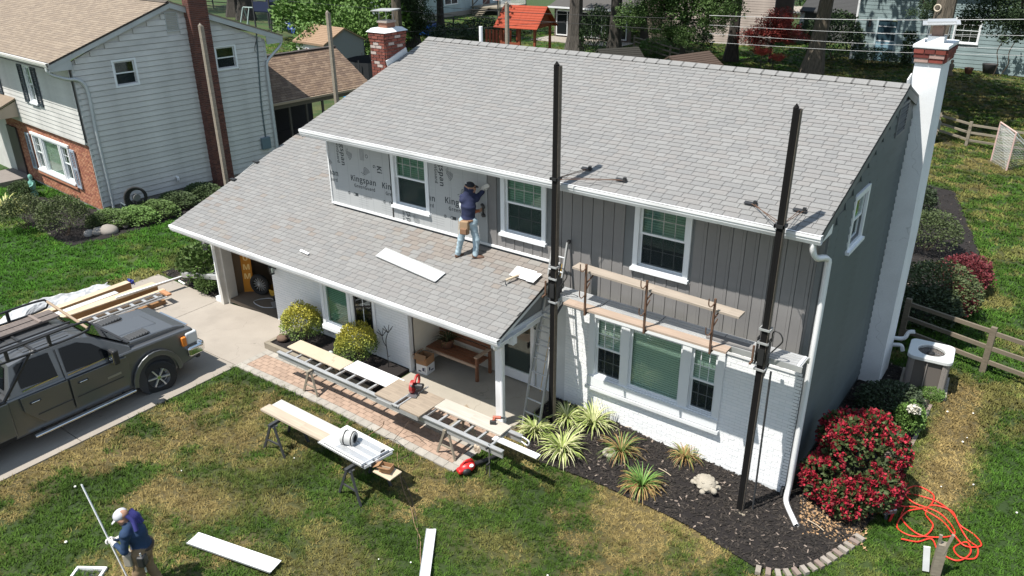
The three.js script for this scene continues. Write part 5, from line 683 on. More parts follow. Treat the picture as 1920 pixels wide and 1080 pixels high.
  for (const [px, py, d, r, k, lb] of [[1868, 22, 46, 2.0, 0, 'hanging dark leafy bough at the top right corner, lower one'], [1915, 40, 44, 1.7, 1, 'hanging dark leafy bough at the right edge of the top corner'], [1738, 18, 38, .9, 2, 'small dark leafy bough left of the scarred trunk']]) { const p = camera.position.clone().addScaledVector(rayDir(px, py), d); const b = thing('leafy_bough', lb, 'branch', p, px); mesh('leaves', CROWNS[k], leafD, b).scale.set(r, r * .8, r); mesh('limb', tube([V(0, 0, 0), V(.8, 1.6, .3), V(1.6, 3.6, .2)], .06, 12, 6), barkDark, b); }
  // overhead wires
  const wire = (label, a, b, sag, r, m) => solo('overhead_wire', label, 'wire', tube([a, a.clone().lerp(b, .5).add(V(0, -sag, 0)), b], r, 40, 5), m, 'overhead wires across the back yards');
  const wm = mat(.5, .5, .5, .5); [[32, 30, .013], [50, 62, .008], [66, 88, .008], [82, 100, .008]].forEach(([y0, y1, r], i) => { const a = FZ(1330, y0 - 3, -30), b = FZ(1990, y1 + 6, -27); wire(['thick overhead wire, topmost of the four at the right', 'second overhead wire from the top at the right', 'third overhead wire from the top at the right', 'lowest overhead wire at the right'][i], a, b, .12, r, wm); });
  [[[540, 2], [1240, 55]], [[800, 12], [1250, 34]], [[700, 62], [1060, 40]]].forEach(([p, q], i) => wire(['long dark wire crossing above the left chimney', 'dark wire across the pale blue house', 'lowest dark wire before the pale blue house'][i], FZ(p[0], p[1], -34), FZ(q[0], q[1], -36), .1, .016, M.black));
}

// ---------------------------------------------------------------- pump-jack scaffold on the front wall
const POLES = [[-4.69, .88, 7.64, 'front scaffold pole beside the ladder, left of the two'], [-.49, .93, 7.42, 'front scaffold pole near the right corner of the house'], [-16.62, -.1, 7.45, 'grey scaffold pole in front of the neighbouring brick chimney'], [-16.62, -4.5, 7.41, 'grey scaffold pole left of the brick chimney, before the brown porch roof'], [-13.2, -9.05, 7.5, 'grey scaffold pole showing above the ridge before the orange playhouse']];
const poleTop = [[1053, 135], [1495, 215]];
POLES.forEach(([x, z, y, lb], i) => {
  const t = thing('scaffold_pole', lb, 'scaffold pole', V(x, H(x), z), 0, 'pump jack scaffold poles'); const h = y - H(x);
  const dark = i < 2; mesh('post', bx(.05, h, .11, -.026, h / 2, 0), dark ? M.polePaint : M.poleWood, t); mesh('post', bx(.05, h - .02, .105, .0245, h / 2 - .01, 0), dark ? M.polePaint : M.woodGrey, t); if (dark) mesh('worn_edge', bx(.008, h - .03, .1, .054, h / 2 - .01, -.004), mat(.16, .13, .1, .85, { map: woodT }), t);
  mesh('point', xf(fin(new THREE.ConeGeometry(.05, .07, 4)), -.024, h + .03, 0, 0, .785), dark ? M.polePaint : M.poleWood, t);
  if (dark) {
    mesh('foot_plate', bx(.28, .04, .28, 0, .03, 0), M.woodGrey, t);
    const yb = 5.6 - H(x), br = part('roof_brace', t); mesh('collar', [bx(.16, .05, .03, 0, yb, .065), bx(.16, .05, .03, 0, yb, -.065), bx(.03, .05, .16, .07, yb, 0), bx(.03, .05, .16, -.075, yb, 0)], M.black, br);
    const br2 = i === 0 ? [[1100, 316], [1165, 337]] : [[1408, 381], [1500, 394]]; for (const [px, py] of br2) { const s = HW.s, nn = V(0, 1, s).normalize(), q = hitPlane(px, py, nn, nn.dot(V(0, HW.he + .03, HW.o))).sub(t.position); mesh('brace_arm', rod(V(0, yb, -.08), q, .006), M.rust, br); mesh('brace_arm', rod(V(0, yb, .05), q.clone().add(V(.06, 0, 0)), .006), M.rust, br); mesh('roof_bracket', [bx(.22, .015, .07, q.x, q.y, q.z, Math.atan(s)), bx(.05, .07, .05, q.x + .07, q.y + .02, q.z)], M.black, br); }
  } else if (i < 4) { for (const [px, py] of i === 2 ? [[437, 336], [480, 303]] : []) { const q = hitPlane(px, py, V(0, 1, HW.ls), HW.ly + HW.ls * HW.lz + .03).sub(t.position); mesh('brace_arm', rod(V(0, 3.0, 0), q, .012), M.aluDull, t); mesh('roof_bracket', bx(.2, .03, .1, q.x, q.y, q.z), M.black, t); } }
});
[[-4.69, .88, 3.55, 'pump jack clamped to the pole beside the ladder'], [-.49, .93, 3.5, 'pump jack clamped to the right front pole']].forEach(([x, z, y, lb]) => {
  const t = thing('pump_jack', lb, 'scaffold jack', V(x, y, z), 0, 'pump jacks on the front poles');
  for (const q of [.3, .05, -.45]) mesh('band', [bx(.17, .035, .02, 0, q, .07), bx(.17, .035, .02, 0, q, -.07), bx(.02, .035, .14, .085, q, 0), bx(.02, .035, .14, -.085, q, 0)], M.alu, t);
  mesh('body', [bx(.015, .5, .1, .095, -.12, 0), bx(.015, .5, .1, -.1, -.12, 0), bx(.1, .3, .015, 0, -.2, .082)], M.black, t); mesh('rear_body', bx(.08, .3, .1, .03, -.15, -.13), M.black, t);
  mesh('crank', tube([V(.12, .1, 0), V(.14, .3, .02), V(.24, .3, .03), V(.3, .18, .02), V(.22, .02, 0), V(.14, -.1, 0)], .012, 40, 6), M.black, t);
  mesh('platform_arm', bx(.06, .07, .6, 0, -.46, -.33), M.black, t); mesh('arm_brace', bar(V(0, -.8, -.08), V(0, -.5, -.5), .035, .035), M.black, t); mesh('rail_holder', [bx(.03, .3, .03, -.12, -.15, .12), bx(.03, .03, .16, -.12, -.3, .15)], M.rust, t);
});
{ // the walk and its guard
  const y = 3.22; const t = thing('scaffold_plank', 'aluminium scaffold walkway across two pump jacks under the upper windows', 'scaffold plank', V(-2.3, y, .61));
  mesh('deck', bx(4.86, .02, .36, 0, -.01, 0), M.alu, t); for (let i = 0; i < 4; i++) mesh('rib', bx(4.86, .006, .012, 0, .003, -.135 + i * .09), M.aluDull, t); mesh('side_rail', bx(4.9, .11, .025, 0, -.05, .19), M.alu, t); mesh('side_rail', bx(4.9, .11, .025, 0, -.05, -.19), M.alu, t); mesh('end_bar', bx(.04, .04, .36, 2.38, .0, 0), M.white, t); for (const x of [-1.4, -.2, 1]) mesh('joint', bx(.012, .004, .35, x, .002, 0), M.dark, t);
  const w = thing('plank', 'pinkish wooden plank lying along the outer edge of the scaffold walkway', 'plank', V(-2.72, y + .0, .925)); mesh('board', bx(3.3, .04, .23, 0, -.02, 0), M.woodPink, w);
  const gb = thing('siding_board', 'short grey siding board lying on the right end of the scaffold walkway', 'board', V(-1.1, y + .02, .68), .02); mesh('board', bx(.9, .012, .2, 0, 0, 0), M.board, gb); mesh('lip', bx(.9, .03, .012, 0, .012, .1), M.board, gb);
  const g = thing('plank', 'pale wooden guard plank resting on three rusty posts above the walkway', 'plank', V(-2.58, 3.93, .86), 0); mesh('board', bx(3.28, .04, .26, 0, 0, 0, 0, 0, -.028), mat(.42, .355, .29, .85, { map: woodT, bumpMap: bumpT, bumpScale: .001 }), g);
  [-3.87, -2.62, -1.35].forEach((x, i) => { const p = thing('guard_post', ['rusty guard post with hooks on the walkway, left one', 'rusty guard post with hooks on the walkway, middle one', 'rusty guard post with hooks on the walkway, right one'][i], 'guard post', V(x, 3.16, 1.06), 0, 'rusty guard posts on the scaffold walkway');
    mesh('upright', bx(.035, 1.05, .035, 0, .47, 0), M.rust, p); mesh('foot', bar(V(0, -.03, 0), V(.02, .0, -.36), .035, .03), M.rust, p); mesh('arm', rod(V(0, .6, 0), V(.02, .72, -.3), .014), M.rust, p); mesh('hook', tube([V(0, .92, .02), V(-.04, .86, .07), V(-.07, .88, .08), V(-.08, 1.0, .08)], .011, 16, 6), M.rust, p); mesh('hook', tube([V(0, .38, .02), V(-.04, .32, .07), V(-.07, .34, .08), V(-.08, .46, .08)], .011, 16, 6), M.rust, p); mesh('brace', rod(V(0, .45, 0), V(.06, .62, -.04), .012), M.rust, p); });
  // pulley rope
  solo('rope', 'dark rope hanging from the right pump jack to the mulch', 'rope', tube([V(-.33, 3.0, .85), V(-.32, 2, .84), V(-.31, 1, .82), V(-.3, .05, .8)], .018, 30, 6), M.dark);
}
{ // extension ladder
  const t = thing('extension_ladder', 'aluminium extension ladder leaning beside the front door', 'ladder'); const a = V(-5.17, .22, 1.22), b = V(-4.77, .2, 1.22), A = V(-5.26, 4.04, .12), B = V(-4.87, 4.04, .12);
  const rail = (p, q, f0, f1, dz, w, nm) => mesh(nm, bar(p.clone().lerp(q, f0).add(V(0, 0, dz)), p.clone().lerp(q, f1).add(V(0, 0, dz)), .03, .07), M.aluDull, t);
  rail(a, A, 0, .62, .04, 0, 'base_rail'); rail(b, B, 0, .62, .04, 0, 'base_rail'); const sh = V(.03, 0, 0); rail(a.clone().add(sh), A.clone().add(sh), .3, 1, -.03, 0, 'fly_rail'); rail(b.clone().sub(sh), B.clone().sub(sh), .3, 1, -.03, 0, 'fly_rail');
  for (let i = 1; i < 13; i++) { const f = i * .3 / 4; const p = a.clone().lerp(A, f), q = b.clone().lerp(B, f); if (f < .62) mesh('rung', rod(p.clone().add(V(0, 0, .04)), q.clone().add(V(0, 0, .04)), .018), M.alu, t); if (f > .3) mesh('rung', rod(p.clone().add(V(.03, .08, -.03)), q.clone().add(V(-.03, .08, -.03)), .018), M.alu, t); }
  for (const p of [a, b]) mesh('foot', bx(.06, .05, .14, p.x, p.y - .01, p.z + .05), M.black, t); for (const p of [A, B]) mesh('end_cap', bx(.05, .07, .06, p.x, p.y + .02, p.z - .03), M.black, t);
  mesh('pulley_rope', rod(V(-4.95, 3.6, .2), V(-4.9, 1.0, 1.02), .006), M.yellow, t);
}
// ---------------------------------------------------------------- cutting table on the walk
const sawhorse = (name, label, pos, ry, h, span, spread, m, group) => { const t = thing(name, label, 'sawhorse', pos, ry, group); mesh('top_bar', bx(.07, .06, span, 0, h - .03, 0), m, t); for (const [s, q] of [[-1, 1], [1, 1], [-1, -1], [1, -1]]) mesh('leg', bar(V(s * .04, h - .04, q * (span / 2 - .08)), V(s * spread, 0, q * (span / 2 - .03)), .035, .045), m, t); for (const q of [1, -1]) mesh('cross_brace', bar(V(-spread * .62, h * .38, q * (span / 2 - .05)), V(spread * .62, h * .38, q * (span / 2 - .05)), .025, .03), m, t); mesh('hinge_plate', bx(.14, .02, .12, 0, h - .07, span / 2 - .1), M.steel, t); return t; };
{
  const hy = 1.0, ga = 'sawhorses under the long cutting table';
  sawhorse('sawhorse', 'rusty sawhorse on the brick walk under the left part of the long table', V(-9.6, .3, 2.86), 0, .62, .78, .24, M.woodGrey, ga); sawhorse('sawhorse', 'rusty sawhorse on the brick walk under the right part of the long table', V(-5.72, .24, 2.75), 0, .66, .78, .24, M.woodGrey, ga);
  const t = thing('scaffold_plank', 'long aluminium ladder plank laid flat on sawhorses over the brick walk', 'ladder'); const x0 = -10.78, x1 = -4.32;
  for (const z of [3.08, 2.48]) mesh('side_rail', [bx(x1 - x0, .02, .09, (x0 + x1) / 2, hy - .03, z), bx(x1 - x0, .15, .022, (x0 + x1) / 2, hy - .11, z)], M.alu, t);
  for (let x = x0 + .2; x < x1; x += .33) mesh('rung', bx(.045, .035, .56, x, hy - .06, 2.78), M.alu, t);
  const pl = (label, x0, x1, z0, z1, y, th, m, tilt = 0) => { const o = thing('plank', label, 'board', V((x0 + x1) / 2, y, (z0 + z1) / 2)); mesh('board', bx(x1 - x0, th, z1 - z0, 0, th / 2, 0, 0, 0, tilt), m, o); return o; };
  pl('weathered plywood strip on the left end of the long cutting table', -10.72, -8.95, 2.46, 2.86, hy - .01, .025, mat(.55, .46, .34, .85, { map: stainT }));
  pl('white board on the long table, left of the brown plywood', -8.94, -7.5, 2.34, 2.76, hy - .012, .02, M.white); 
  const pwd = mat(.36, .29, .22, .85, { map: woodT }); pl('brown plywood square on the long table, left of the saw track', -7.62, -7.02, 2.4, 3.12, hy, .03, pwd); pl('brown plywood square on the long table, right of the saw track', -6.88, -6.3, 2.42, 3.2, hy, .03, pwd); pl('pale aluminium apron along the front of the brown plywood', -7.5, -6.35, 3.16, 3.2, hy - .1, .1, M.aluDull);
  const tr = thing('saw_guide', 'metal saw guide track across the brown plywood', 'saw guide', V(-6.95, hy + .035, 2.75)); mesh('rail', bx(.03, .025, .95, -.06, 0, 0), M.alu, tr); mesh('rail', bx(.03, .025, .95, .06, 0, 0), M.alu, tr); mesh('end_block', bx(.2, .03, .05, 0, 0, .45), M.aluDull, tr);
  pl('whitish plank on the right part of the long table', -6.29, -4.62, 2.4, 2.76, hy, .03, mat(.55, .5, .43, .8, { map: woodT }));
  const circ = (label, pos, ry, c) => { const o = thing('circular_saw', label, 'circular saw', pos, ry); mesh('base_plate', bx(.3, .006, .15, 0, .003, 0), M.steel, o); mesh('guard', xf(cyl(.1, .1, .05, 0, -.025, 0, 22), 0, .1, .03, Math.PI / 2), c, o); mesh('blade', xf(cyl(.08, .08, .004, 0, 0, 0, 26), 0, .085, .06, Math.PI / 2), M.steel, o); mesh('motor', xf(cyl(.05, .045, .14, 0, -.07, 0, 14), -.02, .11, -.06, Math.PI / 2), M.black, o); mesh('handle', tube([V(.02, .18, -.01), V(-.07, .24, -.01), V(-.17, .2, -.01), V(-.17, .1, -.01), V(-.08, .08, -.01)], .022, 26, 8), c, o); mesh('front_knob', rod(V(.08, .15, 0), V(.13, .2, 0), .018), M.black, o); return o; };
  circ('red circular saw on the guide track of the long table', V(-6.95, hy + .05, 2.62), -1.2, mat(.34, .03, .025, .5)).scale.setScalar(1.35);
  const drill = (label, pos, ry, c, lay = true) => { const o = thing('cordless_drill', label, 'drill', pos, ry); const g = part('tool', o); if (lay) g.rotation.x = -Math.PI / 2; g.position.y = .04; mesh('motor_body', xf(cyl(.035, .032, .16, 0, -.08, 0, 12), 0, .2, 0, 0, 0, Math.PI / 2), c, g); mesh('chuck', xf(cyl(.022, .012, .07, 0, -.035, 0, 10), .12, .2, 0, 0, 0, -Math.PI / 2), M.black, g); mesh('grip', bar(V(-.03, .19, 0), V(-.06, .05, 0), .045, .04), c, g); mesh('battery', rbx(.12, .055, .075, .01, -.05, .02, 0), M.black, g); return o; };
  drill('orange brown cordless drill lying on the right end of the long table', V(-4.9, hy + .03, 2.55), .5, mat(.35, .1, .06, .5)); const st = pl('white trim strip jutting past the right end of the long table', -4.75, -3.72, 2.72, 2.86, hy - .07, .02, M.white);
  const hs = thing('hook', 'steel ladder hook at the right end of the long table', 'hook', V(-4.35, hy - .05, 2.48)); mesh('hook', tube([V(-.2, 0, 0), V(.1, 0, 0), V(.22, -.03, .02), V(.2, -.1, .04), V(.05, -.08, .03)], .018, 24, 6), M.alu, hs);
  const gl = thing('work_gloves', 'pair of tan work gloves hanging from the long table rail', 'gloves', V(-4.95, .86, 3.11)); for (const s of [0, .07]) { const gs = [sph(.04, s, -.03, 0, 1, 1.2, .5)]; for (let i = 0; i < 4; i++) gs.push(rod(V(s - .03 + i * .02, -.06, 0), V(s - .034 + i * .022, -.13 - (i === 1 || i === 2 ? .02 : 0), .005), .01, .008, 6)); gs.push(rod(V(s + .035, -.03, 0), V(s + .06, -.08, .01), .011, .009, 6)); mesh('glove', gs, mat(.5, .4, .3, .9), gl); }
  const cl = thing('bar_clamp', 'black bar clamp standing under the right end of the long table', 'clamp', V(-4.63, .28, 3.1)); mesh('bar', bx(.02, .75, .012, 0, .37, 0), M.steel, cl); mesh('jaw', bx(.03, .03, .1, 0, .68, .04), M.black, cl); mesh('jaw', bx(.03, .04, .1, 0, .3, .04), M.black, cl); mesh('handle', cyl(.015, .015, .14, 0, .1, .08), M.black, cl);
  const wd = thing('wood_offcut', 'small wedge of wood on the porch slab behind the long table', 'wood', G(876, 768, .05)); mesh('wedge', ext([[0, 0], [.22, 0], [.1, .14]], .09).translate(-.1, 0, 0), M.woodPale, wd);
}
{ // second table on the lawn
  const hy = 1.02, gb = 'black sawhorses under the lawn table';
  sawhorse('sawhorse', 'black sawhorse on the lawn under the left plank end', V(-8.55, .28, 4.75), .05, .7, .7, .3, M.dark, gb); sawhorse('sawhorse', 'black sawhorse on the lawn under the white panel stack', V(-6.3, .25, 4.75), -.05, .7, .8, .3, M.dark, gb);
  const pl = (name, label, cat, x0, x1, z0, z1, y, th, m) => { const o = thing(name, label, cat, V((x0 + x1) / 2, y, (z0 + z1) / 2)); mesh('board', bx(x1 - x0, th, z1 - z0, 0, th / 2, 0), m, o); return o; };
  pl('plank', 'tan wooden plank of the lawn table, nearer the viewer', 'plank', -9.08, -6.8, 4.64, 4.87, hy - .04, .045, mat(.52, .43, .33, .85, { map: woodT })); pl('plank', 'grey white wooden plank of the lawn table, nearer the house', 'plank', -9.02, -6.8, 4.39, 4.635, hy - .045, .045, mat(.6, .58, .54, .85, { map: woodT }));
  const ps = thing('siding_stack', 'stack of white siding panels on the lawn table', 'siding panels', V(-6.6, hy + .005, 4.62), -.03); for (let i = 0; i < 4; i++) { const g = part('panel', ps, V(i * .03, i * .013, i % 2 * .02)); mesh('sheet', bx(1.3 - i * .05, .011, .72 - i * .03, 0, 0, 0), M.white, g); mesh('fold', bx(1.3 - i * .05, .02, .012, 0, .008, .355 - i * .015), M.aluDull, g); }
  for (const [w, zz, lb] of [[.95, .2, 'pale grey trim strip on the panel stack, nearer the viewer'], [.9, .02, 'pale grey trim strip on the panel stack, middle'], [.7, -.16, 'pale grey trim strip on the panel stack, nearer the house']]) { const o = thing('trim_strip', lb, 'trim', V(-6.35, hy + .06, 4.65 + zz), -.03, 'trim strips on the panel stack'); mesh('strip', bx(w, .012, .13, 0, 0, 0), M.alu, o); mesh('lip', bx(w, .025, .008, 0, .012, .06), M.alu, o); mesh('return', bx(.012, .05, .1, w / 2, .02, 0), M.dark, o); }
  const ch = thing('channel', 'dark lined grey trim channel across the end of the panel stack', 'trim', V(-5.93, hy + .05, 4.72), 1.42); mesh('web', bx(.62, .01, .1, 0, 0, 0), M.dark, ch); mesh('flange', bx(.62, .05, .008, 0, .025, .05), M.white, ch); mesh('flange', bx(.62, .05, .008, 0, .025, -.05), M.white, ch);
  const co = thing('trim_coil', 'grey roll of trim coil with dark straps on the white panel stack', 'coil', V(-6.72, hy + .17, 4.66), .35); const ring = lathe([[.075, -.13], [.13, -.13], [.135, -.12], [.135, .12], [.13, .13], [.075, .13], [.075, -.13]], 30).rotateZ(Math.PI / 2); mesh('roll', ring, mat(.5, .5, .49, .5, { map: softT }), co); for (const x of [-.05, .1]) mesh('strap', xf(tor(.137, .012, 0, 0, 0, 0, 0), x, 0, 0, 0, Math.PI / 2), M.black, co); mesh('core', lathe([[.06, -.135], [.08, -.135], [.08, .135], [.06, .135], [.06, -.135]], 24).rotateZ(Math.PI / 2), M.dark, co); mesh('tail', bx(.26, .004, .16, 0, -.128, .12), M.dark, co);
  pl('plywood_offcut', 'plywood offcut under the cardboard box at the end of the lawn table', 'board', -5.85, -5.42, 4.62, 4.92, hy - .06, .02, M.woodPale);
  const bxx = thing('nail_box', 'open cardboard fastener box at the end of the lawn table', 'box', V(-5.66, hy - .035, 4.76), .3); mesh('bottom', bx(.22, .01, .16, 0, .005, 0), M.card, bxx); for (const [w, d, x, z] of [[.22, .008, 0, .08], [.22, .008, 0, -.08], [.008, .152, .106, 0], [.008, .152, -.106, 0]]) mesh('side', bx(w, .1, d, x, .06, z), M.card, bxx); mesh('flap', bx(.14, .006, .16, -.17, .1, 0, 0, 0, .5), M.card, bxx); mesh('flap', bx(.22, .006, .09, 0, .12, .11, -.6), M.card, bxx); mesh('divider', bx(.2, .07, .006, 0, .05, 0), M.woodPale, bxx);
}
{ // leaf blower, panels on the lawn, cords
  const lb = thing('leaf_blower', 'red handheld leaf blower with black tube lying on the lawn', 'leaf blower', V(-5.1, .25, 3.2), 1.15); mesh('housing', [sph(.13, 0, .1, 0, 1.25, .8, .95, 12), rbx(.2, .1, .16, .04, -.12, .08, .02)], M.red, lb); mesh('handle', tube([V(-.12, .15, 0), V(-.05, .24, 0), V(.08, .24, 0), V(.14, .15, 0)], .02, 24, 8), M.red, lb); mesh('engine_cover', sph(.09, -.06, .07, .1, 1, .8, .6), M.black, lb); mesh('tube', [rod(V(.1, .08, -.02), V(.42, .05, -.06), .05, .042, 12), rod(V(.42, .05, -.06), V(.78, .03, -.12), .045, .035, 12)], M.black, lb); mesh('starter_cap', sph(.05, .05, .16, .08, 1, .5, 1), M.white, lb);
  const pan = (label, c, len, wid, ry, h = .02) => { const o = thing('siding_sheet', label, 'siding panel', c, ry); mesh('sheet', bx(len, .008, wid, 0, h, 0), M.white, o); for (const q of [-.42, -.3, .32, .45]) mesh('rib', bx(len, .012, .012, 0, h + .006, wid * q), M.white, o); mesh('edge_fold', bx(len, .03, .006, 0, h + .008, wid / 2), M.alu, o); return o; };
  pan('white siding panel lying on the lawn right of the worker with the pole', V(-6.84, .31, 7.26), 1.75, .3, .235); pan('white siding panel standing out on the lawn at bottom centre', V(-4.05, .25, 5.55), 1.75, .17, -.94);
  const fr = thing('tool_tray', 'white framed tray on the lawn at the worker feet', 'tray', V(-8.3, .29, 9.0), .6); mesh('rim', [bx(.5, .05, .04, 0, .04, .18), bx(.5, .05, .04, 0, .04, -.18), bx(.04, .05, .32, .23, .04, 0), bx(.04, .05, .32, -.23, .04, 0)], M.white, fr); mesh('bottom', bx(.42, .01, .32, 0, .01, 0), M.dark, fr);
  const c1 = [[720, 790, .75], [716, 800, .4], [690, 820, .02], [705, 840, .02], [750, 820, .02], [745, 850, .02], [750, 890, .02], [757, 920, .02], [770, 950, .02], [778, 985, .02], [788, 1010, .02], [788, 1040, .02], [790, 1070, .02]].map(([a, b, h]) => G(a, b, h)); solo('power_cable', 'tan extension cord trailing from the long table across the lawn', 'cord', tube(c1, .008, 160, 5), mat(.25, .16, .09, .8));
  const c2 = [[1075 / 1.1 - 210, 790, .7], [760, 800, .3], [735, 835, .02], [768, 850, .02], [735, 870, .02], [760, 905, .02], [774, 945, .02], [783, 990, .02], [782, 1030, .02]].map(([a, b, h]) => G(a, b, h)); solo('power_cable', 'dark extension cord trailing beside the tan one across the lawn', 'cord', tube(c2, .007, 140, 5), mat(.1, .07, .05, .8));
  // things on the lower roof
  const rp = (px, py, h = .03) => hitPlane(px, py, V(0, 1, HW.ls), HW.ly + HW.ls * HW.lz + h * 1.06); const sl = Math.atan(HW.ls);
  const onRoof = (name, label, cat, px, py, ry) => { const o = new THREE.Group(); o.name = numbered(name); o.position.copy(rp(px, py)); o.rotation.set(sl, ry, 0, 'XYZ'); scene.add(o); return tag(o, label, cat); };
  const p1 = onRoof('siding_sheet', 'pale trim panel lying on the lower roof left of the roof worker', 'siding panel', 768, 496, -.1); mesh('sheet', bx(1.95, .008, .34, 0, .01, 0), mat(.5, .52, .53, .5), p1); for (const q of [-.16, .16]) mesh('fold', bx(1.95, .02, .012, 0, .014, q), M.aluDull, p1);
  const p2 = onRoof('shim', 'small white strip lying alone on the lower roof', 'strip', 571, 473, -.1); mesh('strip', bx(.32, .008, .06, 0, .01, 0), M.white, p2);
  const p3 = onRoof('foam_sheet', 'crumpled white sheet lying on the right end of the lower roof', 'sheet', 981, 514, -.05); mesh('sheet', [bx(.52, .012, .3, 0, .02, 0, .03, 0, .04), bx(.2, .012, .3, .3, .03, .02, -.04, 0, .1)], M.white, p3);
  const p4 = onRoof('caulk_gun', 'caulking tube with orange cap on the white sheet', 'caulking gun', 963, 524, 1.0); mesh('tube', rod(V(-.16, .06, 0), V(.12, .06, 0), .025), M.woodPale, p4); mesh('nozzle', rod(V(.12, .06, 0), V(.2, .06, 0), .01, .003), M.orange, p4); mesh('rod', rod(V(-.3, .06, 0), V(-.16, .06, 0), .006), M.black, p4); mesh('handle', bar(V(-.18, .06, 0), V(-.2, -.0, .06), .02, .02), M.black, p4);
}
{ // orange hose pile on the right lawn
  reseed(91); const pts = [[1700, 950], [1690, 975], [1720, 1000], [1760, 1010], [1790, 1000], [1760, 960], [1710, 940], [1695, 925], [1720, 910], [1750, 925], [1740, 950], [1700, 960], [1685, 990], [1700, 1005], [1735, 1005], [1752, 985], [1735, 960], [1745, 945], [1780, 960], [1800, 985], [1830, 1005], [1842, 1020], [1810, 1022], [1785, 1000], [1765, 975], [1725, 955], [1688, 945], [1680, 930], [1710, 925], [1760, 940], [1790, 965], [1805, 995], [1815, 1015], [1835, 1025], [1828, 1045], [1800, 1045], [1790, 1030], [1812, 1018], [1822, 1035], [1790, 1050], [1760, 1035], [1748, 1010], [1720, 1018], [1690, 1008]].map(([a, b], i) => G(a + rr(-4, 4), b + rr(-3, 3), .022 + .012 * (i % 4)));
  const h = thing('air_hose', 'tangled orange air hose on the lawn at the right', 'hose'); mesh('hose', tube(pts, .014, 520, 7), M.orange, h); const q = G(1762, 1012, .05); mesh('coupling', rod(q, q.clone().add(V(.1, .02, .12)), .02), M.alu, h);
  const ng = thing('nail_gun', 'dark nail gun with red stripe in the shade by the red bush', 'nail gun', G(1665, 968), .8); mesh('body', rbx(.26, .12, .1, .03, 0, .12, 0), M.steel, ng); mesh('handle', bar(V(-.05, .12, 0), V(-.12, .02, .1), .05, .05), M.black, ng); mesh('magazine', bar(V(.1, .08, 0), V(-.08, .03, .16), .035, .05), M.red, ng);
}
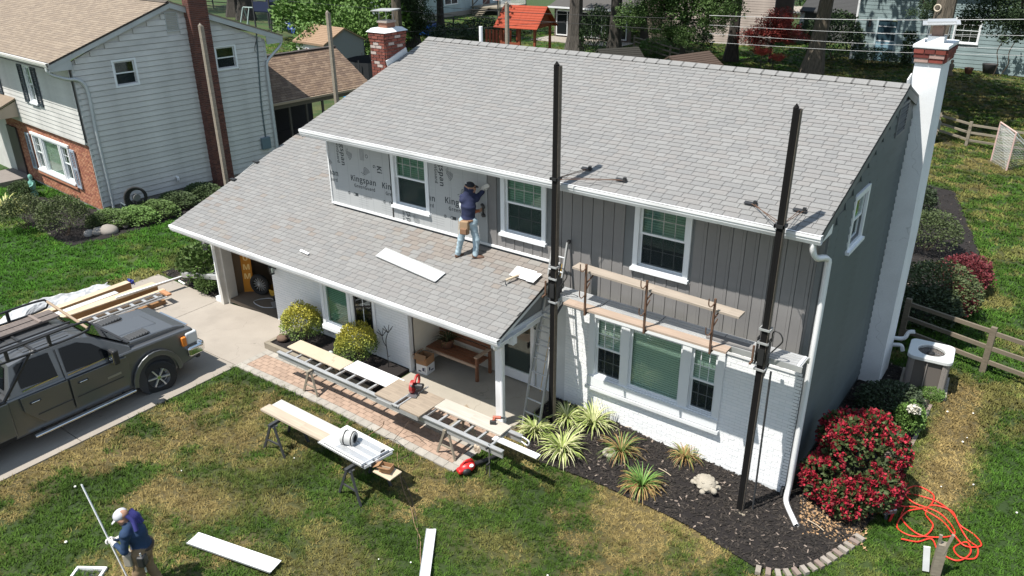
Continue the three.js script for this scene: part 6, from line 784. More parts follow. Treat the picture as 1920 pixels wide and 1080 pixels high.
// ---------------------------------------------------------------- porch and garage furnishings
{
  const b = thing('garden_bench', 'reddish wooden bench against the back wall of the porch', 'bench', V(-7.75, .31, .38)); const W = 1.65; for (let i = 0; i < 4; i++) mesh('seat_slat', bx(W, .03, .1, 0, .43, -.16 + i * .12), M.woodBrown, b); for (let i = 0; i < 3; i++) mesh('back_slat', bx(W, .1, .025, 0, .6 + i * .14, -.26), M.woodBrown, b); mesh('front_rail', bx(W, .06, .03, 0, .4, .26), mat(.5, .36, .26, .7, { map: woodT }), b); for (const s of [-1, 1]) { mesh('leg', bx(.06, .62, .06, s * W / 2, .31, .23), M.woodBrown, b); mesh('leg', bx(.06, .98, .06, s * W / 2, .49, -.25), M.woodBrown, b); mesh('armrest', bx(.09, .035, .55, s * W / 2, .64, .0), mat(.5, .36, .26, .7, { map: woodT }), b); }
  reseed(95); const pt = thing('potted_plant', 'dark trailing plant on the porch bench', 'plant', V(-8.0, .77, .36)); mesh('pot', lathe([[0, 0], [.12, 0], [.16, .2], [.14, .2], [.13, .17], [0, .17]], 14), grit(.15, .07, .04), pt); mesh('foliage', strapGeo(96, 60, .42, .012, .5, [[.05, .07, .02], [.03, .05, .015], [.12, .08, .04]]).translate(0, .16, 0), mat(1, 1, 1, .8, { vertexColors: true, side: THREE.DoubleSide }), pt);
  const cb = thing('cardboard_box', 'open cardboard box with white printed side on the porch', 'box', V(-8.2, .31, .95), .1); const wl = mat(.66, .66, .66, .8); for (const [w, d, x, z] of [[.3, .01, 0, .15], [.3, .01, 0, -.15], [.01, .29, .15, 0], [.01, .29, -.15, 0]]) { mesh('side', bx(w, .25, d, x, .125, z), wl, cb); mesh('side', bx(w, .2, d, x, .35, z), M.card, cb); } mesh('bottom', bx(.29, .01, .29, 0, .01, 0), M.card, cb); mesh('flap', bx(.3, .008, .14, 0, .47, .2, .7), M.card, cb); mesh('flap', bx(.14, .008, .29, -.2, .47, 0, 0, 0, .6), M.card, cb); mesh('print', [bx(.05, .09, .002, .05, .14, .156), bx(.02, .12, .002, .1, .14, .156), bx(.08, .03, .002, -.05, .08, .156)], M.navy, cb); mesh('print', [bx(.002, .09, .05, .156, .14, .05), bx(.002, .03, .09, .156, .08, -.05)], M.navy, cb);
  // garage clutter
  const gx = -15.0, gz = .2; const sg = thing('wooden_sign', 'tall orange sign lettered SUMM leaning inside the garage', 'sign', V(-15.42, .24, .5), 0); const cv = document.createElement('canvas'); cv.width = 128; cv.height = 768; const cx = cv.getContext('2d'); cx.fillStyle = '#c8821e'; cx.fillRect(0, 0, 128, 768); cx.fillStyle = '#f2d28a'; cx.font = 'bold 110px sans-serif'; cx.textAlign = 'center'; 'SUMM'.split('').forEach((c, i) => { cx.fillText(c, 64, 190 + i * 130); }); const ct = new THREE.CanvasTexture(cv); ct.colorSpace = THREE.SRGBColorSpace; ct.magFilter = THREE.LinearFilter;
  { const g = ext([[-.14, 0], [.14, 0], [.14, 1.45], [0, 1.62], [-.14, 1.45]], .03), p = g.attributes.position, uv = g.attributes.uv; for (let i = 0; i < p.count; i++) uv.setXY(i, p.getX(i) / .28 + .5, p.getY(i) / 1.62); xf(g, 0, 0, 0, -.1, .75, 0); mesh('board', g, new THREE.MeshStandardMaterial({ map: ct, roughness: .7 }), sg); }
  const wh = thing('spoked_wheel', 'dark spoked wheel standing on the garage floor', 'wheel', V(-14.95, .57, .45), .3); mesh('tyre', tor(.26, .06, 0, 0, 0), M.rubber, wh); mesh('hub', sph(.06, 0, 0, .01), M.aluDull, wh); for (let i = 0; i < 14; i++) mesh('spoke', rod(V(0, 0, .01), V(Math.cos(i * .449) * .24, Math.sin(i * .449) * .24, 0), .012, .012, 5), M.aluDull, wh);
  const ht = thing('hand_truck', 'red hand truck standing on the garage floor', 'hand truck', V(-13.95, .25, .55), -.5); const rm = mat(.3, .05, .03, .5); for (const s of [-1, 1]) { mesh('upright', rod(V(s * .17, .1, 0), V(s * .15, 1.45, -.1), .02), rm, ht); mesh('wheel', xf(cyl(.11, .11, .05, 0, -.025, 0, 18), s * .24, .12, .06, 0, 0, Math.PI / 2), M.rubber, ht); } for (const y of [.4, .8, 1.2]) mesh('crossbar', bx(.34, .03, .02, 0, y, -.03), rm, ht); mesh('toe_plate', bx(.4, .015, .26, 0, .04, .12), M.aluDull, ht);
  const jk = thing('floor_frame', 'white wire frame lying on the garage floor by the hand truck', 'frame', V(-14.35, .27, .75), .3); mesh('frame', tube([V(-.4, 0, 0), V(.1, 0, .25), V(.4, 0, .1), V(.25, .02, -.1), V(-.1, .0, -.3)], .015, 40, 6, true), M.alu, jk);
  const ho = thing('coiled_cord', 'yellow coiled hose on the garage floor behind the wheel', 'hose', V(-14.6, .29, .1)); mesh('coil', [0, 1, 2, 3].map(i => tor(.24 + .01 * i, .025, 0, .05 * i, 0, Math.PI / 2)), M.yellow, ho);
  const bn = thing('storage_crate', 'dark crate at the back of the garage', 'crate', V(-13.4, .24, -1.1)); mesh('body', rbx(.8, .7, .6, .03, 0, .36, 0), mat(.1, .07, .05, .8, { map: woodT }), bn); mesh('lid', bx(.84, .05, .64, 0, .74, 0), M.dark, bn);
  const sh = thing('shelf_unit', 'dark wooden shelf with paint cans along the garage side wall', 'shelf', V(-15.1, .24, -2.5)); for (const y of [.3, .9, 1.5]) mesh('shelf', bx(.5, .03, 1.6, 0, y, 0), M.woodBrown, sh); for (const [a, b] of [[-.23, -.78], [.23, -.78], [-.23, .78], [.23, .78]]) mesh('post', bx(.05, 1.8, .05, a, .9, b), M.woodBrown, sh); for (let i = 0; i < 5; i++) mesh('can', cyl(.09, .09, .2, 0, .93, -.6 + i * .28), i % 2 ? M.alu : M.rust, sh);
  const ap = thing('scaffold_plank', 'spare aluminium scaffold plank leaning out behind the garage corner', 'scaffold plank', V(-16.6, .62, .9), .35); ap.rotation.z = .05; mesh('deck', bx(1.7, .02, .36, 0, .06, 0), M.alu, ap); for (let i = 0; i < 5; i++) mesh('rib', bx(1.7, .006, .014, 0, .073, -.14 + i * .07), M.aluDull, ap); for (const s of [-1, 1]) mesh('side_rail', bx(1.72, .13, .025, 0, 0, s * .19), M.alu, ap);
  const pip = thing('pipe_offcut', 'short white pipe on the mulch by the driveway end', 'pipe', G(343, 532)); mesh('pipe', rod(V(-.18, .05, 0), V(.18, .05, .04), .03), M.white, pip);
}
// ---------------------------------------------------------------- air conditioner, vents, edging and ornaments at the right
{
  const a = thing('air_conditioner', 'round cornered outdoor air conditioner beside the white chimney', 'air conditioner', V(1.3, .08, -5.75), .1); const cs = (w, r) => { const p = []; for (const [sx, sz] of [[1, 1], [-1, 1], [-1, -1], [1, -1]]) for (let i = 0; i <= 5; i++) { const t = (Math.atan2(sz, sx) - .785) + i / 5 * 1.5708; p.push([sx * (w - r) + Math.cos(t) * r, sz * (w - r) + Math.sin(t) * r]); } return p; };
  mesh('pad', bx(1.0, .09, 1.0, 0, -.03, 0), M.concrete, a); mesh('coil', ext(cs(.4, .12), .72).rotateX(-Math.PI / 2).translate(0, .04, 0), mat(.12, .105, .095, .7), a); const lm = mat(.3, .27, .25, .6, { metalness: .2 }); const ring = cs(.425, .13); for (let i = 0; i < 44; i++) { const k = i / 44 * ring.length, p = ring[k | 0], q = ring[((k | 0) + 1) % ring.length], f = k % 1; mesh('fin', bx(.02, .72, .02, lerp(p[0], q[0], f), .4, -lerp(p[1], q[1], f)), lm, a); } for (const [x, z] of [[.4, .4], [-.4, .4], [.4, -.4], [-.4, -.4]]) mesh('corner_post', cyl(.04, .04, .74, x * .93, .03, z * .93, 8), lm, a);
  const hole = []; for (let i = 0; i < 28; i++) hole.push([Math.cos(i / 28 * 6.283) * .3, Math.sin(i / 28 * 6.283) * .3]); mesh('top_cover', ext(cs(.45, .14), .06, [hole], .015).rotateX(-Math.PI / 2).translate(0, .78, 0), mat(.6, .62, .62, .5), a); mesh('fan_hub', cyl(.08, .08, .06, 0, .74, 0), M.black, a); for (let i = 0; i < 4; i++) mesh('fan_blade', xf(boxG(.24, .006, .12), Math.cos(i * 1.571) * .18, .74, -Math.sin(i * 1.571) * .18, .35, i * 1.571, 0), M.steel, a); for (let i = 1; i < 6; i++) mesh('guard_ring', tor(.05 * i, .004, 0, .83, 0, Math.PI / 2), M.black, a); mesh('fan_well', cyl(.3, .3, .02, 0, .66, 0, 24), M.black, a);
  solo('drain_pipe', 'white plastic drain elbows low on the chimney side wall', 'pipe', [tube([V(.4, .75, -6.25), V(.62, .8, -6.3), V(.68, .95, -6.35), V(.8, 1.0, -6.35)], .05, 30, 8), tube([V(.42, .6, -6.2), V(.6, .62, -6.22), V(.66, .5, -6.2)], .05, 20, 8)], M.white);
  const pst = thing('fence_post', 'weathered split fence post with torn white strip at the bottom right edge', 'post', G(1752, 1078)); mesh('post', bx(.14, .75, .12, 0, .3, 0, 0, .3), M.woodGrey, pst); mesh('splinter', [bar(V(.03, .5, .03), V(.1, .92, .02), .05, .04), bar(V(-.05, .5, 0), V(-.06, .86, .05), .05, .03)], M.woodGrey, pst); mesh('strip', bx(.1, .5, .02, -.17, .3, .06, 0, .2, .15), M.white, pst);
  const tu = thing('tortoise_ornament', 'pale stone tortoise ornament on the mulch', 'garden ornament', V(-1.26, .1, .73), -.6); const ts = grit(.42, .38, .31, .9, { bumpScale: .006 }); const dome = []; for (let i = 0; i < 1; i++) dome.push(sph(.2, 0, .05, 0, 1.15, .75, .95, 16)); mesh('shell', dome, ts, tu); const scutes = []; for (const [r, n, y] of [[.0, 1, .205], [.11, 6, .17], [.19, 10, .09]]) for (let i = 0; i < n; i++) { const q = i / n * 6.283; scutes.push(sph(.048, Math.cos(q) * r * 1.15, y - .018, Math.sin(q) * r, 1.05, .4, 1, 6)); } mesh('scutes', scutes, ts, tu); mesh('head', [sph(.065, .3, .1, .02, 1.1, .9, .9), rod(V(.18, .07, .01), V(.3, .1, .02), .045)], ts, tu); for (const [x, z] of [[.16, .17], [.16, -.17], [-.16, .17], [-.16, -.17]]) mesh('leg', sph(.06, x, .02, z, 1, .8, 1), ts, tu); mesh('tail', rod(V(-.2, .04, 0), V(-.3, .02, .02), .025, .008), ts, tu);
  const sr = thing('stone_ring', 'small round stone candle holder on the mulch', 'garden ornament', V(-3.19, .19, 1.04)); mesh('ring', tor(.1, .045, 0, .02, 0, Math.PI / 2), ts, sr); mesh('dish', cyl(.09, .09, .02, 0, -.02, 0), M.soil, sr);
  // brick edging along the right bed
  const ed = thing('bed_edging', 'curved brick edging round the front of the mulch bed at right', 'edging'); reseed(97); const path = new THREE.CatmullRomCurve3([[1412, 1068], [1462, 1077], [1520, 1066], [1578, 1033], [1616, 1006]].map(([a, b]) => G(a, b, .03))); const n = 15, em = [[.3, .26, .22], [.26, .2, .17], [.34, .3, .26]].map(c => grit(...c)); for (let i = 0; i < n; i++) { const p = path.getPointAt((i + .5) / n), d = path.getTangentAt((i + .5) / n); mesh('brick', bx(.085, .09, .17, 0, 0, 0), em[i % 3], ed).position.copy(p); ed.children[i].rotation.y = Math.atan2(-d.z, d.x) + rr(-.08, .08); }
  const ed2 = thing('bed_edging', 'narrow stone edging along the bed between red bush and lawn', 'edging'); const p2 = new THREE.CatmullRomCurve3([[1672, 935], [1692, 872], [1722, 808], [1745, 760]].map(([a, b]) => G(a, b, .02))); for (let i = 0; i < 14; i++) { const p = p2.getPointAt((i + .5) / 14), d = p2.getTangentAt((i + .5) / 14); const m = mesh('stone', bx(p2.getLength() / 14 - .015, .07, .07), em[i % 3], ed2); m.position.copy(p); m.rotation.y = Math.atan2(-d.z, d.x); }
  // timber edged bed before the den window
  const tb = thing('raised_bed_edging', 'weathered timber edging of the shrub bed beside the walk', 'edging'); mesh('timber', bx(3.7, .2, .1, -10.42, .33, 2.36), M.woodGrey, tb); mesh('timber', bx(.1, .2, 1.0, -12.22, .33, 1.82), M.woodGrey, tb);
  struct('shrub_bed', bx(3.7, .2, 1.13, -10.36, .29, 1.75), mulchM);
  const fl = thing('metal_flower', 'black metal flower stake before the den wall', 'garden ornament', V(-8.95, .3, 1.42)); mesh('stem', tube([V(0, 0, 0), V(.01, .4, 0), V(-.01, .8, 0), V(.06, 1.0, 0)], .01), M.black, fl); mesh('branch', tube([V(0, .62, 0), V(-.1, .75, 0), V(-.12, .85, 0)], .008), M.black, fl); for (const [x, y] of [[.08, 1.02], [-.12, .87]]) for (let i = 0; i < 6; i++) { const q = i * 1.047; mesh('petal', tube([V(x, y, 0), V(x + Math.cos(q) * .06, y + .08, Math.sin(q) * .06), V(x + Math.cos(q) * .12, y + .15, Math.sin(q) * .12)], .008, 8, 5), M.black, fl); } for (const y of [.25, .4]) mesh('leaf', xf(sph(.05, 0, 0, 0, 1, .15, .4), .05, y, 0, 0, 0, .5), M.black, fl);
  const lan = thing('garden_orb', 'small glass orb stake between the two round golden shrubs', 'garden ornament', V(-10.15, .35, 2.1)); mesh('orb', sph(.07, 0, .32, 0), mat(.5, .55, .55, .1), lan); mesh('stake', rod(V(0, 0, 0), V(0, .28, 0), .012), M.dark, lan);
  const rk = thing('rock', 'brown rock on the left corner of the timber edged bed', 'rock', V(-12.0, .42, 2.05)); mesh('stone', xf(fin(new THREE.DodecahedronGeometry(.13, 1)), 0, .06, 0, .3, .4, 0, V(1.2, .7, 1)), grit(.16, .1, .07), rk);
  const dp = thing('downspout', 'teal garden tool handle lying at the end of the plywood strip', 'tool', V(-10.95, .62, 2.3)); mesh('handle', rod(V(-.1, 0, 0), V(.12, .02, -.04), .03, .02), mat(.1, .3, .35, .5), dp);
  [[205, 436], [186, 438], [220, 425], [235, 425], [168, 442]].forEach(([a, b], i) => { const o = thing('rock', ['grey rock in the cluster at the neighbouring bed corner, largest', 'pale flat rock left of the largest one in the cluster', 'grey rock behind the largest one in the cluster', 'white rock at the right end of the cluster', 'small rock at the left end of the cluster'][i], 'rock', G(a, b), i, 'rocks at the neighbouring bed'); mesh('stone', xf(fin(new THREE.DodecahedronGeometry([.3, .2, .26, .18, .15][i], 1)), 0, .08, 0, .3 * i, i, 0, V(1.3, .7, 1)), grit(.3 + .03 * i, .27 + .03 * i, .24 + .03 * i), o); });
  const hr = thing('hose_reel', 'black hose reel against the neighbouring pale grey gable', 'hose reel', G(272, 398), -.1); hr.scale.set(.8, .85, .8); mesh('coil', [0, 1, 2].map(i => xf(tor(.38 + .03 * i, .06, 0, 0, 0), 0, .75, .2 + i * .05, 0, Math.PI / 2 - .3)), M.rubber, hr); mesh('hub', xf(cyl(.16, .16, .2, 0, -.1, 0), 0, .75, .25, 0, 0, Math.PI / 2), mat(.15, .15, .15, .6), hr); mesh('stand', bx(.3, .6, .3, 0, .3, .2), M.black, hr);
  const us = thing('garden_tools', 'dark spigot and tools at the foot of the neighbouring gable', 'tools', G(232, 402)); mesh('spigot', [rod(V(0, 0, 0), V(0, .45, 0), .04), rod(V(0, .45, 0), V(.3, .4, 0), .04)], mat(.05, .07, .08, .6), us); mesh('handle', rod(V(.4, 0, .1), V(.1, .7, -.1), .025), M.dark, us); mesh('bucket', lathe([[0, 0], [.14, 0], [.17, .25], [.15, .25], [.13, .03], [0, .03]], 12).translate(.25, 0, .2), M.aluDull, us);
  const gs = thing('garden_statue', 'small green bronze garden figure by the neighbouring front bed', 'statue', G(66, 368)); mesh('figure', lathe([[0, 0], [.16, 0], [.14, .08], [.09, .25], [.13, .5], [.12, .62], [.05, .68], [.08, .78], [.07, .87], [0, .92]], 12), mat(.14, .33, .28, .7), gs); mesh('arm', tube([V(.1, .58, 0), V(.2, .5, .08), V(.1, .45, .14)], .035), mat(.14, .33, .28, .7), gs);
}

// ---------------------------------------------------------------- pickup truck and the material beside it
{
  const t = thing('pickup_truck', 'dark grey crew cab pickup truck with black ladder rack on the driveway', 'truck', V(-13.55, .2, 3.95)); 
  const paint = new THREE.MeshPhysicalMaterial({ color: new THREE.Color().setRGB(.15, .155, .162), roughness: .33, metalness: .6, clearcoat: .6, clearcoatRoughness: .1 }), glass = new THREE.MeshPhysicalMaterial({ color: new THREE.Color().setRGB(.006, .008, .01), roughness: .05, specularIntensity: .55 }), bl = M.black, chr = M.chrome;
  const side = M4().makeBasis(V(0, 0, 1), V(0, 1, 0), V(-1, 0, 0)); // shape (z, y), depth along -x
  const S = (pts, x0, x1, bev = 0, holes) => ext(pts, x1 - x0 - 2 * bev, holes, bev).applyMatrix4(side).translate(x1 - bev, 0, 0);
  const arch = (c, r) => { const p = []; for (let i = 0; i <= 10; i++) { const a = Math.PI - i / 10 * Math.PI; p.push([c - Math.cos(Math.PI - a) * r * -1 * -1, .42 + Math.sin(a) * r]); } return p.map(([z, y]) => [z, y]); };
  const arcF = [], arcR = []; for (let i = 0; i <= 12; i++) { const a = i / 12 * Math.PI; arcF.push([1.08 + Math.cos(a) * .5, .42 + Math.sin(a) * .54]); arcR.push([5.1 + Math.cos(a) * .47, .45 + Math.sin(a) * .5]); }
  mesh('body', S([[.1, .5], [.03, .66], [.03, 1.08], [.09, 1.17], [.34, 1.2], [1.5, 1.24], [4.06, 1.27], [4.06, .47], ...arcF], -.93, .93, .05), paint, t);
  mesh('hood', [S([[.1, 1.12], [.18, 1.24], [.4, 1.3], [.9, 1.335], [1.52, 1.36], [1.52, 1.1]], -.78, .78, .05), S([[.3, 1.2], [.6, 1.34], [1.48, 1.385], [1.48, 1.2]], -.36, .36, .04)], paint, t);
  for (const s of [-1, 1]) { const f = part('hood_vent', t, V(s * .58, 1.398, 1.18)); f.rotation.x = .03; mesh('panel', rbx(.3, .02, .5, .008, 0, .012, 0), bl, f); for (let i = 0; i < 7; i++) mesh('louvre', bx(.26, .012, .05, 0, .026, -.2 + i * .067, .45), M.dark, f); }
  const cab = [[1.45, 1.25, .88, 1.2, .92], [1.52, 1.4, .88, 1.2, .93], [2.25, 1.92, .74, 1.2, .93], [2.5, 2.0, .72, 1.2, .93], [3.5, 2.0, .72, 1.2, .93], [3.82, 1.95, .74, 1.2, .93], [4.02, 1.36, .88, 1.2, .93]];
  { const ring = ([z, y, w, yb, wb]) => [[-wb, yb, z], [-w, y - .05, z], [-w + .1, y, z], [w - .1, y, z], [w, y - .05, z], [wb, yb, z]].map(p => V(...p)); const gs = []; for (let i = 0; i + 1 < cab.length; i++) { const a = ring(cab[i]), b = ring(cab[i + 1]); for (let k = 0; k < 5; k++) gs.push(quad(a[k], b[k], b[k + 1], a[k + 1])); } const q_ = ring(cab[6]); gs.push(quad(q_[5], q_[4], q_[1], q_[0])); mesh('cab', gs, paint, t); }
  const wq = (p, off) => { const n = p[1].clone().sub(p[0]).cross(p[3].clone().sub(p[0])).normalize().multiplyScalar(off); return merge([quad(...p.map(q => q.clone().add(n))), quad(...p.slice().reverse())]); };
  mesh('windshield', wq([V(-.81, 1.42, 1.54), V(.81, 1.42, 1.54), V(.69, 1.91, 2.23), V(-.69, 1.91, 2.23)], -.012).translate(0, .012, -.012), glass, t);
  mesh('rear_window', wq([V(.7, 1.45, 4.0), V(-.7, 1.45, 4.0), V(-.62, 1.86, 3.86), V(.62, 1.86, 3.86)], .01).translate(0, 0, .01), glass, t);
  for (const s of [1, -1]) {
    const X = y => s * (.935 - (y - 1.2) / .75 * .19), sq = pts => merge([...Array(pts.length - 2)].map((_, i) => triSoup([pts[0], pts[i + 1], pts[i + 2]].flatMap(([z, y]) => [X(y) + s * .01, y, z]))));
    mesh('side_window', sq([[1.86, 1.33], [2.88, 1.37], [2.86, 1.88], [2.5, 1.87], [2.25, 1.74]]), glass, t); mesh('side_window', sq([[3.06, 1.38], [3.76, 1.42], [3.74, 1.86], [3.66, 1.9], [3.08, 1.89]]), glass, t);
    mesh('belt_moulding', bx(.014, .022, 1.0, s * .91, 1.335, 2.38, .03), chr, t); mesh('belt_moulding', bx(.014, .022, .7, s * .905, 1.375, 3.41, .03), chr, t); mesh('pillar_seam', bar(V(s * .94, 1.22, 2.95), V(X(1.9) + s * .012, 1.9, 2.95), .012, .012), bl, t);
    const dpts = [[[1.74, .56], [2.9, .56], [2.9, 1.24], [1.7, 1.22], [1.66, .9]], [[2.95, .56], [3.5, .56], [3.84, .95], [3.86, 1.27], [2.95, 1.25]]];
    dpts.forEach((p, i) => { const d = part('door', t); mesh('panel', S(p, s > 0 ? .972 : -.992, s > 0 ? .992 : -.972, .006), paint, d); mesh('handle', rbx(.035, .04, .22, .014, s * 1.0, 1.1, i ? 3.62 : 2.66), bl, d); mesh('handle_grip', rbx(.02, .02, .16, .008, s * 1.016, 1.105, i ? 3.62 : 2.66), chr, d); mesh('moulding', bx(.01, .02, i ? .7 : 1.0, s * .996, .8, i ? 3.28 : 2.34), M.dark, d); });
    if (s > 0) mesh('door_badge', bx(.006, .05, .3, .998, .92, 2.02), M.steel, t);
    const m = part('mirror', t, V(s * 1.1, 1.4, 1.98)); mesh('housing', rbx(.22, .34, .13, .04, 0, 0, 0), bl, m); mesh('arm', bx(.16, .05, .06, -s * .12, -.1, .02), bl, m); mesh('mirror_glass', bx(.16, .26, .008, 0, 0, .069), chr, m);
    const pp = []; for (let i = 0; i <= 12; i++) { const a = i / 12 * Math.PI; pp.push([1.08 + Math.cos(a) * .58, .42 + Math.sin(a) * .64]); } for (let i = 12; i >= 0; i--) { const a = i / 12 * Math.PI; pp.push([1.08 + Math.cos(a) * .5, .4 + Math.sin(a) * .56]); } mesh('fender_flare', S(pp, s > 0 ? .97 : -1.015, s > 0 ? 1.015 : -.97, .012), paint, t);
    mesh('running_board', [rbx(.1, .05, 2.15, .02, s * 1.05, .4, 2.75)], chr, t); for (const z of [1.9, 2.75, 3.6]) mesh('board_bracket', bx(.16, .03, .05, s * .95, .4, z), bl, t);
    mesh('bed_side', S([[4.1, .55], [4.5, .55], ...arcR.slice().reverse(), [5.62, .55], [6.25, .6], [6.27, 1.28], [4.1, 1.28]], s > 0 ? .89 : -.98, s > 0 ? .98 : -.89, .02), paint, t); mesh('bed_rail', bx(.09, .03, 2.14, s * .93, 1.31, 5.18), bl, t);
    const hl = part('headlight', t, V(s * .77, 1.0, .06)); mesh('lens', rbx(.42, .3, .3, .05, 0, 0, .06), mat(.55, .57, .58, .12), hl); mesh('indicator', rbx(.1, .24, .12, .03, s * .185, -.02, .27), mat(.65, .2, .03, .3), hl);
    mesh('fog_lamp', xf(cyl(.05, .05, .03, 0, 0, 0), s * .68, .6, -.14, Math.PI / 2), mat(.5, .5, .5, .1), t);
  }
  mesh('grille', [bx(1.1, .035, .05, 0, 1.13, -.04), bx(1.1, .05, .06, 0, .99, -.045), bx(1.1, .03, .05, 0, .85, -.04)], chr, t); mesh('grille_mesh', bx(1.08, .3, .02, 0, .99, -.03), bl, t); mesh('badge', bx(.2, .06, .01, 0, .99, -.08), mat(.5, .32, .05, .3, { metalness: .6 }), t);
  mesh('bumper', [rbx(1.94, .26, .2, .07, 0, .68, -.08), rbx(.2, .26, .42, .07, .95, .68, .1), rbx(.2, .26, .42, .07, -.95, .68, .1)], chr, t); mesh('air_dam', rbx(1.8, .18, .12, .04, 0, .48, .0), bl, t);
  mesh('wipers', [bar(V(-.6, 1.43, 1.52), V(.05, 1.47, 1.55), .02, .02), bar(V(.05, 1.43, 1.52), V(.7, 1.47, 1.55), .02, .02)], bl, t); mesh('cowl', bx(1.6, .03, .12, 0, 1.415, 1.52), bl, t); mesh('roof_sheet', bx(1.2, .012, .9, 0, 2.01, 3.0), paint, t);
  mesh('bed_floor', bx(1.76, .06, 2.15, 0, .74, 5.18), M.dark, t); mesh('tailgate', bx(1.76, .64, .06, 0, .95, 6.24), paint, t); mesh('chassis', bx(1.4, .2, 5.6, 0, .38, 3.1), bl, t); mesh('seats', [rbx(.5, .6, .2, .06, .42, 1.4, 2.7), rbx(.5, .6, .2, .06, -.42, 1.4, 2.7)], M.dark, t); mesh('dash_paper', bx(.1, .01, .07, -.45, 1.46, 1.64, .6), M.white, t);
  for (const [z, st] of [[1.05, -.3], [5.1, 0]]) for (const s of [1, -1]) { const w = part('wheel', t, V(s * .88, .4, z)); w.rotation.y = st * -1 * -1; mesh('tyre', lathe([[.24, -.12], [.36, -.125], [.395, -.1], [.4, -.04], [.4, .04], [.395, .1], [.36, .125], [.24, .12]], 32).rotateZ(Math.PI / 2), M.rubber, w); const rim = [lathe([[.0, .0], [.2, .02], [.25, -.05], [.255, .1 ], [.24, .1], [.23, -.0]], 28).rotateZ(-Math.PI / 2 * s)]; mesh('rim', rim, mat(.45, .45, .45, .3, { metalness: .8 }), w); for (let i = 0; i < 6; i++) { const a = i * 1.047; mesh('spoke', bar(V(s * .085, Math.sin(a) * .04, Math.cos(a) * .04), V(s * .1, Math.sin(a) * .235, Math.cos(a) * .235), .03, .065, V(1, 0, 0)), mat(.62, .62, .64, .3, { metalness: .6 }), w); } mesh('hub', xf(cyl(.05, .05, .03, 0, -.015, 0), s * .1, 0, 0, 0, 0, Math.PI / 2), chr, w); mesh('brake_disc', xf(cyl(.17, .17, .02, 0, 0, 0, 20), s * .04, 0, 0, 0, 0, Math.PI / 2), M.dark, w); }
  for (const z of [1.08, 5.1]) mesh('wheel_well', xf(cyl(.47, .47, 1.84, 0, -.92, 0, 20), 0, .45, z, 0, 0, Math.PI / 2), M.dark, t);
  // ladder rack
  const rk = part('ladder_rack', t, V(0, .13, .1)); const tb = (pts, r = .026) => mesh('rail', tube(pts, r, pts.length * 8, 8), bl, rk);
  for (const x of [.78, -1.0]) { tb([V(x, 2.12, 6.1), V(x, 2.12, 4), V(x, 2.12, 2.25), V(x, 2.08, 2.08), V(x, 1.95, 2.06), V(x, 1.9, 2.2), V(x, 1.9, 4), V(x, 1.9, 6.1)]); for (const z of [2.9, 3.7, 5.4]) mesh('rail_post', bx(.05, .24, .06, x, 2.0, z), bl, rk); for (const z of [4.05, 5.7]) mesh('leg', bar(V(x, 1.92, z), V(Math.sign(x) * .92, 1.18, z + .08), .06, .05), bl, rk); mesh('diagonal', bar(V(x, 1.9, 3.3), V(Math.sign(x) * .92, 1.15, 4.05), .045, .045), bl, rk); }
  mesh('cross_bar', bx(1.8, .05, .05, -.11, 1.9, 3.2), bl, rk); mesh('cross_bar', bx(1.8, .05, .05, -.11, 1.9, 5.2), bl, rk); mesh('front_bar', rod(V(-1.0, 2.05, 2.08), V(.78, 1.95, 2.12), .03), mat(.3, .22, .15, .7), rk); for (const x of [.35, .2]) tb([V(x, 1.96, 2.2), V(x, 1.96, 4), V(x, 1.96, 6)], .022);
  const pk = thing('plank', 'dark brown plank carried on the truck ladder rack', 'plank', V(-13.85, .2, 3.95)); for (const x of [-.28, -.02]) mesh('board', bx(.22, .04, 3.6, x, 2.1, 4.1), mat(.16, .13, .115, .85, { map: woodT }), pk); for (const z of [2.7, 3.6, 4.5]) mesh('batten', bx(.5, .03, .06, -.15, 2.13, z), mat(.2, .16, .14, .85), pk);
  // boxes, boards and trim beside the truck
  const lum = (name, label, cat, x, z0, z1, w, h, y, m, ry = 0, extra) => { const o = thing(name, label, cat, V(x, H(x) + .03 + y, (z0 + z1) / 2), ry); const L = z1 - z0; mesh('body', bx(w, h, L, 0, h / 2, 0), m, o); if (extra) extra(o, L, w, h); return o; };
  const ctn = mat(.4, .22, .09, .85, { map: softT }), pale = mat(.6, .47, .33, .85, { map: softT });
  const top = (o, L, w, h) => { mesh('top_flap', bx(w - .01, .006, L - .02, 0, h + .003, 0), pale, o); };
  lum('trim_carton', 'long cardboard trim carton farthest from the truck, with blue tie at its end', 'carton', -18.55, 2.35, 8.2, .24, .2, .12, ctn, .015, (o, L, w, h) => { top(o, L, w, h); reseed(99); mesh('blue_tie', [...Array(14)].map(() => tube([V(0, h / 2, -L / 2 - .02), V(rr(-.15, .15), h / 2 + rr(0, .15), -L / 2 - rr(.02, .12)), V(rr(-.18, .18), h / 2 + rr(-.05, .1), -L / 2 - rr(.05, .2))], .012, 8, 5)), mat(.03, .05, .3, .6), o); });
  lum('trim_carton', 'long cardboard trim carton beside the truck hood, open at its end', 'carton', -17.95, 1.95, 7.4, .26, .22, .1, ctn, -.03, top); lum('trim_bundle', 'white vinyl trim bundle between the two cartons', 'trim', -18.26, 2.9, 7.6, .2, .15, .14, M.white, 0, (o, L, w, h) => { for (const x of [-.05, .05]) mesh('groove', bx(.012, .01, L, x, h + .003, 0), M.aluDull, o); });
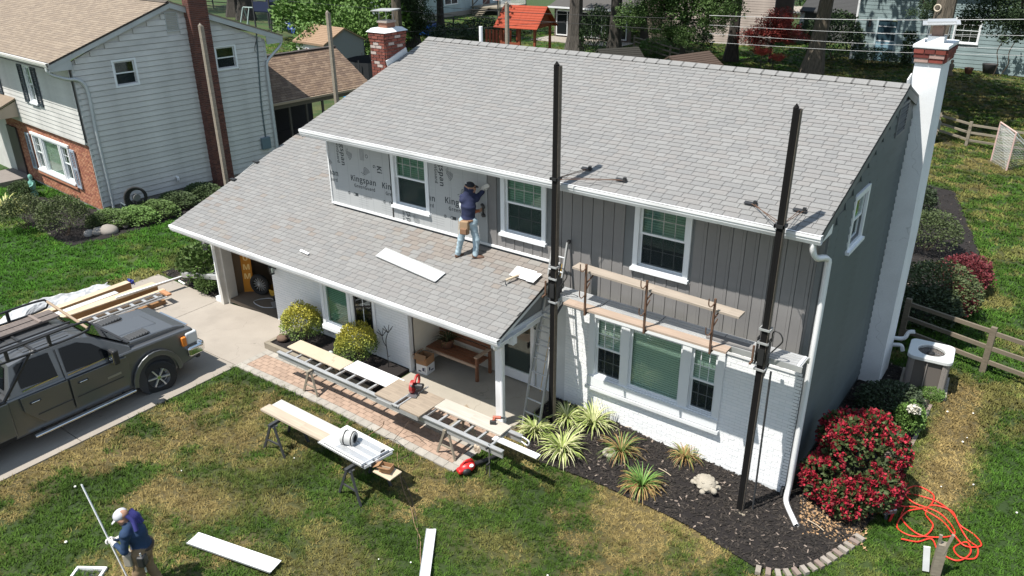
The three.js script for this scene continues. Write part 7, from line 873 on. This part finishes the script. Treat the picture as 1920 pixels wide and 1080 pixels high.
  lum('trim_bundle', 'wide white vinyl trim bundle on the grass side of the cartons', 'trim', -18.75, 5.0, 9.4, .35, .1, .12, M.white, .02); lum('plank', 'pale wooden board nearest the truck hood, with brown cut end', 'board', -17.55, 1.9, 6.6, .14, .09, .12, pale, -.02); lum('plank', 'thin pale board lying across the driveway by the carton ends', 'board', -17.75, 1.35, 5.2, .08, .03, .3, M.woodPale, -.06); lum('trim_strip', 'narrow white strip poking past the carton ends', 'trim', -17.66, 1.1, 3.2, .06, .03, .34, M.white, -.1);
  lum('plank', 'brown timber lying under the folded ladder', 'board', -17.1, 2.2, 6.0, .12, .12, 0, mat(.3, .16, .07, .85, { map: woodT }), -.03);
  const br = thing('timber_bearer', 'timber bearer under the far ends of the cartons', 'board', V(-17.9, .08, 2.9), .05); mesh('timber', bx(2.2, .1, .1, 0, .05, 0), M.woodGrey, br); const br3 = thing('timber_bearer', 'timber bearer under the near ends of the cartons', 'board', V(-17.9, .08, 6.2), .05); mesh('timber', bx(2.2, .1, .1, 0, .05, 0), M.woodGrey, br3);
  const ld = thing('step_ladder', 'folded aluminium step ladder lying on boards beside the truck hood', 'ladder', V(-17.12, .33, 3.3), -.05); for (const s of [-1, 1]) { mesh('rail', bx(.04, .03, 2.3, s * .2, 0, 0), M.alu, ld); mesh('rear_rail', bx(.035, .03, 2.1, s * .16, .05, .05), M.aluDull, ld); } for (let i = 0; i < 6; i++) mesh('step', bx(.38, .02, .08, 0, .01, -.9 + i * .34), M.alu, ld); mesh('top_cap', bx(.42, .05, .14, 0, .03, -1.18), mat(.4, .2, .1, .6), ld);
  { // crumpled grey tarpaulin
    const W_ = 26, Hn = 40, P = [], U = []; const f = (i, j) => { const x = i / W_, z = j / Hn, e = Math.min(x, 1 - x, z * 2, 2 - z * 2); const y = .05 + .28 * sst(0, .35, e) * (.4 + fbm(x * 5, z * 8, 121, 4)) + .12 * Math.abs(fbm(x * 9, z * 14, 127, 3) - .5); return [-19.75 + 1.15 * x + .2 * Math.sin(z * 7), y + .04, 2.4 + 3.2 * z + .15 * Math.sin(x * 8)]; };
    for (let i = 0; i < W_; i++) for (let j = 0; j < Hn; j++) { const a = f(i, j), b = f(i + 1, j), c = f(i + 1, j + 1), d = f(i, j + 1); P.push(...a, ...c, ...b, ...a, ...d, ...c); for (let k = 0; k < 6; k++) U.push(i / 9, j / 9); }
    solo('tarpaulin', 'crumpled grey white tarpaulin on the grass beside the cartons', 'tarpaulin', triSoup(P, U), mat(.46, .47, .48, .55, { side: THREE.DoubleSide, map: softT }));
  }
  const tbx = thing('tool_box', 'dark red tool box at the left edge beside the truck', 'tool box', V(-18.3, .25, 8.6)); mesh('body', rbx(.3, .25, .55, .02, 0, .12, 0), mat(.1, .03, .025, .6), tbx); mesh('handle', tube([V(0, .25, -.12), V(0, .32, -.1), V(0, .32, .1), V(0, .25, .12)], .012), M.alu, tbx); const cbx = thing('carton_offcut', 'tan carton offcut lying by the tool box', 'carton', V(-18.15, .3, 7.6), .2); mesh('body', bx(.32, .16, .6, 0, .08, 0), ctn, cbx); mesh('flap', bx(.3, .006, .2, 0, .17, .36, .3), pale, cbx);
}

// ---------------------------------------------------------------- garden plants
{
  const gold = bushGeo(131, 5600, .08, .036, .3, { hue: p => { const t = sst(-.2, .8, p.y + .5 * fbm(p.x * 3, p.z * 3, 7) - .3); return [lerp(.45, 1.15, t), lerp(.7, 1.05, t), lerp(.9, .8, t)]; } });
  const goldM = leafM(.34, .34, .06);
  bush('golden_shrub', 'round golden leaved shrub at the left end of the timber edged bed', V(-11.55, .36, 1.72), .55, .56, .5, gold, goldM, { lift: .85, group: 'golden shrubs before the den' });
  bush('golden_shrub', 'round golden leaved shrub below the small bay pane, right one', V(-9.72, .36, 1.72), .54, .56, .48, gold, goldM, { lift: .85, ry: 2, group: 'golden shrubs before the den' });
  const broad = bushGeo(133, 3000, .14, .065, .25), fine = bushGeo(134, 4200, .075, .03, .16), mid = bushGeo(135, 3600, .1, .045, .22);
  const g1 = leafM(.075, .13, .025), g2 = leafM(.045, .075, .02), g3 = leafM(.11, .2, .04), burg = leafM(.14, .02, .026), dk = leafM(.03, .05, .018);
  bush('leafy_shrub', 'large leafy green shrub beside the garage corner', V(-17.2, .05, .55), .85, .75, .8, broad, g1, { lift: .7 });
  bush('leafy_shrub', 'small leafy green shrub in front of the garage corner pier', V(-16.7, .05, .95), .45, .4, .4, mid, g1, { lift: .7 });
  const box = (px, py, r, h, lb) => bush('boxwood', lb, G(px, py), r, h, r, fine, leafM(.075, .1, .03), { lift: .8, group: 'boxwoods before the neighbouring house' }); box(52, 430, .75, .72, 'round dark boxwood before the neighbouring brick front, left one'); box(125, 442, .85, .8, 'round dark boxwood at the neighbouring brick corner, right one');
  bush('shrub', 'low dark shrub beside the neighbouring entrance step', G(45, 368), .6, .4, .5, mid, g2); bush('shrub', 'low dark shrub right of the boxwoods at the neighbouring corner', G(186, 428), .45, .35, .4, mid, g2);
  const gcL = ['low green ground cover at the corner of the neighbouring gable', 'low green ground cover under the hose reel', 'low green ground cover right of the hose reel', 'low dark ground cover below the white vent elbow', 'low dark ground cover at the foot of the neighbouring chimney'];
  [[215, 420, g1], [262, 414, g3], [300, 402, g1], [338, 385, g2], [385, 368, g2]].forEach(([a, b, m], i) => bush('ground_cover', gcL[i], G(a, b), 1.0, .32, .6, mid, m, { lift: .6, cat: 'ground cover' }));
  const lily = strapGeo(141, 150, .62, .016, .5, [[.3, .36, .1], [.42, .44, .2], [.2, .27, .06], [.5, .5, .28]]), lm = mat(1, 1, 1, .6, { vertexColors: true, side: THREE.DoubleSide });
  [[1003, 812, 'yellow green striped lily clump nearest the ladder foot'], [1055, 848, 'yellow green striped lily clump nearest the lawn'], [1112, 798, 'yellow green striped lily clump against the white brick'], [1062, 788, 'yellow green striped lily clump around the foot of the left pole']].forEach(([a, b, lb], i) => { const t = thing('lily_clump', lb, 'plant', G(a, b, .03), i * 1.3, 'striped lily clumps by the ladder'); const m = mesh('leaves', lily, lm, t); m.scale.setScalar([.82, 1.0, .95, .8][i]); });
  { const t = thing('striped_hosta', 'large yellow striped hosta at the left edge before the neighbouring house', 'plant', G(14, 398)); mesh('leaves', strapGeo(149, 170, .95, .03, .5, [[.42, .42, .14], [.3, .34, .09], [.5, .48, .22]]), lm, t); }
  const dry = [[.3, .19, .07], [.36, .25, .1], [.1, .15, .03], [.16, .2, .05], [.25, .14, .05]], grn = [[.09, .16, .03], [.13, .2, .05], [.3, .2, .08]];
  const d1 = strapGeo(143, 130, .6, .01, .55, [...dry, ...grn]), d2 = strapGeo(144, 150, .62, .01, .8, dry, { e0: .3, e1: 1.2 }), d2g = strapGeo(145, 50, .55, .014, .3, [[.09, .2, .03], [.13, .25, .05]], { e0: .9, e1: 1.4 });
  const gr = (lb, p, gs, ry) => { const t = thing('ornamental_grass', lb, 'grass clump', p, ry); gs.forEach((g, i) => mesh(i ? 'green_leaves' : 'leaves', g, lm, t)); };
  gr('half dried ornamental grass clump behind the round stone ring', G(1165, 850, .03), [d1], 0); gr('dried grass clump with a bright green centre at the bed edge', G(1203, 915, .03), [d2, d2g], 1); gr('small dried grass clump against the white brick near the tortoise', G(1283, 860, .03), [strapGeo(146, 110, .5, .009, .6, dry)], 2);
  // red flowering bush
  reseed(151); const rb = thing('flowering_bush', 'dense red flowering bush at the right corner of the house', 'bush', V(1.0, .02, -.65)); const BL = [[0, .78, 0, .6], [.42, .62, .3, .42], [-.36, .55, .38, .44], [.36, .95, -.4, .45], [-.32, 1.0, -.42, .46], [.08, .42, .6, .38], [-.12, 1.12, -.1, .42], [.5, .4, -.1, .36], [.1, 1.2, -.55, .36]], pick = () => { for (;;) { const [x, y, z, r] = BL[rnd() * BL.length | 0], d = dir(), p = V(x, y, z).addScaledVector(d, r); if (p.y > .08 && !BL.some(([a, b, c, q]) => p.distanceTo(V(a, b, c)) < q - .03)) return [p, d]; } };
  mesh('foliage', leaves(4600, () => { const [p, d] = pick(); return [p.addScaledVector(d, -rnd() * .12), d]; }, .1, .045), leafM(.05, .075, .02), rb); let cl = pick();
  mesh('flowers', leaves(10500, i => { if (i % 16 === 0) { do cl = pick(); while (fbm(cl[0].x * 2.2 + 7, cl[0].z * 2.2 + cl[0].y * 1.6 + 3, 155, 3) < .33 + .1 * (cl[1].z > .4 && cl[0].y < .5 ? 1 : 0)); } return [cl[0].clone().addScaledVector(dir(), .075 * rnd()), cl[1]]; }, .055, .03, { tone: [.3, 1.5] }), leafM(.3, .01, .026), rb); mesh('stems', [...Array(9)].map(() => rod(V(rr(-.1, .1), 0, rr(-.1, .1)), V(rr(-.5, .5), 1.0, rr(-.5, .5)), .014, .006, 5)), twigM, rb);
  bush('dark_shrub', 'low dark green shrub at the foot of the white chimney', V(.95, 0, -3.9), .7, .45, .75, mid, dk, { lift: .7 }); bush('dark_shrub', 'low dark green shrub between the chimney and the red bush', V(.55, 0, -2.4), .5, .4, .7, mid, dk, { lift: .7 });
  const hy = bush('hydrangea', 'light green hydrangea with a white bloom behind the red bush', G(1696, 812), .32, .4, .36, broad, g3, { lift: .8 }); mesh('bloom', bushGeo(157, 160, .5, .3, .2), leafM(.6, .58, .5), hy).scale.setScalar(.1); hy.children[hy.children.length - 1].position.set(.1, .75, .25);
  bush('weed_clump', 'small bright green weeds at the corner of the air conditioner pad', G(1745, 745), .3, .16, .25, mid, g3, { lift: .6, cat: 'weeds' });
  const rs = (px, py, r, h, m, lb, g = mid) => bush('round_shrub', lb, G(px, py), r, h, r, g, m, { lift: .8 });
  rs(1745, 585, 1.1, .8, leafM(.065, .09, .028), 'large round green shrub on the right side of the house', fine); rs(1735, 470, .95, .75, leafM(.06, .085, .026), 'round dark green shrub behind the large one on the right side', fine); rs(1728, 610, .9, .6, dk, 'dark shaded shrub below the large round green shrub'); rs(1802, 545, .75, .6, burg, 'burgundy leaved shrub beside the large round green shrub'); rs(1785, 592, .55, .5, burg, 'smaller burgundy leaved shrub nearest the rail fence'); rs(1712, 400, .75, .6, dk, 'farthest dark shrub along the right side of the house');
  // fallen leaves
  reseed(161); const lg = triSoup([-.03, 0, 0, 0, .004, -.015, .03, 0, 0, -.03, 0, 0, .03, 0, 0, 0, .006, .015]); const im = new THREE.InstancedMesh(lg, mat(1, 1, 1, .9, { side: THREE.DoubleSide }), 620); const c = new THREE.Color(); for (let i = 0; i < 620; i++) { const t = rnd(), u = (rnd() + rnd() - 1); const p = G(lerp(1500, 1625, t), lerp(960, 990, t) + u * 45, .05); im.setMatrixAt(i, M4().compose(p, new THREE.Quaternion().setFromEuler(new THREE.Euler(rr(-.4, .4), rr(0, 6), rr(-.4, .4))), V(1, 1, 1).multiplyScalar(rr(.6, 1.3)))); const k = rr(.4, 1.2); im.setColorAt(i, c.setRGB(.4 * k, .25 * k, .13 * k)); } im.name = 'leaf_litter'; im.userData.kind = 'stuff'; im.castShadow = true; tag(im, 'tan fallen leaves on the mulch before the red bush', 'leaves'); scene.add(im);
  // sticks on the mulch
  [[1230, 805, 1290, 822], [1235, 878, 1258, 892], [1172, 800, 1215, 806], [1515, 975, 1545, 995]].forEach(([a, b, c2, d], i) => { const p = G(a, b, .07), q = G(c2, d, .07); solo('stick', ['dry stick on the mulch along the white brick', 'short dry stick left of the tortoise', 'dry stick behind the half dried grass clump', 'dry stick below the downspout end'][i], 'stick', tube([p, p.clone().lerp(q, .5).add(V(.02, .02, .01)), q], .009, 10, 5), M.woodPale); });
}

// ---------------------------------------------------------------- people: one skin meshed from tapered limbs
function skinMesh(bones, cell, k = .035) { // bones [a, b, ra, rb, colour]
  const lo = V(9, 9, 9).multiplyScalar(99), hi = lo.clone().negate(); for (const [a, b, ra, rb] of bones) for (const [p, r] of [[a, ra], [b, rb]]) { lo.min(p.clone().subScalar(r + cell * 3)); hi.max(p.clone().addScalar(r + cell * 3)); }
  const c = lo.clone().add(hi).multiplyScalar(.5), half = Math.max(hi.x - lo.x, hi.y - lo.y, hi.z - lo.z) / 2, n = Math.ceil(half * 2 / cell); const mc = new MarchingCubes(n, new THREE.MeshBasicMaterial(), false, false, 200000); mc.isolation = 0;
  const B = bones.map(([a, b, ra, rb]) => { const d = b.clone().sub(a); return [a.x, a.y, a.z, d.x, d.y, d.z, Math.max(1e-9, d.lengthSq()), ra, rb - ra]; });
  const F = mc.field; let q = 0; for (let z = 0; z < n; z++) { const pz = c.z + half * (z - n / 2) / (n / 2); for (let y = 0; y < n; y++) { const py = c.y + half * (y - n / 2) / (n / 2); for (let x = 0; x < n; x++, q++) { const px = c.x + half * (x - n / 2) / (n / 2); let s = 0, m = 9; for (const b of B) { const ux = px - b[0], uy = py - b[1], uz = pz - b[2]; let t = (ux * b[3] + uy * b[4] + uz * b[5]) / b[6]; t = t < 0 ? 0 : t > 1 ? 1 : t; const ex = ux - b[3] * t, ey = uy - b[4] * t, ez = uz - b[5] * t, d = Math.sqrt(ex * ex + ey * ey + ez * ez) - b[7] - b[8] * t; if (d < m) m = d; s += Math.exp(-Math.min(30, Math.max(-20, d / k * 2.2))); } F[q] = m > .2 ? -m : Math.log(s) * k / 2.2 + (cell > .01 && m < .05 ? .014 * (vnoise(px * 13 + pz * 9, py * 20 + px * 4, 181) - .5) : 0); } } }
  mc.update(); const cnt = mc.count, P = new Float32Array(cnt * 3), Nn = new Float32Array(cnt * 3), C = new Float32Array(cnt * 3);
  for (let i = 0; i < cnt; i++) { const p = V(mc.positionArray[i * 3] * half + c.x, mc.positionArray[i * 3 + 1] * half + c.y, mc.positionArray[i * 3 + 2] * half + c.z); P.set([p.x, p.y, p.z], i * 3); Nn.set([mc.normalArray[i * 3], mc.normalArray[i * 3 + 1], mc.normalArray[i * 3 + 2]], i * 3); let best = 9, col = bones[0][4]; for (let j = 0; j < B.length; j++) { const b = B[j], ux = p.x - b[0], uy = p.y - b[1], uz = p.z - b[2]; let t = clamp((ux * b[3] + uy * b[4] + uz * b[5]) / b[6]); const d = Math.hypot(ux - b[3] * t, uy - b[4] * t, uz - b[5] * t) - b[7] - b[8] * t; if (d < best) { best = d; col = bones[j][4]; } } const w = col === SKIN || col === GLOVE ? 1 : .8 + .4 * fbm(p.x * 22 + p.z * 9, p.y * 13, 171, 3); C.set([col[0] * w, col[1] * w, col[2] * w], i * 3); }
  const g = new THREE.BufferGeometry(); g.setAttribute('position', new THREE.BufferAttribute(P, 3)); g.setAttribute('color', new THREE.BufferAttribute(C, 3)); g.setAttribute('uv', new THREE.BufferAttribute(new Float32Array(cnt * 2), 2)); g.computeVertexNormals(); { const gm = mergeVertices(g.deleteAttribute('normal') && g, 1e-4); gm.computeVertexNormals(); return gm; }
}
const SKIN = [.36, .2, .13], GLOVE = [.62, .6, .57], NAVY = [.014, .02, .06], BLUE = [.012, .035, .085], JEAN = [.34, .44, .5], TAN = [.2, .135, .075];
// five fingers curled round an axis; palm from wrist w toward direction d, palm normal n, grip 0..1
function handBones(w, d, n, col, curl, s = 1, side = 1) {
  d = d.clone().normalize(); n = n.clone().sub(d.clone().multiplyScalar(n.dot(d))).normalize(); const a = d.clone().cross(n).normalize().multiplyScalar(side), out = []; const at = (p, x, y, z) => p.clone().addScaledVector(d, x * s).addScaledVector(a, y * s).addScaledVector(n, z * s);
  for (const y of [-.026, -.009, .009, .026]) out.push([at(w, .01, y * .6, 0), at(w, .085, y, 0), .017 * s, .014 * s, col]);
  [[-.03, .066], [-.01, .08], [.011, .076], [.031, .058]].forEach(([y, L]) => { let p = at(w, .09, y, 0), an = curl * .35; for (let i = 0; i < 3; i++) { const l = L * [.46, .3, .24][i], q = at(p, Math.cos(an) * l, 0, Math.sin(an) * l); out.push([p, q, (.0105 - .0012 * i) * s, (.0098 - .0012 * i) * s, col]); p = q; an += curl * 1.05; } });
  let p = at(w, .025, -.03, .004), q = at(w, .055, -.058, .02); out.push([p, q, .013 * s, .0115 * s, col]); out.push([q, at(w, .085, -.06 + .012 * curl, .034), .0115 * s, .009 * s, col]); return out;
}
function headBones(c, f, up, col) { // c centre of the skull, f facing, up crown
  f = f.clone().normalize(); const r = f.clone().cross(up).normalize(); up = r.clone().cross(f).normalize(); const at = (x, y, z) => c.clone().addScaledVector(f, x).addScaledVector(up, y).addScaledVector(r, z); const B = [[at(-.03, .03, 0), at(.02, .03, 0), .092, .088, col], [at(.03, -.04, 0), at(.04, -.075, 0), .064, .05, col], [at(.055, -.09, 0), at(.06, -.095, 0), .034, .03, col], [at(.092, .01, 0), at(.112, -.025, 0), .012, .016, col], [at(.08, .028, .03), at(.08, .028, -.03), .02, .02, col]];
  for (const s of [-1, 1]) B.push([at(-.005, .015, s * .088), at(-.012, -.03, s * .088), .016, .012, col], [at(.06, -.02, s * .045), at(.04, -.04, s * .05), .026, .03, col]); B.push([at(.088, -.062, .022), at(.088, -.062, -.022), .012, .012, col]); return { bones: B, at, f, up, r };
}
function finishHead(p, H_) { const e = []; for (const s of [-1, 1]) e.push(sph(.011, ...H_.at(.09, .008, s * .032).toArray())); mesh('eyes', e, mat(.03, .02, .015, .2), p); mesh('mouth', rod(H_.at(.1, -.064, .02), H_.at(.1, -.064, -.02), .005), mat(.25, .1, .08, .6), p); }
const bodyM = mat(1, 1, 1, .85, { vertexColors: true, bumpMap: bumpT, bumpScale: .002 });
{ // worker on the lower roof, seen from behind, drill in the right hand, left hand flat on the wall
  const o = V(-7.15, 3.28, .5), L = (x, y, z) => V(x, y, z).sub(o); const t = thing('person', 'person on the lower roof in dark cap, navy hoodie, tool belt and pale jeans', 'person', o);
  const hipL = L(-7.29, 4.1, .44), hipR = L(-7.14, 4.08, .36), kL = L(-7.36, 3.7, .49), kR = L(-7.06, 3.68, .34), aL = L(-7.44, 3.33, .52), aR = L(-7.03, 3.38, .42), pel = L(-7.22, 4.14, .4), ch = L(-7.23, 4.42, .37), nk = L(-7.24, 4.64, .33), shL = L(-7.12, 4.58, .24), shR = L(-7.3, 4.56, .44), elL = L(-7.06, 4.7, .1), haL = L(-7.14 + .06, 4.78, .055), elR = L(-7.16, 4.3, .42), haR = L(-7.1, 4.3, .2), hc = L(-7.22, 4.8, .3);
  const fwd = V(.62, -.1, -.78).normalize(); const hd = headBones(hc, fwd, V(0, 1, 0), SKIN);
  const bones = [[pel, ch, .135, .15, NAVY], [ch, nk.clone().add(V(0, -.04, 0)), .155, .1, NAVY], [shL, shR, .075, .08, NAVY], [hipL, hipR, .115, .115, JEAN], [pel, pel.clone().add(V(0, -.08, 0)), .125, .13, JEAN], [hipL, kL, .098, .07, JEAN], [hipR, kR, .098, .07, JEAN], [kL, aL, .07, .06, JEAN], [kR, aR, .07, .06, JEAN], [nk, hc, .055, .055, SKIN], [shL, elL, .06, .047, NAVY], [elL, haL, .045, .033, GLOVE], [shR, elR, .068, .052, NAVY], [elR, haR, .044, .032, [.3, .1, .045]], ...hd.bones, [nk.clone().add(V(-.05, 0, .06)), nk.clone().add(V(.03, .04, -.02)), .075, .075, NAVY], [hd.at(-.05, -.01, 0), hd.at(-.045, -.08, 0), .088, .085, NAVY], [hd.at(-.01, -.02, .05), hd.at(-.02, -.08, .045), .06, .06, NAVY], [hd.at(-.01, -.02, -.05), hd.at(-.02, -.08, -.045), .06, .06, NAVY]];
  mesh('body', [skinMesh(bones, .013)], bodyM, t);
  const hb = [...handBones(haL, V(.55, .25, -.05), V(0, 0, -1), GLOVE, .12, 1.05, 1), ...handBones(haR, V(.3, 0, -.95), V(-.9, .1, -.2), SKIN, 1.1, 1.05, 1)]; mesh('hands', [skinMesh(hb.slice(0, hb.length / 2), .0042, .007), skinMesh(hb.slice(hb.length / 2), .0042, .007)], bodyM, t);
  finishHead(t, hd); const capM = mat(.02, .022, .03, .85); const cg = sph(.108, 0, 0, 0, 1, .8, 1.02, 14); const cap = part('cap', t, hc.clone().add(V(-.01, .055, 0))); cap.lookAt(o.clone().add(cap.position).add(fwd)); mesh('crown', cg, capM, cap); mesh('brim', xf(fin(new THREE.CylinderGeometry(.085, .095, .012, 20, 1, false)), 0, -.01, .1, .12, 0, 0, V(.95, 1, 1.0)), capM, cap); mesh('badge', xf(sph(.03, 0, 0, 0, 1, 1, .3), 0, .045, -.085), M.white, cap);
  mesh('hood', [sph(.1, ...nk.clone().add(V(-.07, -.02, .09)).toArray(), 1, .75, .7), sph(.07, ...nk.clone().add(V(-.02, .03, .07)).toArray(), 1.2, .8, .7)], mat(.016, .022, .065, .9), t); mesh('back_print', sph(.07, ...ch.clone().add(V(-.085, .03, .115)).toArray(), .9, 1.4, .35), mat(.6, .62, .64, .8), t);
  const bt = part('tool_belt', t); const lth = mat(.33, .22, .13, .85, { map: softT }), lth2 = mat(.2, .11, .06, .8); mesh('belt', xf(tor(.148, .022, 0, 0, 0, Math.PI / 2), ...pel.clone().add(V(0, -.0, 0)).toArray(), 0, 0, 0, V(1, 1.3, 1)), lth2, bt); mesh('pouch', [rbx(.2, .3, .13, .03, ...pel.clone().add(V(.02, -.14, .15)).toArray(), -.1, .3)], lth, bt); mesh('pouch', rbx(.15, .13, .1, .02, ...pel.clone().add(V(.05, -.2, .215)).toArray(), -.1, .3), lth2, bt); mesh('pouch', rbx(.14, .24, .11, .03, ...pel.clone().add(V(-.15, -.12, .03)).toArray(), 0, 1.3), lth, bt); mesh('hammer', rod(pel.clone().add(V(-.14, -.02, .12)), pel.clone().add(V(-.17, -.36, .14)), .013), M.woodPale, bt);
  for (const [a, d] of [[aL, V(.3, 0, -.5)], [aR, V(.8, 0, -.35)]]) { const s = part('shoe', t, a.clone().add(V(0, -.055, 0))); s.rotation.y = Math.atan2(d.x, d.z); mesh('upper', [sph(.06, 0, 0, .09, .85, .75, 1.9), sph(.058, 0, .01, -.01, .9, 1, 1.1)], mat(.1, .05, .03, .7), s); mesh('sole', rbx(.1, .03, .28, .015, 0, -.045, .06, 0), M.dark, s); }
  const dr = thing('cordless_drill', 'black cordless drill held against the siding by the roof worker', 'drill', haR.clone().add(o).add(V(.06, .0, -.09)), .9); mesh('grip', bar(V(0, -.09, 0), V(0, .07, 0), .04, .05), M.black, dr); mesh('motor_body', rod(V(0, .085, -.09), V(0, .085, .09), .035, .03, 12), M.black, dr); mesh('chuck', rod(V(0, .085, -.09), V(0, .085, -.15), .022, .012, 10), M.dark, dr); mesh('battery', rbx(.075, .06, .12, .01, 0, -.115, .01), M.black, dr);
}
{ // worker on the lawn holding a long white strip
  const o = V(-7.27, .27, 8.52), t = thing('person', 'person on the lawn in pale cap and navy top, holding a long white strip', 'person', o); const L = (x, y, z) => V(x, y, z).sub(o);
  const f = V(-.8, 0, .6).normalize(), r = V(.6, 0, .8).normalize(); // facing, and the viewer-side shoulder
  const B = (a, b, c) => V(0, b, 0).addScaledVector(f, a).addScaledVector(r, c);
  const pel = B(-.06, .92, 0), ch = B(.0, 1.18, 0), nk = B(.05, 1.37, 0), hc = B(.12, 1.48, .0), shN = B(.04, 1.31, .19), shF = B(.04, 1.31, -.19), elN = B(.08, 1.03, .25), elF = B(.12, 1.04, -.22), haN = B(.32, 1.02, .07), haF = B(.34, .99, -.05), hN = B(-.06, .86, .1), hF = B(-.06, .86, -.1), kN = B(.04, .47, .12), kF = B(-.0, .47, -.11), aN = B(-.04, .09, .13), aF = B(-.12, .09, -.12);
  const hd = headBones(hc, f.clone().add(V(0, -.75, 0)), V(0, 1, 0).addScaledVector(f, .6), SKIN);
  const bones = [[pel, ch, .14, .155, BLUE], [ch, nk.clone().add(V(0, -.03, 0)), .16, .09, BLUE], [shN, shF, .078, .078, BLUE], [shN, elN, .066, .05, BLUE], [shF, elF, .066, .05, BLUE], [elN, haN, .048, .034, BLUE], [elF, haF, .048, .034, BLUE], [hN, hF, .12, .12, TAN], [pel, pel.clone().add(V(0, -.06, 0)), .13, .135, TAN], [hN, kN, .105, .08, TAN], [hF, kF, .105, .08, TAN], [kN, aN, .08, .072, TAN], [kF, aF, .08, .072, TAN], [nk, hc, .055, .055, SKIN], ...hd.bones];
  mesh('body', skinMesh(bones, .013), bodyM, t);
  const h1 = handBones(haN, f.clone().add(V(0, .1, 0)).addScaledVector(r, -.5), r.clone().multiplyScalar(-1), GLOVE, .9, 1.1, 1), h2 = handBones(haF, f.clone().addScaledVector(r, .25), r.clone().add(V(0, .2, 0)), GLOVE, .9, 1.1, -1); mesh('gloves', [skinMesh(h1, .0045, .007), skinMesh(h2, .0045, .007)], bodyM, t); mesh('cuff', [rod(haN.clone().addScaledVector(haN.clone().sub(elN).normalize(), -.05), haN.clone(), .042, .04, 12), rod(haF.clone().addScaledVector(haF.clone().sub(elF).normalize(), -.05), haF.clone(), .042, .04, 12)], mat(.6, .58, .54, .9), t);
  finishHead(t, hd); const cap = part('cap', t, hc.clone().addScaledVector(hd.up, .05)); cap.up.copy(hd.up); cap.lookAt(o.clone().add(cap.position).add(hd.f)); mesh('crown', sph(.112, 0, 0, 0, 1, .8, 1.04, 16), mat(.5, .5, .53, .85, { map: softT }), cap); mesh('front_panel', sph(.1, 0, .012, .03, .92, .72, .92, 14), mat(.2, .2, .24, .85), cap); mesh('brim', xf(fin(new THREE.CylinderGeometry(.09, .1, .012, 22)), 0, -.015, .115, .15, 0, 0, V(.98, 1, .95)), mat(.52, .52, .54, .8), cap);
  const sc = []; for (let i = 0; i < 7; i++) { const q = (i - 3) * .22, p = hc.clone().addScaledVector(hd.f, -.07 - .02 * Math.abs(i - 3)).addScaledVector(r, Math.sin(q) * .11); sc.push(tube([p, p.clone().addScaledVector(f, -.07).add(V(0, -.1, 0)), p.clone().addScaledVector(f, -.11).add(V(0, -.26, 0)).addScaledVector(r, Math.sin(q) * .06)], .034, 10, 7)); } mesh('neck_scarf', sc, mat(.045, .045, .22, .8, { map: softT }), t);
  const bt = part('tool_belt', t); mesh('belt', xf(tor(.152, .022, 0, 0, 0, Math.PI / 2), ...pel.toArray(), 0, 0, 0, V(1, 1.2, 1)), mat(.05, .035, .025, .8), bt); mesh('pouch', rbx(.13, .24, .17, .03, ...B(.1, .8, .14).toArray(), 0, .6), mat(.36, .32, .26, .85, { map: softT }), bt); mesh('pouch', rbx(.12, .2, .15, .03, ...B(-.12, .8, .19).toArray(), 0, .6), M.black, bt); mesh('hammer', rod(B(-.12, .95, .21), B(-.16, .6, .23), .014), M.alu, bt);
  for (const a of [aN, aF]) { const s = part('shoe', t, a.clone().add(V(0, -.045, 0))); s.rotation.y = Math.atan2(f.x, f.z); mesh('upper', [sph(.06, 0, 0, .09, .85, .75, 1.9), sph(.058, 0, .01, -.01, .9, 1, 1.1)], mat(.12, .07, .04, .7), s); mesh('sole', rbx(.1, .03, .28, .015, 0, -.04, .06), M.dark, s); }
  const gr = haN.clone().lerp(haF, .5).addScaledVector(f, .085).add(o), top = G(162, 927, 1.75), d = top.clone().sub(gr).normalize(); const st = thing('trim_strip', 'long white channel strip held upright by the worker on the lawn', 'trim', V(0, 0, 0)); const bot = gr.clone().addScaledVector(d, -1.05), tp = gr.clone().addScaledVector(d, 1.0); mesh('web', bar(bot, tp, .03, .004, r), M.white, st); mesh('flange', bar(bot.clone().add(V(.016, 0, 0)), tp.clone().add(V(.016, 0, 0)), .004, .022, r), M.white, st); mesh('flange', bar(bot.clone().add(V(-.016, 0, 0)), tp.clone().add(V(-.016, 0, 0)), .004, .022, r), M.white, st);
}
renderer.render(scene, camera);
